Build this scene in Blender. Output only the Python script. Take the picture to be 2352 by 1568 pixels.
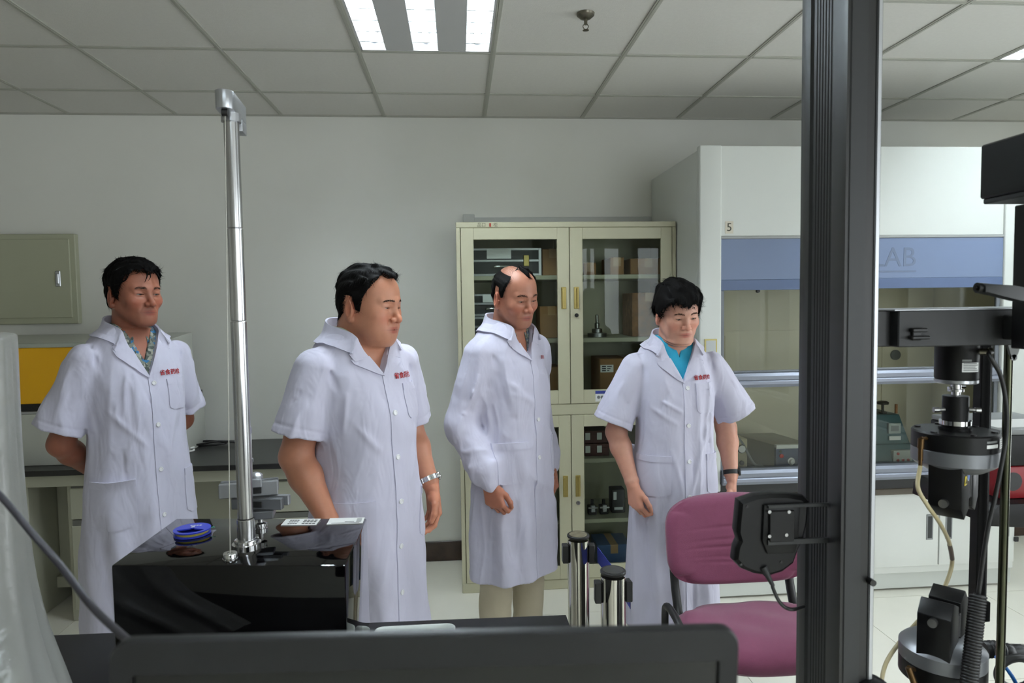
import bpy, bmesh, math, random
import numpy as np
from mathutils import Vector, Matrix
from concurrent.futures import ThreadPoolExecutor
random.seed(7)
rng = np.random.default_rng(7)
for o in list(bpy.data.objects): bpy.data.objects.remove(o)
C = bpy.context.scene.collection
SC = bpy.context.scene
# ---------------------------------------------------------------- camera
F_PX, PITCH, YAW, ROLL, EYE = 1552.0, -0.0561, -0.0785, 0.014, 1.60
def cam_matrix():
    cy, sy = math.cos(YAW), math.sin(YAW); cp, sp = math.cos(PITCH), math.sin(PITCH); cr, sr = math.cos(ROLL), math.sin(ROLL)
    Rz = Matrix(((cy, -sy, 0), (sy, cy, 0), (0, 0, 1)))
    Rx = Matrix(((1, 0, 0), (0, cp, -sp), (0, sp, cp)))
    Ry = Matrix(((cr, 0, sr), (0, 1, 0), (-sr, 0, cr)))
    return Rz @ Rx @ Ry
CM = cam_matrix()
cd = bpy.data.cameras.new('camera'); cam = bpy.data.objects.new('camera', cd); C.objects.link(cam)
cd.sensor_width = 36.0; cd.lens = 36.0 * F_PX / 2352.0; cd.clip_start = 0.02
r_, f_, u_ = CM.col[0], CM.col[1], CM.col[2]
mw = Matrix.Identity(4)
for i in range(3):
    mw[i][0] = r_[i]; mw[i][1] = u_[i]; mw[i][2] = -f_[i]
mw[2][3] = EYE
cam.matrix_world = mw
cd.dof.use_dof = True; cd.dof.focus_distance = 2.35; cd.dof.aperture_fstop = 5.0
SC.camera = cam
def ray(px, py): return CM @ Vector(((px - 1176) / F_PX, 1, -(py - 784) / F_PX))
def PY(px, py, Y):
    d = ray(px, py); t = Y / d.y; return Vector((d.x * t, Y, EYE + d.z * t))
def PZ(px, py, z):
    d = ray(px, py); t = (z - EYE) / d.z; return Vector((d.x * t, d.y * t, z))
# ---------------------------------------------------------------- light and exposure
SC.view_settings.view_transform = 'Standard'; SC.view_settings.look = 'None'
SC.view_settings.gamma = 1.0; SC.view_settings.use_curve_mapping = False
SC.view_settings.exposure = 0.28
wd = bpy.data.worlds.new('world'); SC.world = wd; wd.use_nodes = True
wd.node_tree.nodes['Background'].inputs[0].default_value = (0.80, 0.90, 1.0, 1)
wd.node_tree.nodes['Background'].inputs[1].default_value = 1.6
def area(name, loc, rot, sx, sy, power, col):
    l = bpy.data.lights.new(name, 'AREA'); l.shape = 'RECTANGLE'; l.size = sx; l.size_y = sy; l.energy = power; l.color = col
    o = bpy.data.objects.new(name, l); C.objects.link(o); o.location = loc; o.rotation_euler = rot
    return o
XR = 3.85     # right wall with the windows
# daylight standing in the window openings of the right wall (facing -X) and of the wall behind the camera (facing +Y)
WIN_Y = [(-2.5, -0.9), (-0.6, 1.2), (1.7, 2.6)]
WIN_X = [(1.5, 2.55), (2.75, 3.7)]; YF = -3.0
for k, (a, b) in enumerate(WIN_Y):
    area('daylight_side', (XR + 0.16, (a + b) / 2, 1.45), (0, math.radians(90), 0), 2.0, b - a, 34.0 * (b - a), (1.0, 0.985, 1.0))
for a, b in WIN_X: area('daylight_front', ((a + b) / 2, YF - 0.16, 1.45), (math.radians(90), 0, 0), b - a, 2.0, 34.0 * (b - a), (1.0, 0.985, 1.0))

# ---------------------------------------------------------------- materials
def lin(c):
    c = c / 255.0
    return c / 12.92 if c <= 0.04045 else ((c + 0.055) / 1.055) ** 2.4
def rgb(r, g, b): return (lin(r), lin(g), lin(b), 1)
MATS = {}
def mat(name, col, rough=0.5, metal=0.0, var=0.0, vscale=20, bump=0.0, bscale=200, spec=0.5, coat=0.0, emit=None, estr=0, trans=0.0, stretch=None, sheen=0.0, sub=0.0):
    if name in MATS: return MATS[name]
    m = bpy.data.materials.new(name); m.use_nodes = True; nt = m.node_tree; b = nt.nodes['Principled BSDF']
    c = rgb(*col)
    b.inputs['Base Color'].default_value = c; b.inputs['Roughness'].default_value = rough; b.inputs['Metallic'].default_value = metal
    b.inputs['Specular IOR Level'].default_value = spec; b.inputs['Coat Weight'].default_value = coat
    b.inputs['Transmission Weight'].default_value = trans; b.inputs['Sheen Weight'].default_value = sheen
    if sub: b.inputs['Subsurface Weight'].default_value = sub; b.inputs['Subsurface Radius'].default_value = (0.012, 0.005, 0.003); b.inputs['Subsurface Scale'].default_value = 0.5
    if emit: b.inputs['Emission Color'].default_value = rgb(*emit); b.inputs['Emission Strength'].default_value = estr
    tc = None
    def coords(sc):
        nonlocal tc
        if tc is None:
            tc = nt.nodes.new('ShaderNodeTexCoord')
        mp = nt.nodes.new('ShaderNodeMapping'); nt.links.new(tc.outputs['Object'], mp.inputs[0])
        if stretch: mp.inputs['Scale'].default_value = stretch
        return mp.outputs[0]
    if var:
        n = nt.nodes.new('ShaderNodeTexNoise'); n.inputs['Scale'].default_value = vscale; n.inputs['Detail'].default_value = 5
        nt.links.new(coords(vscale), n.inputs['Vector'])
        mx = nt.nodes.new('ShaderNodeMix'); mx.data_type = 'RGBA'; mx.blend_type = 'MIX'
        mx.inputs['A'].default_value = tuple(x * (1 - var) for x in c[:3]) + (1,)
        mx.inputs['B'].default_value = tuple(min(1, x * (1 + var)) for x in c[:3]) + (1,)
        nt.links.new(n.outputs['Fac'], mx.inputs['Factor']); nt.links.new(mx.outputs['Result'], b.inputs['Base Color'])
    if bump:
        n2 = nt.nodes.new('ShaderNodeTexNoise'); n2.inputs['Scale'].default_value = bscale; n2.inputs['Detail'].default_value = 3
        nt.links.new(coords(bscale), n2.inputs['Vector'])
        bp = nt.nodes.new('ShaderNodeBump'); bp.inputs['Strength'].default_value = bump; bp.inputs['Distance'].default_value = 0.002
        nt.links.new(n2.outputs['Fac'], bp.inputs['Height']); nt.links.new(bp.outputs[0], b.inputs['Normal'])
    MATS[name] = m
    return m
def glass_mat(name, tint=(235, 240, 238), refl=0.08, rough=0.0, ior=1.45):
    if name in MATS: return MATS[name]
    m = bpy.data.materials.new(name); m.use_nodes = True; nt = m.node_tree; nt.nodes.clear()
    out = nt.nodes.new('ShaderNodeOutputMaterial'); mix = nt.nodes.new('ShaderNodeMixShader')
    tr = nt.nodes.new('ShaderNodeBsdfTransparent'); tr.inputs[0].default_value = rgb(*tint)
    gl = nt.nodes.new('ShaderNodeBsdfGlossy'); gl.inputs['Roughness'].default_value = rough
    fr = nt.nodes.new('ShaderNodeFresnel'); fr.inputs[0].default_value = ior
    ad = nt.nodes.new('ShaderNodeMath'); ad.operation = 'ADD'; ad.inputs[1].default_value = refl; ad.use_clamp = True
    nt.links.new(fr.outputs[0], ad.inputs[0]); nt.links.new(ad.outputs[0], mix.inputs[0])
    nt.links.new(tr.outputs[0], mix.inputs[1]); nt.links.new(gl.outputs[0], mix.inputs[2]); nt.links.new(mix.outputs[0], out.inputs[0])
    MATS[name] = m
    return m

# ---------------------------------------------------------------- object helpers
def thing(name, label, cat, loc=(0, 0, 0), group=None, rotz=0.0):
    o = bpy.data.objects.new(name, None); C.objects.link(o); o.location = loc; o.rotation_euler = (0, 0, rotz)
    o.empty_display_size = 0.05
    o['label'] = label; o['category'] = cat; o['kind'] = 'thing'
    if group: o['group'] = group
    return o
def root_loc(p):
    v = Vector((0, 0, 0))
    while p is not None:
        v += p.location; p = p.parent
    return v
def tag(o, label, cat, group=None):
    o['label'] = label; o['category'] = cat; o['kind'] = 'thing'
    if group: o['group'] = group
    return o
def finish(me, m, smooth):
    if m is not None:
        for x in (m if isinstance(m, (list, tuple)) else [m]): me.materials.append(x)
    if smooth is True:
        me.polygons.foreach_set('use_smooth', [True] * len(me.polygons))
    elif smooth:
        me.polygons.foreach_set('use_smooth', [True] * len(me.polygons))
        me.set_sharp_from_angle(angle=math.radians(smooth))
def obj(name, bm, m, parent=None, smooth=35, label=None, local=False, structure=False):
    """bm is built in world coordinates (or local ones if local); the origin goes to the thing's base, or to the mesh's own base"""
    me = bpy.data.meshes.new(name)
    base = root_loc(parent) if parent is not None else None
    if parent is not None and not local:
        bmesh.ops.translate(bm, verts=bm.verts, vec=-base)
    elif parent is None and not local and bm.verts:
        xs = [v.co for v in bm.verts]
        base = Vector(((min(v.x for v in xs) + max(v.x for v in xs)) / 2, (min(v.y for v in xs) + max(v.y for v in xs)) / 2, min(v.z for v in xs)))
        bmesh.ops.translate(bm, verts=bm.verts, vec=-base)
    bmesh.ops.recalc_face_normals(bm, faces=bm.faces)
    bm.to_mesh(me); bm.free()
    finish(me, m, smooth)
    o = bpy.data.objects.new(name, me); C.objects.link(o)
    if parent is not None: o.parent = parent
    elif base is not None: o.location = base
    if label: o['label'] = label
    if structure: o['kind'] = 'structure'
    return o
def np_obj(name, V, Fq, m, parent=None, smooth=True, label=None, tris=None):
    me = np_mesh(name, V, Fq, tris); finish(me, m, smooth)
    o = bpy.data.objects.new(name, me); C.objects.link(o)
    if parent is not None: o.parent = parent
    if label: o['label'] = label
    return o
def np_mesh(name, V, Fq, tris=None):
    me = bpy.data.meshes.new(name)
    V = np.asarray(V, np.float32); Fq = np.asarray(Fq, np.int32).reshape(-1, 4)
    nt = 0 if tris is None else len(tris)
    me.vertices.add(len(V)); me.vertices.foreach_set('co', V.ravel())
    nl = len(Fq) * 4 + nt * 3
    me.loops.add(nl); li = Fq.ravel()
    if nt: li = np.concatenate([li, np.asarray(tris, np.int32).ravel()])
    me.loops.foreach_set('vertex_index', li)
    me.polygons.add(len(Fq) + nt)
    st = np.arange(len(Fq)) * 4
    if nt: st = np.concatenate([st, len(Fq) * 4 + np.arange(nt) * 3])
    me.polygons.foreach_set('loop_start', st.astype(np.int32))
    me.update(calc_edges=True); me.validate()
    return me
def NB(): return bmesh.new()
def box(bm, lo, hi, bev=0.0, seg=1, M=None):
    lo = Vector(lo); hi = Vector(hi)
    c = (lo + hi) / 2; s = hi - lo
    r = bmesh.ops.create_cube(bm, size=1.0)
    vs = r['verts']
    for v in vs: v.co = Vector((v.co.x * s.x, v.co.y * s.y, v.co.z * s.z)) + c
    if bev > 0:
        es = list({e for v in vs for e in v.link_edges})
        g = bmesh.ops.bevel(bm, geom=es, offset=min(bev, 0.49 * min(abs(s.x), abs(s.y), abs(s.z))), segments=seg, affect='EDGES', profile=0.5)
        vs = [v for v in g['verts']] + [v for v in vs if v.is_valid]
        vs = list(set(vs))
    if M is not None:
        bmesh.ops.transform(bm, matrix=M, verts=vs)
    return vs
def obox(bm, c, s, rz=0.0, bev=0.0, seg=1, rot=None):
    """box of size s about centre c turned by rz (or by the matrix rot)"""
    c = Vector(c); s = Vector(s)
    R = rot.to_4x4() if rot is not None else Matrix.Rotation(rz, 4, 'Z')
    return box(bm, -s / 2, s / 2, bev, seg, Matrix.Translation(c) @ R)
def frame_of(d):
    d = Vector(d).normalized(); a = Vector((0, 0, 1)) if abs(d.z) < 0.9 else Vector((1, 0, 0))
    x = a.cross(d).normalized(); y = d.cross(x); return x, y, d
def cyl(bm, p0, p1, r0, r1=None, seg=24, cap=True):
    r1 = r0 if r1 is None else r1
    p0 = Vector(p0); p1 = Vector(p1); x, y, d = frame_of(p1 - p0)
    a = [bm.verts.new(p0 + (x * math.cos(t) + y * math.sin(t)) * r0) for t in [2 * math.pi * i / seg for i in range(seg)]]
    b = [bm.verts.new(p1 + (x * math.cos(t) + y * math.sin(t)) * r1) for t in [2 * math.pi * i / seg for i in range(seg)]]
    for i in range(seg): bm.faces.new((a[i], a[(i + 1) % seg], b[(i + 1) % seg], b[i]))
    if cap: bm.faces.new(a[::-1]); bm.faces.new(b)
def lathe(bm, o, prof, axis=(0, 0, 1), seg=32, cap=True):
    """prof: list of (radius, distance along the axis)"""
    o = Vector(o); x, y, d = frame_of(axis); rings = []
    for r, h in prof:
        rings.append([bm.verts.new(o + d * h + (x * math.cos(t) + y * math.sin(t)) * max(r, 1e-5)) for t in [2 * math.pi * i / seg for i in range(seg)]])
    for a, b in zip(rings, rings[1:]):
        for i in range(seg): bm.faces.new((a[i], a[(i + 1) % seg], b[(i + 1) % seg], b[i]))
    if cap: bm.faces.new(rings[0][::-1]); bm.faces.new(rings[-1])
def spline(pts, n=8):
    P = [Vector(p) for p in pts]; out = []
    Q = [P[0] * 2 - P[1]] + P + [P[-1] * 2 - P[-2]]
    for i in range(1, len(Q) - 2):
        for k in range(n):
            t = k / n; a, b, c, d = Q[i - 1], Q[i], Q[i + 1], Q[i + 2]
            out.append(0.5 * ((2 * b) + (c - a) * t + (2 * a - 5 * b + 4 * c - d) * t * t + (3 * b - a - 3 * c + d) * t ** 3))
    out.append(P[-1]); return out
def tube(bm, pts, r, seg=10, smooth_n=8):
    seg = max(seg, 12) if len(pts) < 100 else seg
    P = spline(pts, smooth_n) if smooth_n else [Vector(p) for p in pts]
    R = r if callable(r) else (lambda t: r)
    x, y, d = frame_of(P[1] - P[0]); rings = []
    for i, p in enumerate(P):
        d = (P[min(i + 1, len(P) - 1)] - P[max(i - 1, 0)]).normalized()
        x = (x - d * x.dot(d)).normalized(); y = d.cross(x); rr = R(i / (len(P) - 1))
        rings.append([bm.verts.new(p + (x * math.cos(t) + y * math.sin(t)) * rr) for t in [2 * math.pi * k / seg for k in range(seg)]])
    for a, b in zip(rings, rings[1:]):
        for i in range(seg): bm.faces.new((a[i], a[(i + 1) % seg], b[(i + 1) % seg], b[i]))
    bm.faces.new(rings[0][::-1]); bm.faces.new(rings[-1])
def prism(bm, poly, d, bev=0.0):
    """extrude a closed 3-D polygon by the vector d"""
    a = [bm.verts.new(Vector(p)) for p in poly]; b = [bm.verts.new(Vector(p) + Vector(d)) for p in poly]; n = len(a)
    bm.faces.new(a[::-1]); bm.faces.new(b)
    for i in range(n): bm.faces.new((a[i], a[(i + 1) % n], b[(i + 1) % n], b[i]))
    if bev: bmesh.ops.bevel(bm, geom=list({e for v in a + b for e in v.link_edges}), offset=bev, segments=2, affect='EDGES', profile=0.5)
def rrect(cx, cz, w, h, r, n=5):
    o = []
    for sx, sz, a0 in ((1, 1, 0), (-1, 1, 90), (-1, -1, 180), (1, -1, 270)):
        for k in range(n + 1):
            a = math.radians(a0 + 90 * k / n); o.append((cx + sx * (w / 2 - r) + r * math.cos(a), cz + sz * (h / 2 - r) + r * math.sin(a)))
    return o
def grid(bm, rows, closed=False):
    R = [[bm.verts.new(Vector(p)) for p in r] for r in rows]
    n = len(R[0])
    for a, b in zip(R, R[1:]):
        for i in range(n if closed else n - 1): bm.faces.new((a[i], a[(i + 1) % n], b[(i + 1) % n], b[i]))
    return R
def lettering(name, text, m, parent, size, M, extrude=0.0006, label=None, align='CENTER', font=None):
    cu = bpy.data.curves.new(name, 'FONT'); cu.body = text; cu.size = size; cu.extrude = extrude; cu.align_x = align; cu.align_y = 'CENTER'
    cu.resolution_u = 3
    t = bpy.data.objects.new(name, cu); C.objects.link(t)
    dg = bpy.context.evaluated_depsgraph_get(); me = bpy.data.meshes.new_from_object(t.evaluated_get(dg))
    bpy.data.objects.remove(t)
    me.transform(Matrix.Translation(-root_loc(parent)) @ M if parent is not None else M)
    me.materials.clear(); me.materials.append(m); me.name = name
    o = bpy.data.objects.new(name, me); C.objects.link(o)
    if parent is not None: o.parent = parent
    if label: o['label'] = label
    return o
def facing(loc, rz=0.0, tilt=90.0):
    """matrix that stands a text up, readable from -Y (turned by rz)"""
    return Matrix.Translation(Vector(loc)) @ Matrix.Rotation(rz, 4, 'Z') @ Matrix.Rotation(math.radians(tilt), 4, 'X')
def copy_tree(o, parent=None):
    c = o.copy(); C.objects.link(c)
    if parent is not None: c.parent = parent
    for ch in [x for x in bpy.data.objects if x.parent == o]: copy_tree(ch, c)
    return c
# ================================================================ the room
ZC, YW, XL = EYE + 1.1345, 4.173, -5.2
m_wall = mat('wall_paint', (226, 226, 219), 0.75, var=0.03, vscale=3, bump=0.08, bscale=250)
m_tilec = mat('ceiling_board', (214, 212, 206), 0.9, var=0.05, vscale=60, bump=0.35, bscale=180)
m_grid = mat('ceiling_grid_paint', (172, 172, 162), 0.5)
m_floor = mat('floor_tile', (238, 235, 222), 0.22, var=0.04, vscale=6, spec=0.4)
m_joint = mat('floor_joint', (120, 118, 108), 0.8)
m_marble = mat('brown_marble', (58, 42, 34), 0.2, var=0.6, vscale=14)
m_dark = mat('dark_gap', (18, 18, 18), 0.7)
bm = NB(); box(bm, (XL, YF, -0.12), (XR, YW, -0.003)); floor = obj('floor', bm, m_joint, structure=True)
def tile_mesh(name, sx, sy, h, bev, m):
    bm = NB(); box(bm, (-sx / 2, -sy / 2, 0), (sx / 2, sy / 2, h), bev)
    me = bpy.data.meshes.new(name); bmesh.ops.recalc_face_normals(bm, faces=bm.faces); bm.to_mesh(me); bm.free(); finish(me, m, False); return me
TS = 0.8
tm = tile_mesh('tile', TS - 0.003, TS - 0.003, 0.003, 0.0, m_floor)
x = XL + TS / 2
while x < XR + 0.3:
    y = YW - TS / 2
    while y > YF:
        xx = min(x, XR - TS / 2) if x > XR - TS / 2 else x
        o = bpy.data.objects.new('tile', tm); C.objects.link(o); o.parent = floor; o.location = Vector((xx, y, -0.003)) - floor.location
        if x > XR - TS / 2: o.scale.x = (XR - (x - TS / 2)) / TS; o.location.x = (x - TS / 2 + XR) / 2 - floor.location.x
        y -= TS
    x += TS
# ceiling: slab above, grid bars, boards
bm = NB(); box(bm, (XL, YF, ZC + 0.14), (XR, YW, ZC + 0.24)); ceil = obj('ceiling', bm, m_dark, structure=True)
X0, Y1, T = -1.022, 3.7206, 0.6
cols = [X0 + T * k for k in range(-7, 9)]
rows_ = [Y1 - T * j for j in range(0, 16)]
xs = [XL] + [c for c in cols if XL + 0.05 < c < XR - 0.05] + [XR]
ys = [YW] + [r for r in rows_ if r > YF + 0.05] + [YF]
LIGHTS = {(1, 2), (1, 3), (6, 2), (6, 3)}
def is_light(cx, cy):
    k = round((cx - X0) / T - 0.5); j = round((Y1 - cy) / T - 0.5) + 1
    return (k, j) in LIGHTS_KJ
LIGHTS_KJ = {(1, 2), (1, 3), (6, 2), (6, 3), (1, 7), (1, 8), (6, 7), (6, 8)}
pm = {}
for a, b in zip(xs, xs[1:]):
    for c, d in zip(ys, ys[1:]):
        if is_light((a + b) / 2, (c + d) / 2): continue
        key = (round(b - a, 3), round(c - d, 3))
        if key not in pm: pm[key] = tile_mesh('panel', b - a - 0.014, c - d - 0.014, 0.012, 0.002, m_tilec)
        o = bpy.data.objects.new('panel', pm[key]); C.objects.link(o); o.parent = ceil
        o.location = Vector(((a + b) / 2, (c + d) / 2, ZC - 0.001)) - ceil.location
def bar_mesh(L):
    bm = NB(); box(bm, (-0.012, -L / 2, -0.006), (0.012, L / 2, 0.001), 0.001); box(bm, (-0.0035, -L / 2, -0.0075), (0.0035, L / 2, -0.0055)); box(bm, (-0.002, -L / 2, 0), (0.002, L / 2, 0.04))
    me = bpy.data.meshes.new('grid_bar'); bm.to_mesh(me); bm.free(); finish(me, m_grid, False); return me
mb = bar_mesh(YW - YF)
for c in xs[1:-1]:
    o = bpy.data.objects.new('grid_bar', mb); C.objects.link(o); o.parent = ceil; o.location = Vector((c, (YW + YF) / 2, ZC)) - ceil.location
cross = {}
for a, b in zip(xs, xs[1:]):
    L = b - a - 0.024
    if round(L, 3) not in cross: cross[round(L, 3)] = bar_mesh(L)
    for r in ys[1:-1]:
        if is_light((a + b) / 2, r + 0.3) and is_light((a + b) / 2, r - 0.3): continue
        o = bpy.data.objects.new('grid_bar', cross[round(L, 3)]); C.objects.link(o); o.parent = ceil
        o.location = Vector(((a + b) / 2, r, ZC)) - ceil.location; o.rotation_euler = (0, 0, math.pi / 2)
bm = NB(); box(bm, (XL, YW - 0.02, ZC - 0.008), (XR, YW, ZC + 0.004)); obj('wall_angle', bm, m_grid, ceil)
# walls
bm = NB(); box(bm, (XL - 0.2, YW, -0.12), (XR + 0.2, YW + 0.2, ZC + 0.24)); obj('wall_back', bm, m_wall, structure=True)
bm = NB(); box(bm, (XL - 0.2, YF, -0.12), (XL, YW, ZC + 0.24)); obj('wall_left', bm, m_wall, structure=True)
WZ0, WZ1 = 0.42, 2.48
bm = NB()
box(bm, (XR, YF, -0.12), (XR + 0.2, YW, WZ0)); box(bm, (XR, YF, WZ1), (XR + 0.2, YW, ZC + 0.24))
e = [YF] + [v for w in WIN_Y for v in w] + [YW]
for i in range(0, len(e), 2): box(bm, (XR, e[i], WZ0), (XR + 0.2, e[i + 1], WZ1))
obj('wall_right', bm, m_wall, structure=True)
bm = NB(); e = [XL - 0.2] + [v for w in WIN_X for v in w] + [XR + 0.2]
box(bm, (XL - 0.2, YF - 0.2, -0.12), (XR + 0.2, YF, WZ0)); box(bm, (XL - 0.2, YF - 0.2, WZ1), (XR + 0.2, YF, ZC + 0.24))
for i in range(0, len(e), 2): box(bm, (e[i], YF - 0.2, WZ0), (e[i + 1], YF, WZ1))
obj('wall_front', bm, m_wall, structure=True)
m_white = mat('white_frame', (225, 226, 226), 0.4)
m_pane = glass_mat('window_glass', (245, 248, 248), 0.02)
def window(name, axis, a, b, at):
    def P(u, w, z): return (at + w, u, z) if axis == 'x' else (u, at + w, z)
    def bx(bm, u0, u1, z0, z1, w0, w1):
        p, q = P(u0, w0, z0), P(u1, w1, z1); box(bm, [min(i, j) for i, j in zip(p, q)], [max(i, j) for i, j in zip(p, q)])
    s = 1 if axis == 'x' else -1
    bm = NB()
    for u0, u1 in ((a, a + 0.05), ((a + b) / 2 - 0.025, (a + b) / 2 + 0.025), (b - 0.05, b)): bx(bm, u0, u1, WZ0, WZ1, s * 0.02, s * 0.08)
    for z0, z1 in ((WZ0, WZ0 + 0.05), (WZ1 - 0.05, WZ1)): bx(bm, a, b, z0, z1, s * 0.02, s * 0.08)
    w = obj(name, bm, m_white, structure=True)
    for u0, u1 in ((a + 0.05, (a + b) / 2 - 0.025), ((a + b) / 2 + 0.025, b - 0.05)):
        bm = NB(); bx(bm, u0, u1, WZ0 + 0.05, WZ1 - 0.05, s * 0.045, s * 0.051); obj('pane', bm, m_pane, w)
    bm = NB(); bx(bm, a - 0.04, b + 0.04, WZ0 - 0.03, WZ0, -s * 0.06, s * 0.02); obj('sill', bm, m_white, w)
for k, (a, b) in enumerate(WIN_Y): window('window_%d' % (k + 1), 'x', a, b, XR)
for k, (a, b) in enumerate(WIN_X): window('window_%d' % (k + 4), 'y', a, b, YF)
bm = NB(); box(bm, (XL, YW - 0.012, 0), (XR, YW, 0.125), 0.002); obj('baseboard_back', bm, m_marble, structure=True)
bm = NB(); box(bm, (XL, YF, 0), (XL + 0.012, YW - 0.012, 0.125), 0.002); obj('baseboard_left', bm, m_marble, structure=True)
# cable trunking running on the wall above the cabinet
m_trunk = mat('trunking_plastic', (188, 190, 186), 0.5)
a = PY(1090, 504, YW); b = PY(1505, 500, YW)
bm = NB(); box(bm, (a.x - 0.01, YW - 0.012, a.z - 0.05), (b.x, YW, a.z + 0.012), 0.002)
box(bm, (a.x - 0.07, YW - 0.03, a.z - 0.07), (a.x, YW, a.z + 0.03), 0.004); obj('trim_1', bm, m_trunk, structure=True)
# ---- ceiling lights
m_tube = mat('tube_glow', (255, 255, 255), 0.4, emit=(236, 248, 255), estr=75)
m_refl = mat('louvre_mirror', (228, 232, 234), 0.28, 0.75)
m_lpan = mat('light_panel_white', (190, 190, 190), 0.5)
def ceiling_light(name, label, x0, yb):
    """x0 left edge, yb far edge; 0.6 by 1.2 m with three louvred troughs"""
    t = thing(name, label, 'light', (x0 + 0.3, yb - 0.6, ZC - 0.004), group='recessed louvre lights in the ceiling grid')
    W, L, z = 0.6, 1.2, ZC - 0.002
    X = lambda u: x0 + u
    tr = [(0.022, 0.122), (0.246, 0.352), (0.478, 0.578)]
    bm = NB()
    box(bm, (X(0.012), yb - L + 0.012, z - 0.003), (X(0.022), yb - 0.012, z + 0.09)); box(bm, (X(0.578), yb - L + 0.012, z - 0.003), (X(0.588), yb - 0.012, z + 0.09))
    box(bm, (X(0.012), yb - 0.022, z - 0.003), (X(0.588), yb - 0.012, z + 0.09)); box(bm, (X(0.012), yb - L + 0.012, z - 0.003), (X(0.588), yb - L + 0.022, z + 0.09))
    box(bm, (X(0.012), yb - L + 0.012, z + 0.086), (X(0.588), yb - 0.012, z + 0.1))
    obj('housing', bm, m_lpan, t)
    for a, b in ((0.122, 0.246), (0.352, 0.478)):
        bm = NB(); box(bm, (X(a), yb - L + 0.022, z - 0.002), (X(b), yb - 0.022, z + 0.02), 0.002); obj('infill_panel', bm, m_lpan, t)
    for a, b in tr:
        c = (a + b) / 2; h = (b - a) / 2; rows = []
        for yy in (yb - L + 0.023, yb - 0.023):
            rows.append([(X(c + h * s), yy, z + 0.08 * (1 - abs(s) ** 2.2)) for s in [i / 8 - 1 for i in range(17)]])
        bm = NB(); grid(bm, rows); g = obj('reflector', bm, m_refl, t)
        n = 11
        for i in range(1, n):
            yy = yb - L * i / n
            bm = NB(); prism(bm, [(X(a), yy - 0.004, z), (X(b), yy - 0.004, z), (X(c + 0.6 * h), yy - 0.004, z + 0.035), (X(c - 0.6 * h), yy - 0.004, z + 0.035)], (0, 0.008, 0)); obj('louvre_blade', bm, m_refl, g)
        bm = NB(); cyl(bm, (X(c), yb - L + 0.05, z + 0.052), (X(c), yb - 0.05, z + 0.052), 0.013, seg=12); obj('tube', bm, m_tube, t)
        for yy in (yb - 0.05, yb - L + 0.025):
            bm = NB(); box(bm, (X(c) - 0.014, yy, z + 0.03), (X(c) + 0.014, yy + 0.025, z + 0.075), 0.003); obj('lamp_holder', bm, m_white, t)
LX = [X0 + T * 1, X0 + T * 6]
YB = Y1 - T
ceiling_light('ceiling_light', 'bright three-tube louvred light in the ceiling above the second and third man', LX[0], YB)
ceiling_light('ceiling_light', 'louvred ceiling light seen flat beyond the dark column, at the upper right corner', LX[1], YB)
for lx, w_ in zip(LX, ('left', 'right')): ceiling_light('ceiling_light', 'louvred ceiling light in the row behind the camera, the %s one' % w_, lx, YB - T * 5)
# ---- sprinkler
s = PZ(1345, 30, ZC)
m_chrome = mat('chrome', (205, 205, 205), 0.12, 1.0)
m_steel = mat('brushed_steel', (165, 165, 165), 0.3, 1.0, var=0.08, vscale=120, stretch=(1, 1, 0.03))
m_bronze = mat('old_nickel', (120, 116, 104), 0.3, 1.0)
t = thing('sprinkler_head', 'small metal fire sprinkler hanging from the ceiling right of the lit lamp', 'sprinkler', (s.x, s.y, ZC - 0.07))
bm = NB(); lathe(bm, (s.x, s.y, ZC - 0.012), [(0.008, -0.012), (0.02, -0.01), (0.034, 0.002), (0.036, 0.01)]); obj('escutcheon', bm, m_bronze, t)
bm = NB(); cyl(bm, (s.x, s.y, ZC - 0.02), (s.x, s.y, ZC - 0.045), 0.007, 0.006)
for q in (-1, 1): tube(bm, [(s.x + q * 0.004, s.y, ZC - 0.04), (s.x + q * 0.011, s.y, ZC - 0.052), (s.x + q * 0.003, s.y, ZC - 0.064)], 0.0018, 6, 4)
obj('frame', bm, m_bronze, t)
bm = NB(); lathe(bm, (s.x, s.y, ZC - 0.068), [(0.003, 0.006), (0.012, 0.003), (0.0125, 0.001), (0.004, 0.0)]); obj('deflector', bm, m_bronze, t)
# ================================================================ along the back wall
m_cream = mat('cream_enamel', (190, 187, 160), 0.42, var=0.02, vscale=8)
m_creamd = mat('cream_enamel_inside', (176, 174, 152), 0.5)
m_white2 = mat('hood_white', (208, 211, 206), 0.3, spec=0.35)
m_black = mat('black_plastic', (22, 22, 23), 0.45)
m_blackg = mat('black_gloss', (3, 3, 4), 0.04, spec=0.42)
m_card = mat('cardboard', (150, 112, 72), 0.85, var=0.08, vscale=10)
m_paper = mat('paper_white', (225, 226, 224), 0.7)
m_ink = mat('print_ink', (40, 40, 42), 0.7)
m_alu = mat('aluminium', (176, 178, 182), 0.32, 0.85)
m_brass = mat('brass', (186, 168, 104), 0.35, 0.8)
m_grey = mat('grey_plastic', (120, 122, 122), 0.5)
m_glass = glass_mat('cabinet_glass', (242, 246, 243), 0.0, 0.0, 1.24)
m_glass2 = glass_mat('sash_glass', (248, 250, 247), 0.0)
def bxf(lo, hi, bev=0.002, seg=1):
    bm = NB(); box(bm, lo, hi, bev, seg); return bm
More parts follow.
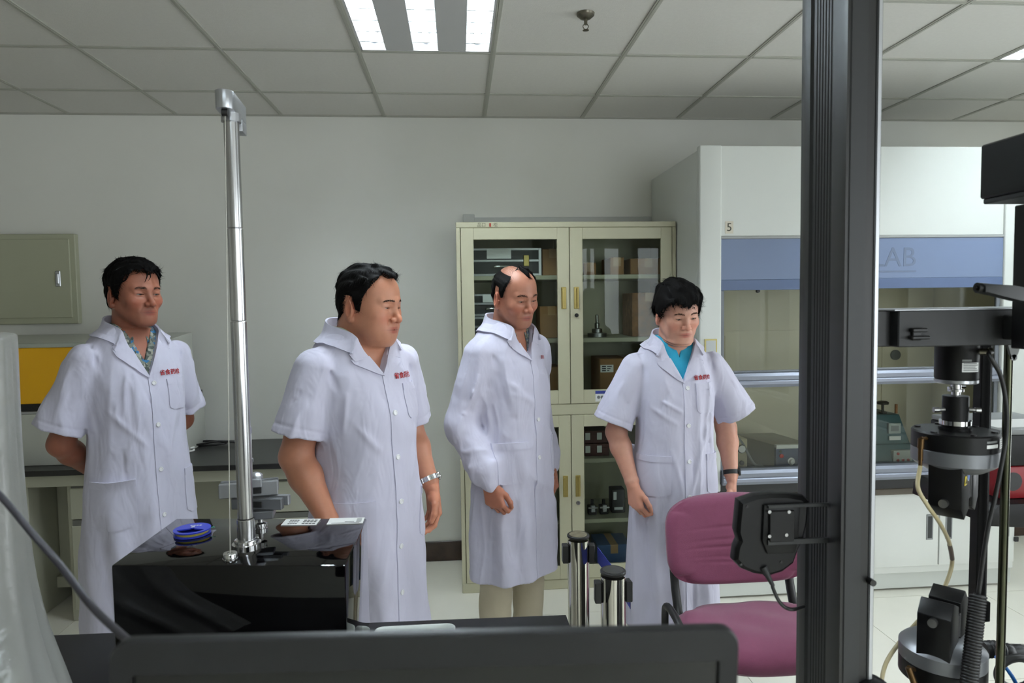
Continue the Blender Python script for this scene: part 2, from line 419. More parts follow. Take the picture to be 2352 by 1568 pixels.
# ---- electric box on the wall at the left
m_ebox = mat('grey_green_steel', (174, 176, 152), 0.5)
a, b = PY(168, 536, 4.12), PY(172, 743, 4.12)
x1, zt, zb = a.x, a.z, b.z
t = thing('electrical_box', 'grey-green steel electrical box set on the back wall at the left', 'electrical box', ((x1 - 0.3), YW - 0.03, zb))
obj('frame', bxf((x1 - 0.62, YW - 0.04, zb), (x1, YW - 0.001, zt), 0.004), m_ebox, t)
d = obj('door', bxf((x1 - 0.585, YW - 0.048, zb + 0.035), (x1 - 0.03, YW - 0.036, zt - 0.03), 0.003), m_ebox, t)
h = PY(133, 640, YW - 0.05)
bm = NB(); box(bm, (h.x - 0.014, YW - 0.053, h.z - 0.045), (h.x + 0.014, YW - 0.046, h.z + 0.045), 0.003); box(bm, (h.x - 0.008, YW - 0.06, h.z - 0.03), (h.x + 0.008, YW - 0.05, h.z + 0.03), 0.003); obj('latch', bm, m_alu, d)
# ---- lab bench
BZ, BF = 0.80, 3.50
BX0, BX1 = -3.36, -0.55
m_top = mat('black_worktop', (32, 32, 32), 0.33)
m_cream_b = mat('bench_grey_cream', (178, 178, 160), 0.45)
bm = NB(); box(bm, (BX0, BF, BZ - 0.028), (BX1, YW - 0.002, BZ), 0.003)
tag(obj('bench_worktop', bm, m_top), 'black laboratory worktop running along the back wall at the left', 'worktop')
t = thing('lab_bench', 'grey-cream steel bench frame with recessed knee panels under the black worktop', 'bench', ((BX0 + BX1) / 2, 3.8, 0))
obj('apron', bxf((BX0, BF + 0.03, BZ - 0.09), (BX1, BF + 0.05, BZ - 0.029)), m_cream_b, t)
ux = lambda px: PY(px, 1200, BF + 0.04).x
spans = [(ux(-140), ux(60)), (ux(150), ux(330)), (ux(612), BX1 - 0.02)]
gaps = [(ux(62), ux(148)), (ux(332), ux(610))]
for a, b in gaps:
    obj('knee_panel', bxf((a, BF + 0.3, 0.16), (b, BF + 0.315, BZ - 0.03)), m_cream_b, t)
    obj('stretcher', bxf((a, BF + 0.26, 0.10), (b, BF + 0.3, 0.16)), m_cream_b, t)
for a in (BX0 + 0.02, BX1 - 0.05): obj('leg', bxf((a, YW - 0.1, 0), (a + 0.04, YW - 0.06, BZ - 0.029)), m_cream_b, t)
lab = ['grey-cream drawer cabinet under the bench at the far left edge', 'grey-cream drawer cabinet under the bench behind the first man', 'grey-cream drawer cabinet under the bench between the steel pole and the second man']
for (a, b), lb in zip(spans, lab):
    t = thing('drawer_cabinet', lb, 'cabinet', ((a + b) / 2, BF + 0.3, 0), group='drawer cabinets under the bench')
    f = BF + 0.045
    obj('body', bxf((a, f + 0.02, 0.0), (b, YW - 0.05, BZ - 0.0285), 0.003), m_cream_b, t)
    for nm, z0, z1 in (('drawer', 0.535, 0.695), ('door', 0.06, 0.50)):
        bm = NB(); box(bm, (a + 0.025, f, z0), (b - 0.02, f + 0.0205, z1), 0.003); d = obj(nm, bm, m_cream_b, t)
        bm = NB(); box(bm, (a + 0.03, f + 0.004, z1 + 0.0), (b - 0.03, f + 0.021, z1 + 0.03)); obj('finger_slot', bm, mat('slot_grey', (104, 104, 98), 0.6), d)
# ---- white machine with a yellow front on the bench
a, b = PY(47, 790, 3.62), PY(392, 1000, 3.62)
zt = a.z; x0, x1 = a.x - 0.35, b.x
t = thing('bench_machine', 'cream bench machine with a yellow front panel on the black worktop, behind the first man', 'machine', ((x0 + x1) / 2, 3.85, BZ))
m_mach = mat('machine_cream', (196, 198, 190), 0.45); m_yel = mat('yellow_panel', (240, 178, 8), 0.45)
z3 = PY(60, 952, 3.62).z; z2 = PY(60, 928, 3.62).z; z1 = PY(60, 799, 3.62).z
obj('lower_body', bxf((x0, 3.62, BZ), (x1, 4.1, z3), 0.006, 2), m_mach, t)
obj('gap_strip', bxf((x0 + 0.004, 3.64, z3), (x1 - 0.004, 4.09, z2), 0.002), m_black, t)
obj('steel_edge', bxf((x0 + 0.002, 3.626, z3), (x1 - 0.002, 3.65, z3 + 0.014), 0.002), m_alu, t)
obj('front_panel', bxf((x0, 3.622, z2), (x1 - 0.06, 3.66, z1), 0.003), m_yel, t, label='yellow front panel')
bm = NB(); prism(bm, [(x0, 3.63, z2), (x0, 4.1, z2), (x0, 4.1, zt + 0.03), (x0, 3.66, z1 + 0.012), (x0, 3.63, z1)], (x1 - 0.055 - x0, 0, 0)); obj('hood', bm, m_mach, t)
obj('top_rim', bxf((x0, 3.615, z1), (x1 - 0.055, 3.68, z1 + 0.022), 0.005, 2), mat('rim_grey', (176, 182, 172), 0.4), t)
# ---- cables lying on the bench
c = PZ(490, 1000, BZ + 0.006)
bm = NB(); tube(bm, [(c.x - 0.2, 4.0, BZ + 0.03), (c.x - 0.12, 3.95, BZ + 0.09), (c.x - 0.07, 3.97, BZ + 0.05), (c.x - 0.06, 4.0, BZ + 0.008), (c.x + 0.1, 3.98, BZ + 0.01), (c.x + 0.17, 4.02, BZ + 0.014), (c.x + 0.05, 4.06, BZ + 0.02), (c.x - 0.08, 4.02, BZ + 0.012), (c.x + 0.02, 3.96, BZ + 0.018), (c.x + 0.14, 3.99, BZ + 0.03), (c.x + 0.24, 4.04, BZ + 0.008)], 0.006, 8)
tag(obj('power_cable', bm, m_black), 'black power cable tangled on the worktop left of the steel pole', 'cable')
bm = NB(); c = PZ(455, 1018, BZ); c.x += 0.11
bm = NB(); tube(bm, [(c.x - 0.22, 3.86, BZ + 0.006), (c.x - 0.1, 3.83, BZ + 0.006), (c.x - 0.05, 3.87, BZ + 0.006), (c.x - 0.1, 3.93, BZ + 0.008), (c.x - 0.17, 3.9, BZ + 0.018), (c.x - 0.1, 3.85, BZ + 0.018), (c.x - 0.06, 3.9, BZ + 0.016), (c.x - 0.14, 3.95, BZ + 0.008)], 0.0055, 8)
tag(obj('white_cable', bm, m_paper), 'white cable looped on the worktop beside the cream machine', 'cable')
# ---- glass-door cabinet
CF = 3.67
cx0, cx1 = PY(1052, 800, CF).x, PY(1553, 800, CF).x
ct = PY(1300, 509, CF).z
zm = PY(1308, 940, CF).z
t = thing('glass_cabinet', 'tall cream steel cabinet with four glass doors behind the third man', 'cabinet', ((cx0 + cx1) / 2, 3.92, 0))
bm = NB(); w = 0.018
box(bm, (cx0, CF + 0.02, 0), (cx0 + w, YW - 0.04, ct)); box(bm, (cx1 - w, CF + 0.02, 0), (cx1, YW - 0.04, ct))
box(bm, (cx0 + w, CF + 0.02, ct - w), (cx1 - w, YW - 0.04, ct)); box(bm, (cx0 + w, CF + 0.02, 0), (cx1 - w, YW - 0.04, 0.07))
box(bm, (cx0 + w, YW - 0.05, 0.07), (cx1 - w, YW - 0.04, ct - w)); box(bm, (cx0 + w, CF + 0.02, zm - 0.02), (cx1 - w, YW - 0.05, zm + 0.02))
box(bm, ((cx0 + cx1) / 2 - 0.01, CF + 0.03, 0.07), ((cx0 + cx1) / 2 + 0.01, YW - 0.05, ct - w))
obj('body', bm, m_cream, t)
bm = NB(); box(bm, (cx0, CF, ct - 0.03), (cx1, CF + 0.02, ct), 0.003); box(bm, (cx0, CF, 0), (cx1, CF + 0.02, 0.055), 0.003)
box(bm, (cx0, CF, 0.055), (cx0 + 0.022, CF + 0.02, ct - 0.03), 0.002); box(bm, (cx1 - 0.022, CF, 0.055), (cx1, CF + 0.02, ct - 0.03), 0.002)
box(bm, (cx0 + 0.022, CF, zm - 0.03), (cx1 - 0.022, CF + 0.02, zm + 0.03), 0.002); obj('front_frame', bm, m_cream, t)
cm = PY(1309, 720, CF).x
def glass_door(x0, x1, z0, z1, side, upper):
    f0, f1 = CF - 0.004, CF + 0.018
    sL, sR = (0.068, 0.066) if side == 'l' else (0.07, 0.062)
    bm = NB(); a, b = 0.062 if upper else 0.065, 0.075
    box(bm, (x0, f0, z0), (x0 + sL, f1, z1), 0.002); box(bm, (x1 - sR, f0, z0), (x1, f1, z1), 0.002)
    box(bm, (x0 + sL, f0, z1 - a), (x1 - sR, f1, z1), 0.002); box(bm, (x0 + sL, f0, z0), (x1 - sR, f1, z0 + b), 0.002)
    d = obj('door', bm, m_cream, t)
    obj('glass_pane', bxf((x0 + sL, CF + 0.006, z0 + b), (x1 - sR, CF + 0.01, z1 - a), 0), m_glass, d)
    hx = x1 - 0.032 if side == 'l' else x0 + 0.034
    hz = PY(1310, 684, CF).z if upper else PY(1330, 1115, CF).z
    bm = NB(); box(bm, (hx - 0.014, f0 - 0.004, hz - 0.06), (hx + 0.014, f0 + 0.001, hz + 0.06), 0.003)
    q = -0.006 if side == 'l' else 0.006
    box(bm, (hx - 0.005 + q, f0 - 0.02, hz - 0.055), (hx + 0.005 + q, f0 - 0.014, hz + 0.055), 0.002)
    for zz in (-0.052, 0.044): box(bm, (hx - 0.005 + q, f0 - 0.016, hz + zz), (hx + 0.005 + q, f0, hz + zz + 0.008))
    obj('handle', bm, m_brass, d)
    if side == 'r':
        lz = hz - 0.095; bm = NB(); cyl(bm, (hx, f0 + 0.001, lz), (hx, f0 - 0.006, lz), 0.011, seg=16); box(bm, (hx - 0.0015, f0 - 0.014, lz - 0.005), (hx + 0.0015, f0 - 0.005, lz + 0.005)); obj('lock', bm, m_black if upper else m_chrome, d)
    return d
dl = glass_door(cx0 + 0.025, cm - 0.002, zm + 0.032, ct - 0.032, 'l', True)
dr = glass_door(cm + 0.002, cx1 - 0.025, zm + 0.032, ct - 0.032, 'r', True)
glass_door(cx0 + 0.025, cm - 0.002, 0.058, zm - 0.032, 'l', False)
glass_door(cm + 0.002, cx1 - 0.025, 0.058, zm - 0.032, 'r', False)
SH = [PY(1430, 635, 3.72).z, PY(1430, 780, 3.72).z, PY(1380, 1058, 3.72).z, PY(1380, 1197, 3.72).z]
for z in SH:
    for a, b in ((cx0 + w, cm - 0.012), (cm + 0.008, cx1 - w)):
        bm = NB(); box(bm, (a, CF + 0.06, z - 0.012), (b, YW - 0.05, z + 0.012), 0.002); obj('shelf', bm, m_creamd, t)
bm = NB(); s_ = PY(1092, 514, CF)
lettering('painted_mark', '品口', mat('faded_ink', (92, 88, 70), 0.7), t, 0.024, facing((s_.x + 0.032, CF - 0.0006, ct - 0.016)), 0.0004, 'faded handwritten mark')
bm = NB(); box(bm, (s_.x + 0.074, CF - 0.0012, ct - 0.025), (s_.x + 0.084, CF + 0.0005, ct - 0.006)); obj('red_stroke', bm, mat('red_ink', (150, 50, 30), 0.7), t)
lettering('painted_mark', '柜', mat('faded_ink', (92, 88, 70), 0.7), t, 0.024, facing((s_.x + 0.108, CF - 0.0006, ct - 0.016)), 0.0004)
q0 = PY(1367, 897, CF)
bm = NB(); box(bm, (q0.x, CF - 0.0055, q0.z - 0.06), (q0.x + 0.12, CF - 0.0038, q0.z), 0); st_ = obj('sticker', bm, m_paper, t, label='white sticker with a blue top strip')
bm = NB(); box(bm, (q0.x, CF - 0.0065, q0.z - 0.017), (q0.x + 0.12, CF - 0.005, q0.z), 0); obj('strip', bm, mat('sticker_blue', (48, 60, 140), 0.5), st_)
bm = NB()
for i in range(2): cyl(bm, (q0.x + 0.018 + 0.02 * i, CF - 0.005, q0.z - 0.036), (q0.x + 0.018 + 0.02 * i, CF - 0.0062, q0.z - 0.036), 0.009, seg=16)
obj('print', bm, m_grey, st_)
# things in the cabinet
def carton(name, lb, x0, x1, z0, h, y0, y1, m=None, label_at=None, grp='cardboard boxes in the glass cabinet'):
    t = thing(name, lb, 'box', ((x0 + x1) / 2, (y0 + y1) / 2, z0), grp)
    obj('carton', bxf((x0, y0, z0), (x1, y1, z0 + h), 0.003), m or m_card, t)
    bm = NB(); box(bm, ((x0 + x1) / 2 - 0.022, y0 - 0.0008, z0 + h - 0.05), ((x0 + x1) / 2 + 0.022, y0 + 0.001, z0 + h + 0.0008)); box(bm, ((x0 + x1) / 2 - 0.022, y0, z0 + h - 0.0005), ((x0 + x1) / 2 + 0.022, y1, z0 + h + 0.0008)); obj('tape', bm, mat('packing_tape', (168, 132, 88), 0.3), t)
    if label_at:
        a, b, c, d = label_at
        bm = NB(); box(bm, (a, y0 - 0.0016, b), (c, y0 - 0.0002, d)); l = obj('paper_label', bm, m_paper, t)
        bm = NB()
        for i in range(3):
            zz = d - (d - b) * (0.2 + 0.28 * i)
            box(bm, (a + 0.12 * (c - a), y0 - 0.0022, zz - 0.004), (a + 0.42 * (c - a), y0 - 0.0014, zz + 0.003)); box(bm, (a + 0.52 * (c - a), y0 - 0.0022, zz - 0.003), (a + (0.88 - 0.1 * i) * (c - a), y0 - 0.0014, zz + 0.002))
        obj('print', bm, m_ink, l)
    return t
Xc = lambda px, y=3.8: PY(px, 700, y).x
def case(lb, x0, x1, z0, h, y0):
    t = thing('instrument_case', lb, 'case', ((x0 + x1) / 2, y0 + 0.14, z0), 'aluminium instrument cases in the glass cabinet')
    obj('shell', bxf((x0 + 0.004, y0 + 0.004, z0 + 0.002), (x1 - 0.004, y0 + 0.26, z0 + h - 0.002), 0.004), mat('case_black', (34, 36, 38), 0.4), t)
    bm = NB()
    for zz in (0, h * 0.5, h - 0.014): box(bm, (x0, y0, z0 + zz), (x1, y0 + 0.264, z0 + zz + 0.014), 0.002)
    box(bm, (x1 - 0.016, y0 - 0.001, z0), (x1 + 0.001, y0 + 0.02, z0 + h), 0.002); box(bm, (x0 - 0.001, y0 - 0.001, z0), (x0 + 0.016, y0 + 0.02, z0 + h), 0.002); obj('edge_profile', bm, m_alu, t)
    for u in (0.06, 0.80):
        xx = x0 + u * (x1 - x0); bm = NB(); box(bm, (xx - 0.016, y0 - 0.008, z0 + h * 0.34), (xx + 0.016, y0 + 0.001, z0 + h * 0.74), 0.003); obj('latch', bm, m_brass, t)
    bm = NB(); box(bm, (x0 + 0.28 * (x1 - x0), y0 - 0.003, z0 + h * 0.62), (x0 + 0.6 * (x1 - x0), y0 + 0.001, z0 + h * 0.96)); obj('paper_label', bm, m_paper, t)
    xm = (x0 + x1) / 2; bm = NB(); tube(bm, [(xm - 0.05, y0, z0 + h * 0.3), (xm - 0.045, y0 - 0.02, z0 + h * 0.33), (xm + 0.045, y0 - 0.02, z0 + h * 0.33), (xm + 0.05, y0, z0 + h * 0.3)], 0.006, 8, 4); obj('carry_handle', bm, m_chrome, t)
S0, S1, S2, S3 = [s + 0.0125 for s in SH]
case('black and silver case on the top left shelf, above the third man\'s head', cx0 + 0.05, Xc(1243), S0, 0.155, 3.77)
case('black and silver case on the second left shelf, the upper one of its pair', cx0 + 0.05, Xc(1205), S1 + 0.13, 0.125, 3.77)
case('black and silver case on the second left shelf, under another case', cx0 + 0.05, Xc(1205), S1, 0.128, 3.77)
carton('cardboard_box', 'brown cardboard box beside the case on the top left shelf', Xc(1247), Xc(1296), S0, 0.15, 3.8, 4.05)
carton('paper_bag', 'tan carton on the second left shelf, right of the third man\'s face', Xc(1240), Xc(1294), S1, 0.18, 3.8, 4.0)
carton('cardboard_box', 'dark brown box behind the third man on the lowest upper left shelf', Xc(1215), Xc(1290), zm + 0.0205, 0.2, 3.85, 4.05)
carton('cardboard_box', 'flat brown box at the left of the top right shelf', Xc(1340), Xc(1368), S0, 0.07, 3.78, 4.0)
carton('cardboard_box', 'tall brown box in the middle of the top right shelf', Xc(1402), Xc(1434), S0, 0.1, 3.8, 4.03)
carton('cardboard_box', 'brown box at the right end of the top right shelf', Xc(1447), Xc(1530), S0, 0.092, 3.79, 4.02)
mp = mat('printed_carton', (138, 100, 66), 0.8, var=0.7, vscale=30)
carton('printed_box', 'brown printed box standing on the second right shelf, left of the fourth man\'s head', Xc(1452), Xc(1530), S1, 0.25, 3.8, 4.03, mp)
carton('cardboard_box', 'large brown cardboard box with a white label, left of the fourth man\'s shoulder', Xc(1376), Xc(1520), zm + 0.0205, 0.245, 3.79, 4.05, None, (Xc(1378, 3.79), PY(1378, 855, 3.79).z, Xc(1408, 3.79), PY(1378, 838, 3.79).z))
m_maroon = mat('maroon_box', (82, 40, 34), 0.5)
for k, lb in enumerate(('maroon box with two white labels, the lower of two stacked behind glass', 'maroon box with two white labels, the upper of two stacked behind glass')):
    a, b, z = Xc(1340), Xc(1396), S2 + 0.075 * k
    t = thing('maroon_box', lb, 'box', ((a + b) / 2, 3.88, z), 'maroon boxes in the glass cabinet')
    bm = NB(); box(bm, (a, 3.79, z), (b, 3.97, z + 0.05), 0.002); obj('base', bm, m_maroon, t); bm = NB(); box(bm, (a - 0.002, 3.788, z + 0.047), (b + 0.002, 3.972, z + 0.072), 0.002); obj('lid', bm, m_maroon, t)
    for u in (0.12, 0.6):
        xx = a + u * (b - a); bm = NB(); box(bm, (xx - 0.014, 3.7865, z + 0.02), (xx + 0.014, 3.789, z + 0.06)); obj('paper_label', bm, m_paper, t)
# metal fixtures
fx = Xc(1375); t = thing('steel_fixture', 'stepped steel fixture with a stem on the second right shelf', 'fixture', (fx, 3.85, S1))
bm = NB(); lathe(bm, (fx, 3.85, S1), [(0.055, 0), (0.055, 0.022), (0.03, 0.026), (0.03, 0.045), (0.02, 0.05)]); obj('base', bm, m_steel, t)
bm = NB(); lathe(bm, (fx, 3.85, S1 + 0.048), [(0.014, 0), (0.014, 0.03), (0.009, 0.034), (0.009, 0.075), (0.006, 0.08)]); obj('stem', bm, m_steel, t)
fx = Xc(1090, 3.8) + 0.02; t = thing('steel_knob_fixture', 'round steel fixture at the left end of the second left shelf', 'fixture', (Xc(1108), 3.74, S1)); fx = Xc(1108)
bm = NB(); lathe(bm, (fx, 3.745, S1), [(0.02, 0), (0.02, 0.012), (0.012, 0.016), (0.012, 0.03)]); obj('base', bm, m_steel, t); bm = NB(); lathe(bm, (fx, 3.745, S1 + 0.03), [(0.012, 0), (0.022, 0.006), (0.022, 0.018), (0.014, 0.024)]); obj('knob', bm, m_steel, t)
for k in range(2):
    fx = Xc(1358 + 27 * k); t = thing('clamp_jig', ['small dark clamp jig with steel screw on the lower right shelf, the left one', 'small dark clamp jig with steel screw on the lower right shelf, the right one'][k], 'jig', (fx, 3.82, S3), 'small jigs in the glass cabinet')
    bm = NB(); box(bm, (fx - 0.024, 3.8, S3), (fx + 0.024, 3.85, S3 + 0.05), 0.003); obj('block', bm, m_black, t); bm = NB(); cyl(bm, (fx - 0.027, 3.79, S3 + 0.045), (fx + 0.027, 3.79, S3 + 0.045), 0.006, seg=12); obj('screw', bm, m_chrome, t)
    bm = NB(); box(bm, (fx - 0.012, 3.785, S3 + 0.02), (fx + 0.012, 3.805, S3 + 0.06), 0.002); obj('clamp', bm, m_alu, t); bm = NB(); cyl(bm, (fx, 3.82, S3 + 0.05), (fx, 3.82, S3 + 0.085), 0.01, seg=12); obj('knob', bm, m_black, t)
fx = Xc(1420); t = thing('black_gauge', 'black upright gauge block on the lower right shelf, next to the fourth man\'s hand', 'gauge', (fx, 3.85, S3))
bm = NB(); box(bm, (fx - 0.04, 3.82, S3), (fx + 0.04, 3.9, S3 + 0.14), 0.004); obj('body', bm, m_black, t); bm = NB(); box(bm, (fx - 0.025, 3.815, S3 + 0.02), (fx + 0.025, 3.822, S3 + 0.035)); box(bm, (fx - 0.03, 3.815, S3 + 0.08), (fx - 0.012, 3.822, S3 + 0.125)); obj('steel_plate', bm, m_alu, t)
fx = Xc(1400); carton('blue_tub', 'blue plastic tub on the floor of the lower right compartment', fx - 0.08, fx + 0.12, 0.0705, 0.12, 3.8, 4.0, mat('blue_plastic', (40, 84, 140), 0.4), None, 'tubs at the cabinet bottom')
fx = Xc(1110); carton('blue_tub', 'blue plastic tub on the floor of the lower left compartment', fx - 0.05, fx + 0.16, 0.0705, 0.14, 3.8, 4.0, mat('blue_plastic', (40, 84, 140), 0.4), None, 'tubs at the cabinet bottom')

# ================================================================ fume hood
HF = 3.32; HB = YW - 0.01
hx0 = PY(1607, 500, HF).x; hx0i = PY(1658, 500, HF).x; hx1i = PY(2310, 500, HF).x; hx1 = hx1i + 0.20
ht = PY(1800, 333, HF).z
sill_z = PY(1760, 1088, HF).z
t = thing('fume_hood', 'white walk-up fume hood with a blue fascia and glass sash behind the dark column', 'fume hood', ((hx0 + hx1) / 2, 3.75, 0))
obj('side_panel', bxf((hx0, HF + 0.04, 0.9), (hx0 + 0.02, HB, ht - 0.02), 0.002), m_white2, t)
obj('side_panel', bxf((hx1 - 0.02, HF + 0.04, 0.9), (hx1, HB, ht - 0.02), 0.002), m_white2, t)
zbase = 0.62
obj('front_post', bxf((hx0, HF, zbase), (hx0i, HF + 0.045, ht), 0.008, 3), m_white2, t)
obj('front_post', bxf((hx1i, HF, zbase), (hx1, HF + 0.045, ht), 0.008, 3), m_white2, t)
z548 = PY(1800, 547, HF).z; z543 = PY(1800, 541, HF).z; z640 = PY(1800, 641, HF).z; z665 = PY(1800, 665, HF).z
tp = obj('top_panel', bxf((hx0i, HF + 0.012, z543), (hx1i, HF + 0.03, ht - 0.002), 0.002), m_white2, t)
obj('top_cover', bxf((hx0 + 0.02, HF + 0.03, ht - 0.04), (hx1 - 0.02, HB, ht - 0.02), 0.001), m_white2, t)
obj('seam_strip', bxf((hx0i, HF + 0.006, z548), (hx1i, HF + 0.022, z543 - 0.001), 0.001), mat('seam_grey', (150, 152, 150), 0.4), t)
m_fascia = mat('fascia_blue', (104, 118, 146), 0.4); m_fascia2 = mat('fascia_blue_dark', (76, 92, 124), 0.4)
fa = obj('fascia', bxf((hx0i, HF + 0.01, z640), (hx1i, HF + 0.03, z548 - 0.0005), 0.001), m_fascia, t, label='blue fascia with faded lettering')
obj('fascia_strip', bxf((hx0i, HF + 0.008, z665), (hx1i, HF + 0.03, z640 - 0.0005), 0.001), m_fascia2, t)
L = PY(2105, 592, HF + 0.009); m_let = mat('fascia_letters', (92, 104, 126), 0.5)
hL = (PY(2080, 567, HF).z - PY(2080, 613, HF).z)
lettering('letters', 'LAB', m_let, fa, hL * 1.38, facing((L.x, HF + 0.0096, L.z)), 0.0006, None, 'RIGHT')
bm = NB(); zz = PY(2060, 622, HF).z; box(bm, (L.x - 0.42, HF + 0.0085, zz - 0.006), (L.x, HF + 0.0105, zz + 0.003)); obj('underline', bm, m_let, fa)
n5 = PY(1677, 521, HF); bm = NB(); box(bm, (n5.x - 0.021, HF + 0.0105, n5.z - 0.032), (n5.x + 0.021, HF + 0.013, n5.z + 0.03)); s5 = obj('number_label', bm, mat('label_cream', (206, 200, 184), 0.6), t)
lettering('numeral', '5', mat('number_ink', (70, 70, 60), 0.7), s5, 0.058, facing((n5.x, HF + 0.0098, n5.z - 0.002)))
# sash
zr1, zr0 = PY(1760, 851, HF).z, PY(1760, 889, HF).z
sa = obj('sash', bxf((hx0i + 0.004, HF + 0.02, zr1 - 0.012), (hx1i - 0.004, HF + 0.034, zr1), 0.002), mat('sash_grey', (104, 108, 114), 0.4), t)
for a_, b_ in ((hx0i + 0.001, hx0i + 0.022), (hx1i - 0.022, hx1i - 0.001)):
    bm = NB(); box(bm, (a_, HF + 0.02, sill_z), (b_, HF + 0.036, z665), 0.002); obj('stile', bm, mat('sash_grey', (104, 108, 114), 0.4), sa)
obj('pane', bxf((hx0i + 0.022, HF + 0.026, zr1), (hx1i - 0.022, HF + 0.031, z665 - 0.0), 0), m_glass2, sa)
obj('pane', bxf((hx0i + 0.022, HF + 0.026, sill_z), (hx1i - 0.022, HF + 0.031, zr0), 0), m_glass2, sa)
m_rail = mat('rail_aluminium', (132, 136, 148), 0.42, 0.5)
def profile_rail(name, z0, z1, y, depth, par):
    zc = (z0 + z1) / 2; h = z1 - z0
    pr = [(y + depth, z1), (y + 0.012, z1), (y + 0.002, z1 - 0.2 * h), (y + 0.004, zc + 0.03 * h), (y + 0.008, zc), (y + 0.001, zc - 0.1 * h), (y, z0 + 0.22 * h), (y + 0.012, z0), (y + depth, z0)]
    bm = NB(); prism(bm, [(hx0i + 0.003, a, b) for a, b in pr], (hx1i - hx0i - 0.006, 0, 0)); return obj(name, bm, m_rail, par)
profile_rail('mid_rail', zr0, zr1 - 0.0125, HF - 0.008, 0.045, sa)
bm = NB(); kx = PY(1745, 668, HF).x; cyl(bm, (kx, HF + 0.03, z665 - 0.006), (kx, HF + 0.012, z665 - 0.006), 0.008, seg=12); obj('stop', bm, m_black, sa)
zs1, zs0 = PY(1760, 1080, HF - 0.03).z, PY(1760, 1113, HF - 0.03).z
profile_rail('sill_rail', zs0, zs1, HF - 0.03, 0.09, t)
obj('under_sill', bxf((hx0i - 0.05, HF + 0.01, zs0 - 0.055), (hx1i + 0.05, HF + 0.05, zs0 + 0.01), 0.001), mat('under_sill_dark', (26, 26, 27), 0.5), t)
obj('work_surface', bxf((hx0 + 0.02, HF + 0.05, zs0 - 0.02), (hx1 - 0.02, HB, zs0 + 0.005), 0.001), mat('hood_slab', (38, 36, 34), 0.35), t)
m_liner = mat('hood_liner', (236, 228, 206), 0.5, spec=0.3)
obj('back_liner', bxf((hx0 + 0.03, HB - 0.09, zs0), (hx1 - 0.03, HB - 0.075, ht - 0.05), 0.001), m_liner, t)
zl = PY(2100, 800, HB - 0.1).z
bm = NB()
for a_ in (0.24, 0.52, 0.8): box(bm, (hx0 + a_ * (hx1 - hx0) - 0.003, HB - 0.096, zs0 + 0.05), (hx0 + a_ * (hx1 - hx0) + 0.003, HB - 0.089, zl + 0.1))
box(bm, (hx0 + 0.05, HB - 0.1, zl + 0.1), (hx1 - 0.05, HB - 0.09, zl + 0.13)); obj('baffle_batten', bm, m_liner, t)
for xx in (hx0 + 0.021, hx1 - 0.03): obj('side_liner', bxf((xx, HF + 0.05, zs0), (xx + 0.009, HB - 0.075, ht - 0.05), 0), m_liner, t)
oc = PY(2058, 815, HB - 0.1); bm = NB(); lathe(bm, (oc.x, HB - 0.09, oc.z), [(0.032, 0), (0.032, 0.01), (0.024, 0.014), (0.01, 0.014)], axis=(0, -1, 0)); obj('service_outlet', bm, m_grey, t)
lg = obj('inner_lamp_cover', bxf((hx0 + 0.2, 3.55, ht - 0.11), (hx1 - 0.2, 3.75, ht - 0.05), 0.004), m_white2, t)
# base
BFY = 3.42
zc1 = PY(2090, 1119, BFY - 0.03).z
obj('counter_edge', bxf((hx0, BFY - 0.04, zc1 - 0.035), (hx1, HF + 0.3, zc1), 0.003), mat('counter_brown', (92, 84, 74), 0.4), t)
obj('base_body', bxf((hx0 + 0.002, BFY + 0.02, 0.1), (hx1 - 0.002, HB, zc1 - 0.036), 0.001), mat('door_white', (230, 232, 228), 0.32), t)
dz0 = PY(2030, 1303, BFY).z
obj('plinth', bxf((hx0 + 0.005, BFY + 0.03, 0.012), (hx1 - 0.005, BFY + 0.05, dz0 + 0.02), 0.001), m_white2, t)
for zz in (hx0 + 0.1, hx1 - 0.14): obj('foot', bxf((zz, BFY + 0.08, 0), (zz + 0.04, BFY + 0.12, 0.1), 0), m_black, t)
dpx = PY(2157, 1220, BFY).x; wdr = 0.46
for k in range(-2, 2):
    a_, b_ = dpx + wdr * k * 0.82 + (0.0), dpx + wdr * (k + 1) * 0.82
    a_, b_ = max(a_, hx0 + 0.01), min(b_, hx1 - 0.01)
    if k == 1: b_ = hx1 - 0.01
    bm = NB(); box(bm, (a_ + 0.004, BFY, dz0), (b_ - 0.004, BFY + 0.0205, zc1 - 0.045), 0.003, 2); d = obj('door', bm, mat('door_white', (230, 232, 228), 0.32), t)
    hx = b_ - 0.055 if k % 2 else a_ + 0.055
    hz = PY(2133, 1210, BFY).z
    bm = NB(); box(bm, (hx - 0.02, BFY - 0.003, hz - 0.07), (hx + 0.02, BFY + 0.003, hz + 0.07), 0.002); h_ = obj('handle', bm, mat('recess_handle', (150, 152, 154), 0.35, 0.6), d)
    bm = NB(); box(bm, (hx - 0.012, BFY - 0.0036, hz - 0.06), (hx + 0.012, BFY - 0.001, hz + 0.06)); obj('recess', bm, mat('recess_dark', (56, 58, 60), 0.5), d)
bm = NB(); kk = PY(2332, 1237, BFY); box(bm, (kk.x - 0.012, BFY - 0.012, kk.z - 0.013), (kk.x + 0.012, BFY + 0.001, kk.z + 0.013), 0.003); obj('latch', bm, m_black, t)
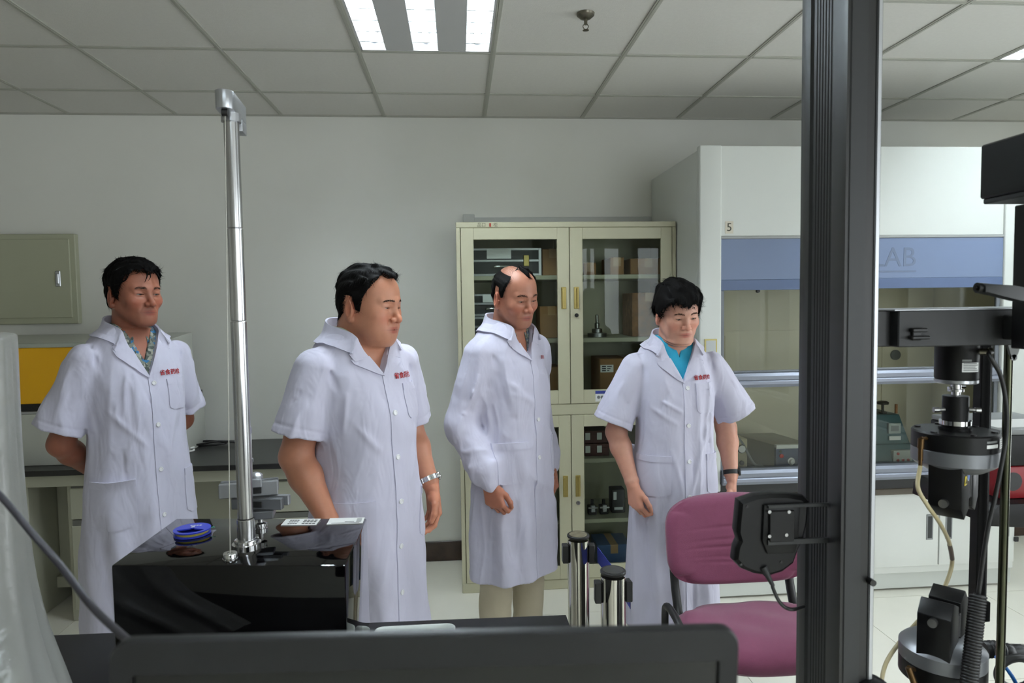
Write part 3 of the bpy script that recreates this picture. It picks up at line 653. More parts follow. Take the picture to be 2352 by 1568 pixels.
# yellow framed notice on the post
n = PY(1632, 792, HF); bm = NB(); t = thing('notice', 'small yellow-framed notice on the hood\'s left post, by the fourth man\'s shoulder', 'notice', (n.x, HF - 0.004, n.z - 0.04))
bm = NB(); box(bm, (n.x - 0.032, HF - 0.006, n.z - 0.045), (n.x + 0.032, HF, n.z + 0.03), 0.001); obj('frame', bm, mat('notice_yellow', (196, 180, 110), 0.5), t)
bm = NB(); box(bm, (n.x - 0.025, HF - 0.0068, n.z - 0.038), (n.x + 0.025, HF - 0.005, n.z + 0.023)); obj('sheet', bm, mat('notice_sheet', (186, 190, 190), 0.5), t)
# ---- devices inside the hood
WZ = zs0 + 0.005
m_beige = mat('device_beige', (176, 168, 138), 0.45)
x0, x1 = PY(1640, 1050, 3.55).x, PY(1717, 1050, 3.55).x; zt = PY(1700, 1008, 3.55).z
t = thing('gauge_box', 'beige device with a round dial gauge inside the hood, beside the fourth man\'s arm', 'device', ((x0 + x1) / 2, 3.65, WZ))
obj('body', bxf((x0, 3.55, WZ), (x1, 3.78, zt), 0.006, 2), m_beige, t)
g = PY(1702, 1030, 3.55); bm = NB(); lathe(bm, (g.x, 3.551, g.z), [(0.024, 0), (0.024, 0.012), (0.02, 0.015)], axis=(0, -1, 0)); di = obj('dial', bm, m_chrome, t)
bm = NB(); cyl(bm, (g.x, 3.536, g.z), (g.x, 3.5345, g.z), 0.019, seg=24); obj('dial_face', bm, m_paper, di)
g = PY(1703, 1062, 3.55); bm = NB(); lathe(bm, (g.x, 3.551, g.z), [(0.012, 0), (0.012, 0.012), (0.008, 0.014)], axis=(0, -1, 0)); obj('knob', bm, m_black, t)
bm = NB(); c0 = PY(1685, 995, 3.56); tube(bm, [(c0.x, 3.57, zt + 0.0), (c0.x + 0.01, 3.56, zt + 0.02), (c0.x + 0.05, 3.55, zt - 0.03), (c0.x + 0.1, 3.53, zt - 0.13), (c0.x + 0.15, 3.54, WZ + 0.03), (c0.x + 0.17, 3.56, WZ + 0.01)], 0.007, 8); obj('hose', bm, m_grey, t)
x0, x1 = PY(1783, 1050, 3.5).x, PY(1868, 1050, 3.5).x; zt = PY(1790, 1028, 3.5).z
t = thing('control_box', 'grey device with dark blue front, red lamp and white knob, left of the column', 'device', ((x0 + x1) / 2 - 0.05, 3.65, WZ))
m_dev = mat('device_grey', (140, 136, 124), 0.4, 0.2)
bm = NB(); prism(bm, [(x0, 3.52, WZ), (x1, 3.52, WZ), (x1 - 0.06, 3.85, WZ), (x0 - 0.09, 3.85, WZ)], (0, 0, zt - WZ + 0.012), 0.003); obj('case', bm, m_dev, t)
bm = NB(); prism(bm, [(x0, 3.5, WZ + 0.004), (x0, 3.521, WZ + 0.004), (x0, 3.521, zt), (x0, 3.505, zt)], (x1 - x0, 0, 0)); fp = obj('front_plate', bm, mat('device_blue', (44, 56, 92), 0.4), t)
g = PY(1795, 1047, 3.5); bm = NB(); lathe(bm, (g.x, 3.504, g.z), [(0.011, 0), (0.011, 0.006), (0.004, 0.009)], axis=(0, -1, 0)); obj('red_lamp', bm, mat('red_button', (210, 40, 30), 0.3), fp)
g = PY(1817, 1059, 3.5); bm = NB(); lathe(bm, (g.x, 3.503, g.z), [(0.02, 0), (0.02, 0.006), (0.014, 0.008), (0.012, 0.022)], axis=(0, -1, 0)); obj('knob', bm, m_white, fp)
g = PY(1793, 1037, 3.5); bm = NB(); cyl(bm, (g.x, 3.506, g.z), (g.x, 3.5, g.z), 0.008, seg=12); obj('switch', bm, m_black, fp)
bm = NB(); box(bm, (x0, 3.499, zt - 0.006), (x1, 3.523, zt + 0.014), 0.001); obj('name_strip', bm, m_paper, fp)
bm = NB(); tube(bm, [(x0 - 0.14, 3.78, WZ + 0.008), (x0 - 0.16, 3.7, WZ + 0.03), (x0 - 0.13, 3.62, WZ + 0.012), (x0 - 0.18, 3.55, WZ + 0.01)], 0.006, 8); obj('lead', bm, m_black, t)
# teal melting point device
x0, x1 = PY(1995, 1030, 3.55).x, PY(2095, 1030, 3.55).x; zt = PY(2060, 955, 3.55).z; zmid = PY(2060, 1020, 3.55).z
m_teal = mat('teal_enamel', (58, 92, 98), 0.4)
t = thing('teal_device', 'teal device with a round knob on top, in the hood right of the column', 'device', ((x0 + x1) / 2, 3.65, WZ))
bm = NB(); xa = x0 + 0.02; prism(bm, [(xa, 3.57, zmid), (x1 - 0.0, 3.57, zmid), (x1 - 0.045, 3.6, zt), (xa, 3.6, zt)], (0, 0.2, 0), 0.003); obj('upper_body', bm, m_teal, t)
bm = NB(); prism(bm, [(x0, 3.52, WZ), (x0, 3.8, WZ), (x0, 3.8, zmid - 0.0005), (x0, 3.56, zmid - 0.0005)], (x1 - x0 + 0.01, 0, 0), 0.003); obj('base', bm, m_teal, t)
g = PY(2055, 984, 3.57); bm = NB(); box(bm, (g.x - 0.036, 3.568, g.z - 0.028), (g.x + 0.036, 3.58, g.z + 0.03), 0.002); sc_ = obj('display', bm, mat('display_pale', (160, 168, 164), 0.4), t)
bm = NB(); box(bm, (g.x - 0.022, 3.5665, g.z - 0.012), (g.x + 0.022, 3.569, g.z + 0.016)); obj('window', bm, m_grey, sc_)
g = PY(2058, 1002, 3.56); bm = NB(); box(bm, (g.x - 0.034, 3.567, g.z - 0.022), (g.x + 0.034, 3.572, g.z + 0.0)); obj('paper_label', bm, m_paper, t)
g = PY(2072, 1048, 3.53); bm = NB(); box(bm, (g.x - 0.055, 3.5225, g.z - 0.035), (g.x + 0.055, 3.56, g.z + 0.035), 0.001); pl_ = obj('keypad', bm, mat('keypad_pale', (180, 184, 178), 0.4), t)
for dx, dz, c in ((-0.03, 0.018, m_maroon), (-0.03, -0.018, m_maroon), (0.0, -0.018, m_maroon), (0.03, -0.018, m_maroon)):
    bm = NB(); cyl(bm, (g.x + dx, 3.5235, g.z + dz), (g.x + dx, 3.518, g.z + dz), 0.0075, seg=12); obj('button', bm, mat('button_red', (170, 50, 46), 0.4), pl_)
g = PY(2035, 940, 3.62); bm = NB(); lathe(bm, (g.x, 3.65, zt - 0.002), [(0.022, 0), (0.022, 0.01), (0.007, 0.012), (0.007, 0.05), (0.03, 0.054), (0.032, 0.066), (0.02, 0.072)]); obj('top_knob', bm, mat('bakelite', (44, 42, 38), 0.4), t)
g = PY(2066, 945, 3.62); bm = NB(); cyl(bm, (g.x, 3.65, zt - 0.002), (g.x, 3.65, zt + 0.05), 0.008, seg=12); obj('peg', bm, mat('wood_peg', (150, 100, 58), 0.6), t)
# ================================================================ implicit surfaces for the people (numpy)
f32 = np.float32
def V3(*a): return np.array(a, f32)
def smin(a, b, k):
    h = np.maximum(k - np.abs(a - b), 0) / k
    return np.minimum(a, b) - h * h * (k * 0.25)
def smax(a, b, k): return -smin(-a, -b, k)
def sstep(x): x = np.clip(x, 0, 1); return x * x * (3 - 2 * x)
def d_cap(P, a, b, ra, rb):
    ba = b - a; pa = P - a
    h = np.clip(pa @ ba / max(float(ba @ ba), 1e-9), 0, 1)
    q = pa - h[:, None] * ba
    return np.sqrt((q * q).sum(1)) - (ra + (rb - ra) * h)
def d_ell(P, c, r, R=None):
    q = P - c
    if R is not None: q = q @ R
    q1 = q / r; k0 = np.sqrt((q1 * q1).sum(1)); q2 = q1 / r; k1 = np.sqrt((q2 * q2).sum(1)) + 1e-6
    return k0 * (k0 - 1) / k1
class Field:
    """a list of primitives evaluated in order; far ones are skipped point by point"""
    def __init__(self): self.L = []
    def cap(self, a, b, ra, rb=None, k=0.01, op='u'):
        a = V3(*a); b = V3(*b); rb = ra if rb is None else rb
        c = (a + b) / 2; R = float(np.linalg.norm(b - a)) / 2 + max(ra, rb)
        self.L.append((op, k, c, R, lambda P: d_cap(P, a, b, ra, rb))); return self
    def ell(self, c, r, k=0.01, op='u', R=None):
        c = V3(*c); r = V3(*r)
        self.L.append((op, k, c, float(r.max()), lambda P: d_ell(P, c, r, R))); return self
    def sph(self, c, r, k=0.01, op='u'): return self.cap(c, c, r, r, k, op)
    def fn(self, f): self.L.append(('f', 0, None, 0, f)); return self
    def fold(self, a, b, amp, w):
        """a raised (amp > 0) or sunken crease along the segment ab"""
        a = V3(*a); b = V3(*b); ba = b - a; L2 = float(ba @ ba) + 1e-9
        def g(P):
            pa = P - a; h = np.clip(pa @ ba / L2, 0, 1); q = pa - h[:, None] * ba
            return -amp * np.exp(-(q * q).sum(1) / (w * w)) * np.sqrt(np.clip(1 - (2 * h - 1) ** 4, 0, 1))
        self.L.append(('a', 0, (a + b) / 2, float(np.linalg.norm(ba)) / 2 + 2.6 * w, g)); return self
    def __call__(self, P):
        P = np.ascontiguousarray(P, f32); n = len(P); d = np.full(n, 1e3, f32)
        for op, k, c, R, f in self.L:
            if op == 'f': d = f(P, d).astype(f32); continue
            q = P - c; lb = np.sqrt((q * q).sum(1)) - R
            m = (lb < d + k) if op == 'u' else ((lb < k - d) if op == 's' else (lb < 0))
            i = np.nonzero(m)[0]
            if len(i) == 0: continue
            e = f(P[i]).astype(f32); x = d[i]
            if op == 'u': d[i] = smin(x, e, k) if k > 0 else np.minimum(x, e)
            elif op == 's': d[i] = smax(x, -e, k) if k > 0 else np.maximum(x, -e)
            else: d[i] = x + e
        return d
CORN = np.array([(i, j, k) for i in (0, 1) for j in (0, 1) for k in (0, 1)], np.int64)
EDGES = [(0, 4), (1, 5), (2, 6), (3, 7), (0, 2), (1, 3), (4, 6), (5, 7), (0, 1), (2, 3), (4, 5), (6, 7)]
def key(I): return ((I[:, 0] + 4096) << 40) | ((I[:, 1] + 4096) << 20) | (I[:, 2] + 4096)
def mesh_field(f, lo, hi, h, levels=4, keep=None, refine=1):
    """surface nets on the cells that touch the surface; keep(P) may drop cells (an open border is left there)"""
    lo = np.array(lo, f32); S = h * 2 ** levels
    n = np.ceil((np.array(hi, f32) - lo) / S).astype(int)
    I = np.stack(np.meshgrid(*[np.arange(x) for x in n], indexing='ij'), -1).reshape(-1, 3).astype(np.int64)
    for l in range(levels + 1):
        S = h * 2 ** (levels - l)
        c = (lo + (I + 0.5) * S).astype(f32)
        I = I[np.abs(f(c)) < S * 1.25 + (0.022 if l < levels else 0.002)]
        if l < levels: I = (I[:, None, :] * 2 + CORN[None]).reshape(-1, 3)
    if keep is not None: I = I[keep((lo + (I + 0.5) * h).astype(f32))]
    CI = I[:, None, :] + CORN[None]
    ck = key(CI.reshape(-1, 3)); uk, inv = np.unique(ck, return_inverse=True)
    U = np.stack([(uk >> 40) - 4096, ((uk >> 20) & 0xFFFFF) - 4096, (uk & 0xFFFFF) - 4096], 1)
    val = f((lo + U * h).astype(f32)); cv = val[inv].reshape(-1, 8)
    act = (cv.min(1) < 0) & (cv.max(1) >= 0)
    I = I[act]; cv = cv[act]
    acc = np.zeros((len(I), 3), f32); cnt = np.zeros(len(I), f32)
    for a, b in EDGES:
        va, vb = cv[:, a], cv[:, b]; m = (va < 0) != (vb < 0)
        t = np.where(m, va / np.where(m, va - vb, 1), 0)
        acc += np.where(m[:, None], CORN[a] + (CORN[b] - CORN[a]) * t[:, None], 0); cnt += m
    Vt = (lo + (I + acc / cnt[:, None]) * h).astype(f32)
    for _ in range(refine):
        e = h * 0.35; g = np.stack([f(Vt + np.array(x, f32) * e) - f(Vt - np.array(x, f32) * e) for x in ((1, 0, 0), (0, 1, 0), (0, 0, 1))], 1) / (2 * e)
        g2 = (g * g).sum(1) + 1e-6
        Vt = Vt - g * np.clip(f(Vt) / g2, -h * 0.7, h * 0.7)[:, None]
    ik = key(I); order = np.argsort(ik); sk = ik[order]
    def look(J):
        kk = key(J); p = np.clip(np.searchsorted(sk, kk), 0, len(sk) - 1)
        return np.where(sk[p] == kk, order[p], -1)
    Q = []
    for ax, (u, v), ci in ((0, (1, 2), 4), (1, (2, 0), 2), (2, (0, 1), 1)):
        s0, s1 = cv[:, 0] < 0, cv[:, ci] < 0; m = np.nonzero(s0 != s1)[0]
        du = np.zeros(3, np.int64); du[u] = 1; dv = np.zeros(3, np.int64); dv[v] = 1
        b = look(I[m] - du); c_ = look(I[m] - du - dv); d_ = look(I[m] - dv)
        ok = (b >= 0) & (c_ >= 0) & (d_ >= 0); q = np.stack([m, b, c_, d_], 1)[ok]
        fl = s0[m][ok]; q[~fl] = q[~fl][:, ::-1]; Q.append(q)
    Q = np.concatenate(Q)
    used = np.unique(Q); mp = np.full(len(Vt), -1); mp[used] = np.arange(len(used))
    return Vt[used], mp[Q]
def boundary_loops(Q, off=0):
    e = np.concatenate([Q[:, [0, 1]], Q[:, [1, 2]], Q[:, [2, 3]], Q[:, [3, 0]]])
    s = np.sort(e, 1); u, inv, c = np.unique(s, axis=0, return_inverse=True, return_counts=True)
    b = e[(c == 1)[inv.ravel()]]
    nxt = {}
    for x, y in b: nxt.setdefault(int(x), []).append(int(y))
    loops = []
    while nxt:
        st = next(iter(nxt)); cur = st; lp = []
        while cur in nxt:
            lp.append(cur); l = nxt[cur]; y = l.pop()
            if not l: del nxt[cur]
            cur = y
            if cur == st: break
        if len(lp) > 8: loops.append(lp)
    return loops
def stitch(V, la, lb, c, ax):
    """triangles that join two closed loops around the axis ax through c"""
    x, y, d = frame_of(ax); x = np.array(x); y = np.array(y)
    ang = lambda L: np.arctan2((V[L] - c) @ y, (V[L] - c) @ x)
    def order(L):
        a = ang(L); i = np.argsort(a); return [L[k] for k in i], a[i]
    A, aa = order(np.array(la)); B, ab = order(np.array(lb)); T = []; i = j = 0; nA, nB = len(A), len(B)
    while i < nA or j < nB:
        ta = aa[i + 1] if i + 1 < nA else aa[0] + 2 * np.pi if i < nA else 1e9
        tb = ab[j + 1] if j + 1 < nB else ab[0] + 2 * np.pi if j < nB else 1e9
        if i < nA and (ta <= tb or j >= nB): T.append((A[i % nA], A[(i + 1) % nA], B[j % nB])); i += 1
        else: T.append((A[i % nA], B[(j + 1) % nB], B[j % nB])); j += 1
    return T
def rotm(yaw=0, pitch=0, roll=0):
    y, p, r = map(math.radians, (yaw, pitch, roll))
    return np.array((Matrix.Rotation(y, 3, 'Z') @ Matrix.Rotation(p, 3, 'X') @ Matrix.Rotation(r, 3, 'Y')), f32)
def waves(seed, n, kmin, kmax, aniso):
    r = np.random.default_rng(seed); K = r.normal(size=(n, 3)) * np.array(aniso); K /= np.linalg.norm(K, axis=1)[:, None]
    K = (K * np.exp(r.uniform(math.log(kmin), math.log(kmax), n))[:, None]).astype(f32); ph = r.uniform(0, 6.28, n).astype(f32)
    def g(P):
        s = np.zeros(len(P), f32); w = 0.0
        for i in range(n): t = np.sin(P @ K[i] + ph[i] + w); s += t; w = 0.9 * t
        return s / math.sqrt(n)
    return g
def stack_fn(knots):
    """knots: z, half width, half depth, centre y, exponent -> distance to the lofted tube"""
    kn = np.array(knots, float); z = np.linspace(kn[0, 0], kn[-1, 0], 120); n = len(kn); tab = []
    for c in range(1, 5):
        y = kn[:, c]; x = kn[:, 0]; m = np.gradient(y, x); i = np.clip(np.searchsorted(x, z) - 1, 0, n - 2); hh = x[i + 1] - x[i]; t = (z - x[i]) / hh
        tab.append((2 * t ** 3 - 3 * t ** 2 + 1) * y[i] + (t ** 3 - 2 * t ** 2 + t) * hh * m[i] + (-2 * t ** 3 + 3 * t ** 2) * y[i + 1] + (t ** 3 - t ** 2) * hh * m[i + 1])
    def g(P, inset=0.0):
        a, b, cy, e = [np.interp(P[:, 2], z, t) for t in tab]
        a = a - inset; b = b - inset
        qx = np.abs(P[:, 0]) / a + 1e-6; qy = np.abs(P[:, 1] - cy) / b + 1e-6
        r = (qx ** e + qy ** e) ** (1 / e); rp = r ** (1 - e)
        gr = np.sqrt((rp * qx ** (e - 1) / a) ** 2 + (rp * qy ** (e - 1) / b) ** 2) + 1e-6
        return ((r - 1) / gr).astype(f32)
    return g
# ================================================================ people
def skin_mat():
    m = mat('skin', (190, 140, 112), 0.42, spec=0.4, sub=0.08); nt = m.node_tree; b = nt.nodes['Principled BSDF']
    at = nt.nodes.new('ShaderNodeAttribute'); at.attribute_name = 'tone'
    tc = nt.nodes.new('ShaderNodeTexCoord'); n = nt.nodes.new('ShaderNodeTexNoise'); n.inputs['Scale'].default_value = 55; n.inputs['Detail'].default_value = 4
    nt.links.new(tc.outputs['Object'], n.inputs['Vector'])
    mr = nt.nodes.new('ShaderNodeMapRange'); mr.inputs['To Min'].default_value = 0.9; mr.inputs['To Max'].default_value = 1.1; nt.links.new(n.outputs['Fac'], mr.inputs[0])
    mx = nt.nodes.new('ShaderNodeMix'); mx.data_type = 'RGBA'; mx.blend_type = 'MULTIPLY'; mx.inputs['Factor'].default_value = 1
    nt.links.new(at.outputs['Color'], mx.inputs['A']); nt.links.new(mr.outputs[0], mx.inputs['B']); nt.links.new(mx.outputs['Result'], b.inputs['Base Color'])
    n2 = nt.nodes.new('ShaderNodeTexNoise'); n2.inputs['Scale'].default_value = 420; nt.links.new(tc.outputs['Object'], n2.inputs['Vector'])
    bp = nt.nodes.new('ShaderNodeBump'); bp.inputs['Strength'].default_value = 0.18; bp.inputs['Distance'].default_value = 0.0006
    nt.links.new(n2.outputs['Fac'], bp.inputs['Height']); nt.links.new(bp.outputs[0], b.inputs['Normal'])
    return m
def coat_mat():
    m = mat('coat_cloth', (200, 198, 216), 0.78, spec=0.25, sheen=0.08); nt = m.node_tree; b = nt.nodes['Principled BSDF']
    tc = nt.nodes.new('ShaderNodeTexCoord'); mp = nt.nodes.new('ShaderNodeMapping'); mp.inputs['Scale'].default_value = (1, 1, 0.42); nt.links.new(tc.outputs['Object'], mp.inputs[0])
    n = nt.nodes.new('ShaderNodeTexNoise'); n.inputs['Scale'].default_value = 16; n.inputs['Detail'].default_value = 2; n.inputs['Distortion'].default_value = 0.7
    nt.links.new(mp.outputs[0], n.inputs['Vector'])
    n2 = nt.nodes.new('ShaderNodeTexNoise'); n2.inputs['Scale'].default_value = 900; nt.links.new(tc.outputs['Object'], n2.inputs['Vector'])
    n3 = nt.nodes.new('ShaderNodeTexNoise'); n3.noise_type = 'RIDGED_MULTIFRACTAL'; n3.inputs['Scale'].default_value = 9; n3.inputs['Detail'].default_value = 1.5; n3.inputs['Distortion'].default_value = 0.5
    nt.links.new(mp.outputs[0], n3.inputs['Vector']); ad = nt.nodes.new('ShaderNodeMath'); ad.operation = 'MULTIPLY_ADD'; ad.inputs[1].default_value = 0.35
    nt.links.new(n3.outputs['Fac'], ad.inputs[0]); nt.links.new(n.outputs['Fac'], ad.inputs[2])
    b1 = nt.nodes.new('ShaderNodeBump'); b1.inputs['Strength'].default_value = 0.6; b1.inputs['Distance'].default_value = 0.012; nt.links.new(ad.outputs[0], b1.inputs['Height'])
    b2 = nt.nodes.new('ShaderNodeBump'); b2.inputs['Strength'].default_value = 0.15; b2.inputs['Distance'].default_value = 0.0008; nt.links.new(n2.outputs['Fac'], b2.inputs['Height'])
    nt.links.new(b1.outputs[0], b2.inputs['Normal']); nt.links.new(b2.outputs[0], b.inputs['Normal'])
    return m
def pattern_mat(name, cols, scale):
    m = mat(name, cols[0], 0.8); nt = m.node_tree; b = nt.nodes['Principled BSDF']; tc = nt.nodes.new('ShaderNodeTexCoord')
    v = nt.nodes.new('ShaderNodeTexVoronoi'); v.inputs['Scale'].default_value = scale; nt.links.new(tc.outputs['Object'], v.inputs['Vector'])
    sx = nt.nodes.new('ShaderNodeSeparateColor'); nt.links.new(v.outputs['Color'], sx.inputs[0]); r = nt.nodes.new('ShaderNodeValToRGB'); r.color_ramp.interpolation = 'CONSTANT'
    while len(r.color_ramp.elements) < len(cols): r.color_ramp.elements.new(0.5)
    for i, c in enumerate(cols): r.color_ramp.elements[i].position = i / len(cols); r.color_ramp.elements[i].color = rgb(*c)
    nt.links.new(sx.outputs[0], r.inputs[0]); nt.links.new(r.outputs[0], b.inputs['Base Color']); return m
M_SKIN, M_COAT = skin_mat(), coat_mat()
M_HAIR = mat('black_hair', (10, 9, 9), 0.7, spec=0.1, bump=0.4, bscale=500)
M_BROW = mat('brow_hair', (46, 34, 28), 0.7, spec=0.1)
M_BUT = mat('white_button', (224, 224, 226), 0.3)
M_RED = mat('red_embroidery', (178, 40, 44), 0.8)

def head_field(c):
    """head-local frame: origin between the eyes' height and the skull's middle, -Y forward, chin at z = -0.115, crown at 0.118"""
    w = c.get('wide', 1.0); fat = c.get('fat', 0.0); H = Field()
    H.ell((0, 0.018, 0.030), (0.0745 * w, 0.094, 0.088), 0.01)
    H.ell((0, -0.030, 0.040), (0.064 * w, 0.058, 0.062), 0.03)
    H.ell((0, -0.028, -0.022), (0.0645 * w + 0.005 * fat, 0.060, 0.078), 0.03)
    H.ell((0, -0.036, -0.074), (0.044 * w + 0.012 * fat, 0.046, 0.040), 0.035)
    H.ell((0, -0.072, -0.096), (0.021, 0.016, 0.017), 0.03)
    for s in (-1, 1):
        H.cap((s * 0.052 * w, 0.006, -0.052), (s * 0.022, -0.064, -0.098), 0.015 + 0.004 * fat, 0.013, 0.035)
        H.ell((s * 0.043 * w, -0.062, -0.026), (0.023, 0.018, 0.019), 0.03)
        if fat: H.ell((s * 0.047, -0.046, -0.066), (0.024 * fat, 0.028 * fat, 0.03 * fat), 0.035)
        H.cap((s * 0.010, -0.0835, 0.019), (s * 0.044, -0.070, 0.020), 0.0095, 0.008, 0.016)
    if fat: H.ell((0, -0.028, -0.112), (0.046, 0.042, 0.022 * fat), 0.03)
    for s in (-1, 1):   # eye hollows, lids, slit
        H.ell((s * 0.0315, -0.099, 0.000), (0.0185, 0.017, 0.0115), 0.014, 's')
        H.ell((s * 0.0325, -0.0715, 0.0005), (0.0180, 0.0152, 0.0128), 0.007)
        H.cap((s * 0.018, -0.0835, 0.0075), (s * 0.046, -0.0735, 0.0065), 0.0048, 0.004, 0.007)
        H.fold((s * 0.020, -0.0870, -0.0105), (s * 0.045, -0.0765, -0.0100), -0.0010, 0.0030)
        q = c.get('slit', 0.0032); Rz_ = np.array(Matrix.Rotation(math.radians(s * 16), 3, 'Z') @ Matrix.Rotation(math.radians(-s * 3), 3, 'Y'), f32)
        H.ell((s * 0.0322, -0.0845, -0.0016), (0.0138, 0.0100, q), 0.0012, 's', R=Rz_)
        H.fold((s * 0.019, -0.0885, 0.0052), (s * 0.045, -0.0775, 0.0050), -0.0012, 0.0022)
    nw = c.get('nose', 1.0)
    H.cap((0, -0.0815, 0.010), (0, -0.1045, -0.030), 0.0072, 0.0098, 0.014)
    H.sph((0, -0.1065, -0.0345), 0.0108 * nw, 0.008)
    for s in (-1, 1):
        H.ell((s * 0.0132 * nw, -0.0955, -0.0375), (0.0082, 0.0105, 0.0078), 0.006)
        H.ell((s * 0.0066 * nw, -0.1040, -0.0455), (0.0036, 0.0050, 0.0032), 0.003, 's')
        H.fold((s * 0.0205, -0.0905, -0.036), (s * 0.034, -0.080, -0.068), -0.0026 - 0.001 * fat, 0.0055)
        H.fold((s * 0.0165, -0.0925, -0.041), (s * 0.0205, -0.0895, -0.033), -0.002, 0.003)
    H.ell((0, -0.0735, -0.0665), (0.034, 0.0160, 0.023), 0.022)
    mo = c.get('mouth', 0.0)
    for s in (-1, 1):
        H.cap((s * 0.0270, -0.0785, -0.0676), (s * 0.0050, -0.0885, -0.0636), 0.0026, 0.0044, 0.005)
        H.cap((s * 0.0255, -0.0785, -0.0702 - mo), (0, -0.0875, -0.0740 - mo), 0.0028, 0.0054, 0.005)
        H.fold((s * 0.0300, -0.0800, -0.0692), (-s * 0.004, -0.0925, -0.0686 - mo * 0.3), -0.0030 - mo, 0.0024 + mo * 0.4)
    H.fold((-0.012, -0.088, -0.082), (0.012, -0.088, -0.082), -0.0025, 0.006)
    H.fold((0, -0.1, -0.049), (0, -0.096, -0.057), -0.0012, 0.003)
    for s in (-1, 1):   # ears
        R = np.array(Matrix.Rotation(math.radians(s * 24), 3, 'Z') @ Matrix.Rotation(math.radians(-12), 3, 'X'), f32)
        H.ell((s * 0.0775 * w, 0.022, -0.020), (0.0085, 0.0195, 0.0330), 0.006, R=R)
        H.ell((s * 0.0862 * w, 0.0185, -0.016), (0.0066, 0.0122, 0.0205), 0.004, 's', R=R)
        H.ell((s * 0.0755 * w, 0.013, -0.045), (0.0062, 0.009, 0.010), 0.006)
        H.cap((s * 0.0765 * w, 0.005, -0.018), (s * 0.0775 * w, 0.007, -0.030), 0.0042, 0.0036, 0.004)
    return H
def skull_field(c):
    w = c.get('wide', 1.0); H = Field()
    H.ell((0, 0.018, 0.030), (0.0745 * w, 0.094, 0.088), 0.01); H.ell((0, -0.030, 0.040), (0.064 * w, 0.058, 0.062), 0.03)
    H.ell((0, -0.028, -0.025), (0.0665 * w, 0.060, 0.080), 0.03); H.cap((0, 0.035, -0.03), (0, 0.045, -0.13), 0.060, 0.056, 0.03)
    return H
def tone_of(P, c):
    """skin colour per vertex: the person's own tone, redder lips, cheeks and nose, darker shaved chin"""
    base = np.array([lin(v) for v in c['skin']], f32); T = np.tile(base, (len(P), 1))
    g = lambda p, s: np.exp(-(((P - V3(*p)) / V3(*s)) ** 2).sum(1))[:, None]
    T *= 1 + g((0, -0.1, -0.035), (0.02, 0.03, 0.016)) * (V3(1.06, 0.84, 0.8) - 1)
    for s in (-1, 1): T *= 1 + g((s * 0.045, -0.075, -0.035), (0.022, 0.03, 0.02)) * (V3(1.06, 0.84, 0.82) - 1); T *= 1 + g((s * 0.08, 0.015, -0.01), (0.012, 0.025, 0.035)) * (V3(1.05, 0.8, 0.76) - 1)
    mo = c.get('mouth', 0)
    lip = np.maximum(g((0, -0.092, -0.0630), (0.022, 0.03, 0.0036)), np.maximum(g((0, -0.09, -0.0735 - mo), (0.020, 0.03, 0.0046)), g((0, -0.09, -0.068 - mo / 2), (0.025, 0.03, 0.003))))
    lip = np.clip(lip * 1.5, 0, 1) * (P[:, 1:2] < -0.07); T *= 1 + lip * (V3(0.74, 0.44, 0.46) - 1); T *= 1 - np.clip(1.3 * g((0, -0.09, -0.0687 - mo * 0.3), (0.024, 0.03, 0.0014 + mo * 0.4)), 0, 1) * V3(0.5, 0.55, 0.55)
    for s in (-1, 1): T *= 1 - np.clip(1.2 * g((s * 0.0325, -0.085, 0.0016), (0.013, 0.02, 0.0020)), 0, 1) * V3(0.55, 0.6, 0.62)
    st = np.clip(g((0, -0.07, -0.085), (0.05, 0.05, 0.03)) + g((0, -0.1, -0.055), (0.024, 0.03, 0.007)), 0, 1) * (1 - lip); T *= 1 - st * c.get('stubble', 0.12) * V3(1.0, 0.9, 0.8)
    return T
def hairline(c, P):
    """height above the hair's lower edge, positive where hair grows"""
    az = np.degrees(np.arctan2(np.abs(P[:, 0]), -(P[:, 1] - 0.0)))          # 0 front .. 180 back
    sd = np.sign(P[:, 0])
    zl = np.interp(az, c['hl_az'], c['hl_z'])
    jag = c['jag'](P * V3(1, 1, 0.3)) * c.get('jag_amp', 0.004)
    return P[:, 2] - zl + jag * np.clip((110 - az) / 30, 0.25, 1), az
def hair_thick(c, P):
    h, az = hairline(c, P)
    top = sstep((P[:, 2] - 0.03) / 0.07)
    t = c['t_side'] + (c['t_top'] - c['t_side']) * top
    if 'thin' in c: t = t * c['thin'](P)
    fr = sstep((60 - az) / 40) * sstep((P[:, 2] - 0.02) / 0.04); t = t + c.get('t_front', 0) * fr
    s = sstep(h / c.get('edge', 0.014))
    return t * s - 0.004 * (1 - s)
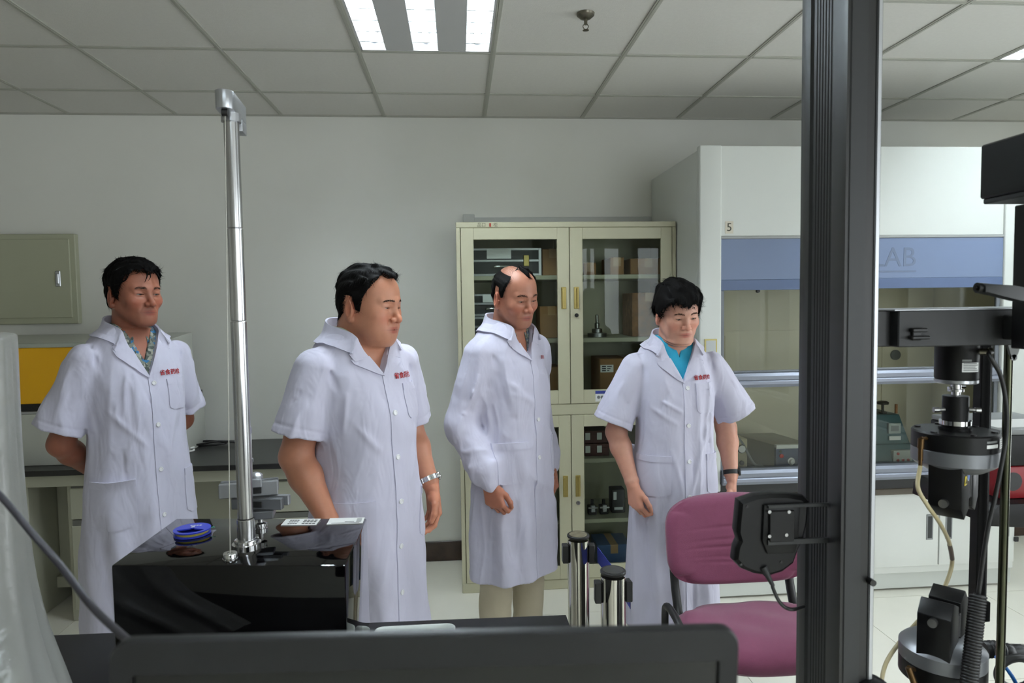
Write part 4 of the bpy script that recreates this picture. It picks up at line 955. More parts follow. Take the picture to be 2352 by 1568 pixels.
def make_hair(c, parent, xf, seed):
    sk = skull_field(c); cl = c['clump']
    def f(P): return sk(P) - hair_thick(c, P) - cl(P) * c.get('clump_amp', 0.0028) * np.clip(hair_thick(c, P) / 0.01, 0, 1)
    Vh, Q = mesh_field(f, (-0.125, -0.14, -0.12), (0.125, 0.165, 0.17), 0.0024, 3, refine=1)
    th = hair_thick(c, Vh); okv = th > -0.0015
    Q = Q[okv[Q].all(1)]
    u = np.unique(Q); mp = np.full(len(Vh), -1); mp[u] = np.arange(len(u)); Vs, Qs = Vh[u], mp[Q]
    # loose strands over the shell
    r = np.random.default_rng(seed); n = c.get('strands', 2600)
    thv = th[u]; pw = np.where(thv < 0.0006, 0.08, np.where(thv < 0.004, 4.0, 1.0)); i = r.choice(len(Vs), n, p=pw / pw.sum()); root = Vs[i]; e = 0.003
    G = np.stack([f(root + np.eye(3, dtype=f32)[k] * e) - f(root - np.eye(3, dtype=f32)[k] * e) for k in range(3)], 1); G /= np.linalg.norm(G, axis=1)[:, None] + 1e-6
    crown = V3(0.01, 0.06, 0.12); dirv = root - crown; dirv = dirv + c.get('comb', V3(0, 0, -0.02)); dirv += r.normal(size=(n, 3)).astype(f32) * 0.022
    dirv -= G * (dirv * G).sum(1)[:, None]; dirv /= np.linalg.norm(dirv, axis=1)[:, None] + 1e-6
    Ls = c.get('slen', 0.022) * r.uniform(0.5, 1.25, n).astype(f32); lift = r.uniform(-0.05, c.get('lift', 0.16), n).astype(f32)
    side = np.cross(dirv, G); wd = 0.00075; SV = []
    for k in range(4):
        t = k / 3; p = root - G * 0.001 + dirv * (Ls * t)[:, None] + G * (lift * Ls * t - 0.5 * Ls * t * t * Ls * 9)[:, None]
        ww = wd * (1 - 0.85 * t); SV += [p - side * ww, p + side * ww]
    SV = np.stack(SV, 1); b0 = np.arange(n)[:, None] * 8; sq = np.concatenate([b0 + np.array([[2 * k, 2 * k + 1, 2 * k + 3, 2 * k + 2]]) for k in range(3)])
    V = np.concatenate([Vs, SV.reshape(-1, 3)]); Qa = np.concatenate([Qs, sq + len(Vs)])
    ex = c.get('locks')
    if ex:      # single locks of the fringe: list of polylines with a width
        for pts, w0 in ex:
            pl = spline([Vector(p) for p in pts], 4); m = len(pl); bv = len(V); L = []
            for k, p in enumerate(pl):
                ww = w0 * (1 - 0.8 * k / (m - 1)); L += [(p.x - ww, p.y, p.z), (p.x + ww, p.y, p.z), (p.x, p.y - ww * 0.8, p.z)]
            V = np.concatenate([V, np.array(L, f32)])
            for k in range(m - 1):
                for a, b in ((0, 1), (1, 2), (2, 0)): Qa = np.concatenate([Qa, [[bv + 3 * k + a, bv + 3 * k + b, bv + 3 * k + 3 + b, bv + 3 * k + 3 + a]]])
    return (xf(V), Qa)
def brow_mesh(c, Hf, s, seed):
    r = np.random.default_rng(seed); n = 110; t = r.uniform(0, 1, n)
    hb = c.get('brow', 1.0)
    x = s * (0.012 + 0.036 * t); z = 0.0195 + 0.006 * np.sin(t * 2.4) * hb - 0.003 * t + r.normal(size=n) * (0.0024 - 0.0010 * t) * hb
    O = np.stack([x, np.full(n, -0.13), z], 1).astype(f32); p = O.copy()
    for _ in range(30): p[:, 1] += np.clip(Hf(p), -0.01, 0.01) * 0.8
    d = np.stack([s * (0.5 + 0.5 * t), 0.25 * t, 0.55 - 0.75 * t], 1); d /= np.linalg.norm(d, axis=1)[:, None]
    L = 0.0062; up = np.array([0, 0, 1.0]); w = 0.00042; q = p + d * L; q[:, 1] = q[:, 1] - 0.0
    for _ in range(6): q[:, 1] += np.clip(Hf(q.astype(f32)), -0.01, 0.01) * 0.8
    p[:, 1] -= 0.0004; q[:, 1] -= 0.0009
    V = np.stack([p - up * w, p + up * w, q + up * w * 0.4, q - up * w * 0.4], 1).reshape(-1, 3); return V.astype(f32), np.arange(4 * n).reshape(-1, 4)
def eye_mesh(c, s, gaze):
    """an eyeball: pupil, iris and white as three rings of materials"""
    r = 0.0122; R = rotm(*gaze); ang = [0, 12, 27, 29, 60, 110, 180]; seg = 20; V = []; Q = []; mi = []
    for a in ang:
        for k in range(seg): t = 2 * math.pi * k / seg; V.append((r * math.sin(math.radians(a)) * math.cos(t), -r * math.cos(math.radians(a)), r * math.sin(math.radians(a)) * math.sin(t)))
    for i in range(len(ang) - 1):
        for k in range(seg): Q.append((i * seg + k, i * seg + (k + 1) % seg, (i + 1) * seg + (k + 1) % seg, (i + 1) * seg + k)); mi.append([0, 1, 1, 2, 2, 2][i])
    V = np.array(V, f32) @ R.T + V3(s * 0.0320, -0.0712, -0.0012)
    return V, np.array(Q), mi
M_EYE = [mat('pupil', (6, 5, 5), 0.1), mat('brown_iris', (30, 20, 15), 0.2), mat('eye_white', (168, 158, 150), 0.25)]

def hand_field(F, W, fd, td, nd, curl, sc=1.0, spread=1.0, thumb=1.0):
    """W wrist, fd towards the fingers, td towards the thumb, nd out of the palm"""
    fd, td, nd = [np.array(Vector(v).normalized()) for v in (fd, td, nd)]; W = np.array(W)
    P = lambda u, v, w: W + sc * (u * fd + v * td + w * nd)
    kn = [(0.090, 0.031), (0.094, 0.0105), (0.090, -0.010), (0.081, -0.029)]
    for i, (u, v) in enumerate(kn):
        F.cap(P(0.006, v * 0.62, 0), P(u - 0.006, v, -0.002), 0.0155 * sc, 0.0125 * sc, 0.014)
    F.ell(P(0.035, 0.024, 0.010), np.array((0.017, 0.024, 0.017)) * sc, 0.012)
    lens = [(0.042, 0.025, 0.021), (0.046, 0.029, 0.022), (0.042, 0.027, 0.022), (0.033, 0.021, 0.019)]
    for i, (u, v) in enumerate(kn):
        a = P(u - 0.004, v, 0); ang = 0; lat = (v - 0.0) * 1.4 * spread; r0 = (0.0098, 0.0100, 0.0094, 0.0084)[i]
        for j, L in enumerate(lens[i]):
            ang += math.radians(curl[j] + 3 * i * (j > 0))
            d = math.cos(ang) * fd + math.sin(ang) * nd + lat * td * (0.6 if j == 0 else 0.2)
            d /= np.linalg.norm(d); b = a + d * L * sc
            F.cap(a, b, (r0 - 0.0009 * j) * sc, (r0 - 0.0009 * (j + 1)) * sc, 0.003 if j == 0 else 0.004)
            a = b
    a = P(0.020, 0.020, 0.006); pts = [P(0.052, 0.046, 0.016 * thumb), P(0.082, 0.052, 0.026 * thumb), P(0.104, 0.047, 0.036 * thumb)]
    for q, r0, r1 in zip(pts, (0.0145, 0.0112, 0.0102), (0.0112, 0.0104, 0.0082)):
        F.cap(a, q, r0 * sc, r1 * sc, 0.005); a = q

def build_person(cfg):
    """heavy numpy part; returns plain arrays (run in threads), the Blender objects are made afterwards"""
    c = cfg; out = {}
    Rh = rotm(*c['head']); piv = V3(0, 0.012, 1.475) + V3(*c.get('neck_off', (0, 0, 0))); off = V3(0, -0.030, 0.123)
    h2b = lambda P: (P @ Rh.T + (piv + Rh @ off)).astype(f32)
    b2h = lambda P: ((P - (piv + Rh @ off)) @ Rh).astype(f32)
    hs = c.get('head_scale', 1.0)
    if hs != 1.0:
        _h2b, _b2h = h2b, b2h
        h2b = lambda P: (((P * hs) @ Rh.T + (piv + Rh @ (off * hs)))).astype(f32)
        b2h = lambda P: (((P - (piv + Rh @ (off * hs))) @ Rh) / hs).astype(f32)
    # ---------------- body
    nk = c.get('neck_r', 0.058); CUT = -0.128
    n0 = b2h(V3(0, 0.028, 1.40)[None])[0]; n1 = V3(0, 0.030, -0.045)
    HF_ = head_field(c); HF_.cap(n0, n1, nk * 1.02, nk, 0.022)
    if c.get('fat'): HF_.cap((0, -0.012, -0.118), n0 + V3(0, -0.03, 0.03), 0.044, 0.05, 0.03)
    B = Field(); st = stack_fn(c['body'])
    B.fn(lambda P, d: smax(np.maximum(st(P), 0.80 - P[:, 2]), (P[:, 2] - (1.475 - 0.42 * np.maximum(np.abs(P[:, 0]) - 0.055, 0))) * 0.92, 0.05))
    B.cap(h2b(n0[None])[0], h2b(n1[None])[0], nk * 1.02 * hs, nk * hs, 0.05)
    if c.get('fat'): B.cap(h2b(V3(0, -0.012, -0.118)[None])[0], h2b((n0 + V3(0, -0.03, 0.03))[None])[0], 0.044, 0.05, 0.03)
    for s in (-1, 1):
        B.cap((s * 0.085, 0, 0.88), (s * 0.095, -0.005, 0.48), 0.085, 0.056, 0.04); B.cap((s * 0.095, -0.005, 0.48), (s * 0.10, 0.02, 0.09), 0.056, 0.038, 0.02)
        B.cap((s * 0.10, 0.03, 0.035), (s * 0.115, -0.13, 0.028), 0.034, 0.026, 0.03)
    arms = {}
    AF = Field()
    for s, nm in ((-1, 'R'), (1, 'L')):
        S, E, W = [np.array(v) for v in c['arm' + nm][:3]]; ag = c.get('arm_g', 1.0)
        dw = (W - E) / np.linalg.norm(W - E)
        arms[nm] = (S, E, W, dw)
        for X in (B, AF):
            X.cap(S, E, 0.052 * ag, 0.043 * ag, 0.04); m = E + (W - E) * 0.3
            X.cap(E, m, 0.043 * ag, 0.0435 * ag, 0.02); X.cap(m, W, 0.0435 * ag, 0.0275 * (0.6 + 0.4 * ag), 0.02)
            X.cap(W, W + dw * 0.05, 0.0275, 0.0265, 0.015)
    hands = {}
    for nm in 'RL':
        S, E, W, dw = arms[nm]; hd = c['arm' + nm][3]
        if hd.get('hide'): continue
        F = Field(); m = E + (W - E) * 0.3; F.cap(m, W, 0.0435 * c.get('arm_g', 1), 0.0275 * (0.6 + 0.4 * c.get('arm_g', 1)), 0.02)
        hand_field(F, W + dw * 0.012, hd['fd'], hd['td'], hd['nd'], hd['curl'], hd.get('sc', 1.0), hd.get('spread', 1.0), hd.get('thumb', 1.0)); hands[nm] = F
    for nm in 'RL':
        if c['arm' + nm][3].get('hide'):
            hd = c['arm' + nm][3]; S, E, W, dw = arms[nm]; hand_field(B, W + dw * 0.012, hd['fd'], hd['td'], hd['nd'], hd['curl'])
    def keep(P):
        q = b2h(P); bad = (q[:, 2] > CUT) & (np.abs(q[:, 0]) < 0.13) & (np.abs(q[:, 1]) < 0.17)
        for nm in hands:
            S, E, W, dw = arms[nm]; u = (P - W) @ dw; r = np.linalg.norm(P - W - u[:, None] * dw, axis=1); bad |= (u > 0.0) & (u < 0.2) & (r < 0.062)
        return ~bad
    V, Q = mesh_field(B, (-0.62, -0.4, -0.01), (0.62, 0.4, 1.62), 0.0065, 4, keep)
    Vs, Qs, T = [V], [Q], []
    tones = [np.tile(np.array([lin(x) for x in c['skin']], f32) * V3(1.0, 0.97, 0.95), (len(V), 1))]
    loops = boundary_loops(Q); nv = len(V)
    def join(V2, Q2, cen, ax, tone):
        nonlocal nv
        l2 = boundary_loops(Q2); allV = np.concatenate(Vs + [V2]); l2 = [[i + nv for i in l] for l in l2]
        best = min(loops, key=lambda l: np.linalg.norm(allV[l].mean(0) - cen)) if loops else None
        bl = min(l2, key=lambda l: np.linalg.norm(allV[l].mean(0) - cen)) if l2 else None
        if best and bl: T.extend(stitch(allV, best, bl, allV[bl].mean(0), ax))
        Vs.append(V2); Qs.append(Q2 + nv); tones.append(tone); nv += len(V2)
    Vh, Qh = mesh_field(HF_, (-0.11, -0.13, CUT + 0.003), (0.11, 0.13, 0.13), 0.0019, 4)
    join(h2b(Vh), Qh, h2b(V3(0, 0.03, CUT)[None])[0], Rh @ V3(0, 0, 1), tone_of(Vh, c))
    for nm, F in hands.items():
        S, E, W, dw = arms[nm]
        # grid aligned with the forearm so that the border is a clean ring
        x, y, z = frame_of(dw); A = np.array([x, y, z], f32).T
        g = lambda P, F=F, A=A, W=W: F((P @ A.T + W).astype(f32))
        V2, Q2 = mesh_field(g, (-0.12, -0.12, 0.004), (0.12, 0.12, 0.25), 0.0026, 4)
        if np.linalg.det(A) < 0: Q2 = Q2[:, ::-1]
        join((V2 @ A.T + W).astype(f32), Q2, W, dw, np.tile(np.array([lin(x) for x in c['skin']], f32) * V3(1.04, 0.94, 0.9), (len(V2), 1)))
    out['body'] = (np.concatenate(Vs), np.concatenate(Qs), T, np.concatenate(tones))
    # ---------------- hair, brows, eyes
    out['hair'] = make_hair(c, None, h2b, c['seed'])
    Hc = head_field(c)
    out['brow'] = [(lambda a: (h2b(a[0]), a[1]))(brow_mesh(c, Hc, s, c['seed'] + s)) for s in (-1, 1)]
    out['eye'] = [(lambda a: (h2b(a[0]), a[1], a[2]))(eye_mesh(c, s, c['gaze'])) for s in (-1, 1)]
    # ---------------- coat
    K = c['coat']; cs = stack_fn(K['rings']); zv, zt = K['zv'], 1.452; xc = K.get('xc', 0.0); hem = K['rings'][0][0]
    slope = lambda P: (P[:, 2] - (1.487 - K.get('slope', 0.50) * np.maximum(np.abs(P[:, 0]) - 0.06, 0))) * 0.92
    wv = waves(c['seed'], 7, 14, 60, (1, 1, 0.22)); wv2 = waves(c['seed'] + 50, 6, 35, 90, (1, 1, 1))
    O = Field()
    O.fn(lambda P, d: smax(cs(P), slope(P), 0.05))
    cut = []
    for s, nm in ((-1, 'R'), (1, 'L')):
        S, E, W, dw = arms[nm]; sl = K['sleeve' + nm]
        if sl['type'] == 'short':
            Ecap = S + (E - S) * sl.get('t', 0.8) + np.array(sl.get('off', (0, 0, 0))); ax = (Ecap - S) / np.linalg.norm(Ecap - S)
            ax2 = np.array(sl.get('ax', ax), float); ax2 /= np.linalg.norm(ax2); r0, r1 = sl['r']; L = np.linalg.norm(Ecap - S); far = S + ax * L * 1.6; rf = r0 + (r1 - r0) * 1.6
            S32, F32, E32, A32 = [v.astype(f32) for v in (S, far, Ecap, ax2)]; fl = sl.get('flat', 1.0)
            def sf(P, S32=S32, F32=F32, E32=E32, A32=A32, r0=r0, rf=rf):
                u_ = (P - E32) @ A32; return smax(d_cap(P, S32, F32, r0, rf) + 0.002 * np.exp(-((u_ + 0.026) / 0.0045) ** 2), u_, 0.002)
            O.L.append(('u', 0.018, (S32 + E32) / 2, float(L / 2 + max(r0, r1) + 0.02), sf))
            cut.append(lambda P, S32=S32, F32=F32, E32=E32, A32=A32, r0=r0, rf=rf: np.maximum(d_cap(P, S32, F32, r0 - 0.015, rf - 0.014), -0.07 - (P - E32) @ A32))
        else:
            rr = sl['r']; O.cap(S, E, rr[0], rr[1], 0.05); O.cap(E, W - dw * 0.045, rr[1], rr[2], 0.03)
            O.cap(W - dw * 0.045, W - dw * 0.012, rr[2] * 0.9, 0.042, 0.02); O.cap(W - dw * 0.02, W + dw * 0.005, 0.041, 0.040, 0.006)
    for a, b, A, w in K.get('folds', []): O.fold(a, b, A * (1.1 if abs(a[0] - b[0]) < 0.055 else 0.6), w * 0.85)
    for s in (-1, 1):       # armhole creases
        O.fold((s * 0.158, -0.02, 1.41), (s * 0.150, -0.105, 1.28), -0.008, 0.009); O.fold((s * 0.150, -0.110, 1.29), (s * 0.168, -0.085, 1.15), -0.013, 0.011); O.fold((s * 0.135, -0.115, 1.29), (s * 0.150, -0.110, 1.16), 0.006, 0.012)
    rr_ = np.random.default_rng(c['seed'] + 7)
    for k in range(46):     # drag lines: from the armholes and chest down and inwards, and long hanging folds on the skirt
        a_ = math.radians(rr_.uniform(-85, 85)); z0 = rr_.uniform(0.70, 1.32); L = rr_.uniform(0.14, 0.34); sl_ = rr_.normal(0.1, 0.3)
        q = lambda z, t: (0.175 * math.sin(t), -0.14 * math.cos(t), z)
        O.fold(q(z0, a_), q(z0 - L, a_ - sl_ * np.sign(a_) * 1.2), rr_.choice([-1, 1]) * rr_.uniform(0.002, 0.005), rr_.uniform(0.006, 0.012))
    for s in (-1, 1):
        S, E, W, dw = arms['R' if s < 0 else 'L']
        for k in range(5):
            t0 = rr_.uniform(0.15, 0.5); an = rr_.uniform(-1.6, 1.6); p0 = S + (E - S) * t0; p1 = S + (E - S) * (t0 + rr_.uniform(0.18, 0.35)); o0 = np.array((s * math.cos(an), -abs(math.sin(an)), 0)) * 0.075; an += rr_.uniform(-0.7, 0.7); o1 = np.array((s * math.cos(an), -abs(math.sin(an)), 0)) * 0.082
            O.fold(p0 + o0, p1 + o1, rr_.choice([-1, 1]) * rr_.uniform(0.002, 0.004), rr_.uniform(0.007, 0.011))
    amp = K.get('amp', 0.006); nfold = K.get('nfold', 9); ph = K.get('phase', 0.0)
    def disp(P, d):
        th = np.arctan2(P[:, 0], -P[:, 1]); low = sstep((1.08 - P[:, 2]) / 0.5)
        armd = AF(P); tor = sstep((armd - 0.05) / 0.06)
        dr = np.sin(nfold * th + ph + 1.6 * np.sin(2 * th + 3.1 * P[:, 2]) + 2.0 * (P[:, 2] - hem)) * low * K.get('drape', 0.010) * tor
        ridge = 1 - np.abs(wv(P)); near = (np.abs(d) < 0.06)
        return d - np.where(near, dr + amp * (ridge - 0.4) + 0.0012 * wv2(P), 0)
    O.fn(disp)
    tanv = K.get('vw', 0.066) / (zt - zv)
    def wedge(P):
        w = np.maximum(P[:, 2] - zv, -0.2) * tanv
        a = (np.abs(P[:, 0] - xc * np.clip((zt - P[:, 2]) / (zt - zv), 0, 1)) - w) * 0.9
        a = np.maximum(a, P[:, 1] - 0.02)
        hole = np.maximum(np.sqrt(P[:, 0] ** 2 + (P[:, 1] - 0.022) ** 2) - K.get('hole', 0.074), 1.40 - P[:, 2])
        return np.minimum(a, hole)
    def coat(P):
        d = O(P); g = np.maximum(wedge(P), -(d + 0.035)); d = np.maximum(d, -g)
        for f in cut: d = np.maximum(d, -f(P))
        hm = np.maximum(cs(P, 0.022), P[:, 2] - hem - 0.05)          # hollow above the hem
        return np.maximum(np.maximum(d, -hm), hem - P[:, 2])
    out['coat'] = mesh_field(coat, (-0.62, -0.42, hem - 0.02), (0.62, 0.42, 1.56), 0.005, 4)
    def iso(P, t, n=6, e=0.004):
        P = P.astype(f32).copy()
        for _ in range(n):
            g = np.stack([O(P + np.eye(3, dtype=f32)[k] * e) - O(P - np.eye(3, dtype=f32)[k] * e) for k in range(3)], 1) / (2 * e)
            P -= g * ((O(P) - t) / ((g * g).sum(1) + 1e-5))[:, None].clip(-0.03, 0.03)
        return P
    def shoot(Or, D, t=0.0, n=40):
        P = Or.astype(f32).copy(); D = np.array(D, f32)
        for _ in range(n): P += D * np.clip(O(P) - t, -0.03, 0.05)[:, None] * 0.8
        return P
    def solid(G, th):
        """G: (m,n,3) grid of the outer face -> a thin slab that reaches back to the cloth"""
        m, n = G.shape[:2]; back = iso(G.reshape(-1, 3), -0.004, 3)
        V = np.concatenate([G.reshape(-1, 3), back]); I = np.arange(m * n).reshape(m, n); Q = []
        a = np.stack([I[:-1, :-1], I[1:, :-1], I[1:, 1:], I[:-1, 1:]], -1).reshape(-1, 4); Q.append(a)
        o = m * n
        for r in (I[0], I[-1], I[:, 0], I[:, -1]): Q.append(np.stack([r[:-1], r[1:], r[1:] + o, r[:-1] + o], 1))
        return V, np.concatenate(Q)
    def patch(cx, z0, z1, w, ang, off=0.003, nu=14, nz=14, rc=0.0, gape=0.0, bot=None, lean=0.0):
        """a patch seen from the direction ang (degrees, + to the person's left), half width w about cx in that view"""
        a = math.radians(ang); D = np.array((-math.sin(a), math.cos(a), 0)); X = np.array((math.cos(a), math.sin(a), 0))
        U, Z = np.meshgrid(np.linspace(-1, 1, nu), np.linspace(0, 1, nz), indexing='ij')
        sh = np.where(Z < rc, 1 - (1 - np.sqrt(np.clip(1 - ((rc - Z) / max(rc, 1e-6)) ** 2, 0, 1))) * 0.35, 1.0) if rc else 1.0
        uu = cx + U * w * sh + lean * (Z - 0.5); zz = z0 + (z1 - z0) * Z
        Or = X * uu[..., None] + np.array((0, 0, 1)) * zz[..., None] - D * 0.5
        P = shoot(Or.reshape(-1, 3), D, off).reshape(nu, nz, 3)
        if gape: P = P - D.astype(f32) * (gape * np.clip((Z - 0.7) / 0.3, 0, 1) ** 2 * (1 - U ** 2))[..., None]
        return solid(P, 0.003)
    parts = []
    # placket and buttons
    zz = np.linspace(hem + 0.002, zv + 0.004, 60); xm = K.get('placket', 0.012)
    bend = np.array([np.interp(z, *K['bend']) if 'bend' in K else 0 for z in zz])
    Or = np.stack([np.stack([xm + xc + bend + u, np.full(60, -0.5), zz], 1) for u in np.linspace(-0.016, 0.018, 5)], 1)
    parts.append(('placket', solid(shoot(Or.reshape(-1, 3), (0, 1, 0), 0.0032).reshape(60, 5, 3), 0.003), M_COAT))
    out['button_at'] = [shoot(np.array([[xm + xc + (np.interp(z, *K['bend']) if 'bend' in K else 0) + 0.002, -0.5, z]]), (0, 1, 0), 0.004)[0] for z in K['buttons']]
    bs = np.array(out['button_at'], f32); out['button_n'] = iso(bs, 0.03, 3) - bs
    for nm, a in K['pockets']:
        parts.append((nm, patch(**a), M_COAT))
        b = dict(a); hh = b['z1'] - b['z0']; b['z0'] = b['z1'] - min(0.026, hh * 0.2); b['off'] = b.get('off', 0.003) + 0.0022; b['nz'] = 4; b['rc'] = 0
        parts.append(('pocket_hem', patch(**b), M_COAT))
    # cuffs' stitched hem bands
    # lapels and collar: strips folded out from the edge of the neck opening
    notch = K.get('notch', 1.395); nl = 22
    for s in (-1, 1):
        z = np.linspace(zv - 0.004, notch, nl); x = s * np.maximum(z - zv, 0) * tanv + xc * np.clip((zt - z) / (zt - zv), 0, 1)
        base = shoot(np.stack([x, np.full(nl, -0.5), z], 1), (0, 1, 0), 0.001)
        t = np.linspace(0, 1, nl); wd = K.get('lapel', 0.062) * np.clip(t * 1.25, 0, 1) ** 0.75
        rows = []
        for j, u in enumerate(np.linspace(0, 1, 7)):
            q = base + np.stack([s * wd * u, np.zeros(nl), -0.10 * wd * u], 1)
            q = iso(np.stack([q[:, 0], base[:, 1], q[:, 2]], 1), 0.0075 if u < 0.2 else 0.0068, 7) if j else base + V3(-s * 0.002, -0.005, 0)
            rows.append(q)
        G = np.stack(rows, 1); parts.append(('lapel', solid(G, 0.003), M_COAT))
    # collar path: from the right notch up and round the neck to the left notch
    pth = []; hr = K.get('hole', 0.074) + 0.002
    for s in (-1,):
        for z in np.linspace(notch - 0.012, 1.44, 9): pth.append((s * ((z - zv) * tanv + 0.001) + xc * np.clip((zt - z) / (zt - zv), 0, 1), None, z))
    back = [(hr * math.sin(math.radians(a)), 0.022 - hr * math.cos(math.radians(a)), 1.452 + 0.03 * sstep((abs(a) - 60) / 100)) for a in range(-70, -181, -14)] + [(hr * math.sin(math.radians(a)), 0.022 - hr * math.cos(math.radians(a)), 1.452 + 0.03 * sstep((abs(a) - 60) / 100)) for a in range(178, 69, -14)]
    right = []
    for x, _, z in pth: right.append(shoot(np.array([[x, -0.5, z]]), (0, 1, 0), 0.001)[0])
    left = [V3(-p[0] + 2 * xc * float(np.clip((zt - p[2]) / (zt - zv), 0, 1)), p[1], p[2]) for p in right][::-1]
    path = np.array([tuple(p) for p in right] + back + [tuple(p) for p in left], f32)
    pv = [Vector(map(float, p)) for p in path]; pv = [pv[0]] + [(pv[i - 1] + pv[i] * 2 + pv[i + 1]) / 4 for i in range(1, len(pv) - 1)] + [pv[-1]]
    path = np.array([tuple(v) for v in spline(pv, 3)], f32); m = len(path)
    cen = V3(0, 0.022, 0); rad = path - cen; rad[:, 2] = 0; rad /= np.linalg.norm(rad, axis=1)[:, None] + 1e-6
    tt = np.linspace(-1, 1, m); bk = sstep((0.86 - np.abs(tt)) / 0.5)[:, None]; fr = np.stack([np.sign(path[:, 0]), np.zeros(m), np.zeros(m)], 1)
    od = rad * bk + fr * (1 - bk); od /= np.linalg.norm(od, axis=1)[:, None]
    stand = (0.006 + K.get('stand', 0.026) * bk); cw = K.get('collar', 0.048)
    G = [path - V3(0, 0, 0.006), path + V3(0, 0, 1) * stand + od * 0.003, path + V3(0, 0, 1) * (stand + 0.002) + od * 0.009]
    for u in (0.3, 0.55, 0.8, 1.0):
        wu = 0.009 + cw * u * (1 - 0.52 * bk); q0 = path + od * wu + V3(0, 0, 1) * (stand * (1 - u) - 0.040 * u * bk)
        q = iso(q0, 0.0080, 7); out_ = (O(q0) > 0.0080)[:, None]; a = np.clip(u * 1.5 - 0.35, 0, 1) * np.where(out_, 1 - bk, 1.0); G.append(q * a + q0 * (1 - a))
    G = np.stack(G, 1).astype(f32)
    nn = np.gradient(G, axis=0); n2 = np.gradient(G, axis=1); Nn = np.cross(nn, n2); Nn /= np.linalg.norm(Nn, axis=2)[..., None] + 1e-6
    Bk = G - Nn * 0.0028 * np.sign((Nn * od[:, None, :]).sum(2).mean() + 1e-9)
    mm, nn_ = G.shape[:2]; I = np.arange(mm * nn_).reshape(mm, nn_); o_ = mm * nn_
    a = np.stack([I[:-1, :-1], I[1:, :-1], I[1:, 1:], I[:-1, 1:]], -1).reshape(-1, 4); Qc = [a, a[:, ::-1] + o_]
    for r in (I[0], I[-1], I[:, 0], I[:, -1]): Qc.append(np.stack([r[:-1], r[1:], r[1:] + o_, r[:-1] + o_], 1))
    parts.append(('collar', (np.concatenate([G.reshape(-1, 3), Bk.reshape(-1, 3)]), np.concatenate(Qc)), M_COAT))
    out['parts'] = parts
    out['shoot'] = shoot
    # ---------------- shirt inside the coat
    sh = c['shirt']; S_ = Field()
    S_.fn(lambda P, d: smax(smax(cs(P, 0.016), 1.02 - P[:, 2], 0.01), slope(P) + 0.010, 0.05))
    ns = sh.get('open', 0.0)
    def shirt(P):
        d = S_(P); hole = np.sqrt(P[:, 0] ** 2 + (P[:, 1] - 0.026) ** 2) - (nk + 0.006)
        zo = sh.get('zo', 1.36); w = np.abs(P[:, 0] - sh.get('xo', 0)) - np.maximum(P[:, 2] - zo, -0.1) * sh.get('tan', 0.35)
        cutv = np.minimum(np.maximum(hole, 1.37 - P[:, 2]), np.maximum(np.maximum(w, P[:, 1]), zo - P[:, 2]))
        return np.maximum(d, -np.maximum(cutv, -(d + 0.02)))
    out['shirt'] = mesh_field(shirt, (-0.26, -0.3, 1.0), (0.26, 0.26, 1.5), 0.004, 4, keep=lambda P: P[:, 2] > 1.06)
    # shirt collar: a stand-and-fall strip round the neck
    a = np.radians(np.linspace(-178 + sh.get('gap', 14), 178 - sh.get('gap', 14), 46)); aa = a + math.pi   # starts and ends in front
    hr = nk + 0.009; zb = 1.425 + 0.028 * (1 - np.cos(a + 0)) * 0 + 0.034 * sstep((np.pi - np.abs(a)) / np.pi * 1.0)
    bx, by = hr * np.sin(aa), 0.026 - hr * np.cos(aa) * 1.02
    bx, by = -np.sin(a) * 0 + hr * np.sin(a), 0.026 + hr * np.cos(a)
    fwd = sstep((np.abs(a) - 1.9) / 1.2)
    zb = 1.462 - 0.055 * fwd; G = []
    ra = np.stack([np.sin(a), np.cos(a), np.zeros_like(a)], 1)
    b0 = np.stack([bx, by, zb], 1)
    for dz, dr in ((-0.02, 0.0), (0.022, 0.002), (0.0245, 0.006), (0.012, 0.012), (-0.014 - 0.0, 0.020)):
        tip = (np.abs(a) > 2.6) * (0.006 if dz < 0 and dr > 0.01 else 0)
        G.append(b0 + np.array((0, 0, 1)) * (dz - tip)[:, None] + ra * dr - np.stack([0 * a, fwd * 0.02 * (dr > 0.005), 0 * a], 1))
    G = np.stack(G, 1).astype(f32); nn = np.gradient(G, axis=0); n2 = np.gradient(G, axis=1); Nn = np.cross(nn, n2); Nn /= np.linalg.norm(Nn, axis=2)[..., None] + 1e-6
    Bk = G - Nn * 0.002; mm, nn_ = G.shape[:2]; I = np.arange(mm * nn_).reshape(mm, nn_); o_ = mm * nn_
    q = np.stack([I[:-1, :-1], I[1:, :-1], I[1:, 1:], I[:-1, 1:]], -1).reshape(-1, 4); Qc = [q, q[:, ::-1] + o_]
    for r in (I[0], I[-1], I[:, 0], I[:, -1]): Qc.append(np.stack([r[:-1], r[1:], r[1:] + o_, r[:-1] + o_], 1))
    out['shirt_collar'] = (np.concatenate([G.reshape(-1, 3), Bk.reshape(-1, 3)]), np.concatenate(Qc))
    # ---------------- trousers and shoes
    T_ = Field(); T_.ell((0, 0, 0.93), (0.140, 0.105, 0.12), 0.02)
    for s in (-1, 1): T_.cap((s * 0.085, 0.0, 0.88), (s * 0.095, -0.003, 0.47), 0.076, 0.070, 0.03); T_.cap((s * 0.095, -0.003, 0.47), (s * 0.10, 0.015, 0.075), 0.070, 0.062, 0.02)
    tw = waves(c['seed'] + 9, 6, 20, 60, (0.6, 0.6, 1))
    def trou(P):
        d = T_(P) - 0.003 * tw(P); d = np.maximum(d, 0.035 - P[:, 2]); return d
    out['trousers'] = mesh_field(trou, (-0.25, -0.2, 0.0), (0.25, 0.2, 1.02), 0.008, 4, keep=lambda P: P[:, 2] < min(1.0, hem + 0.35))
    shoes = []
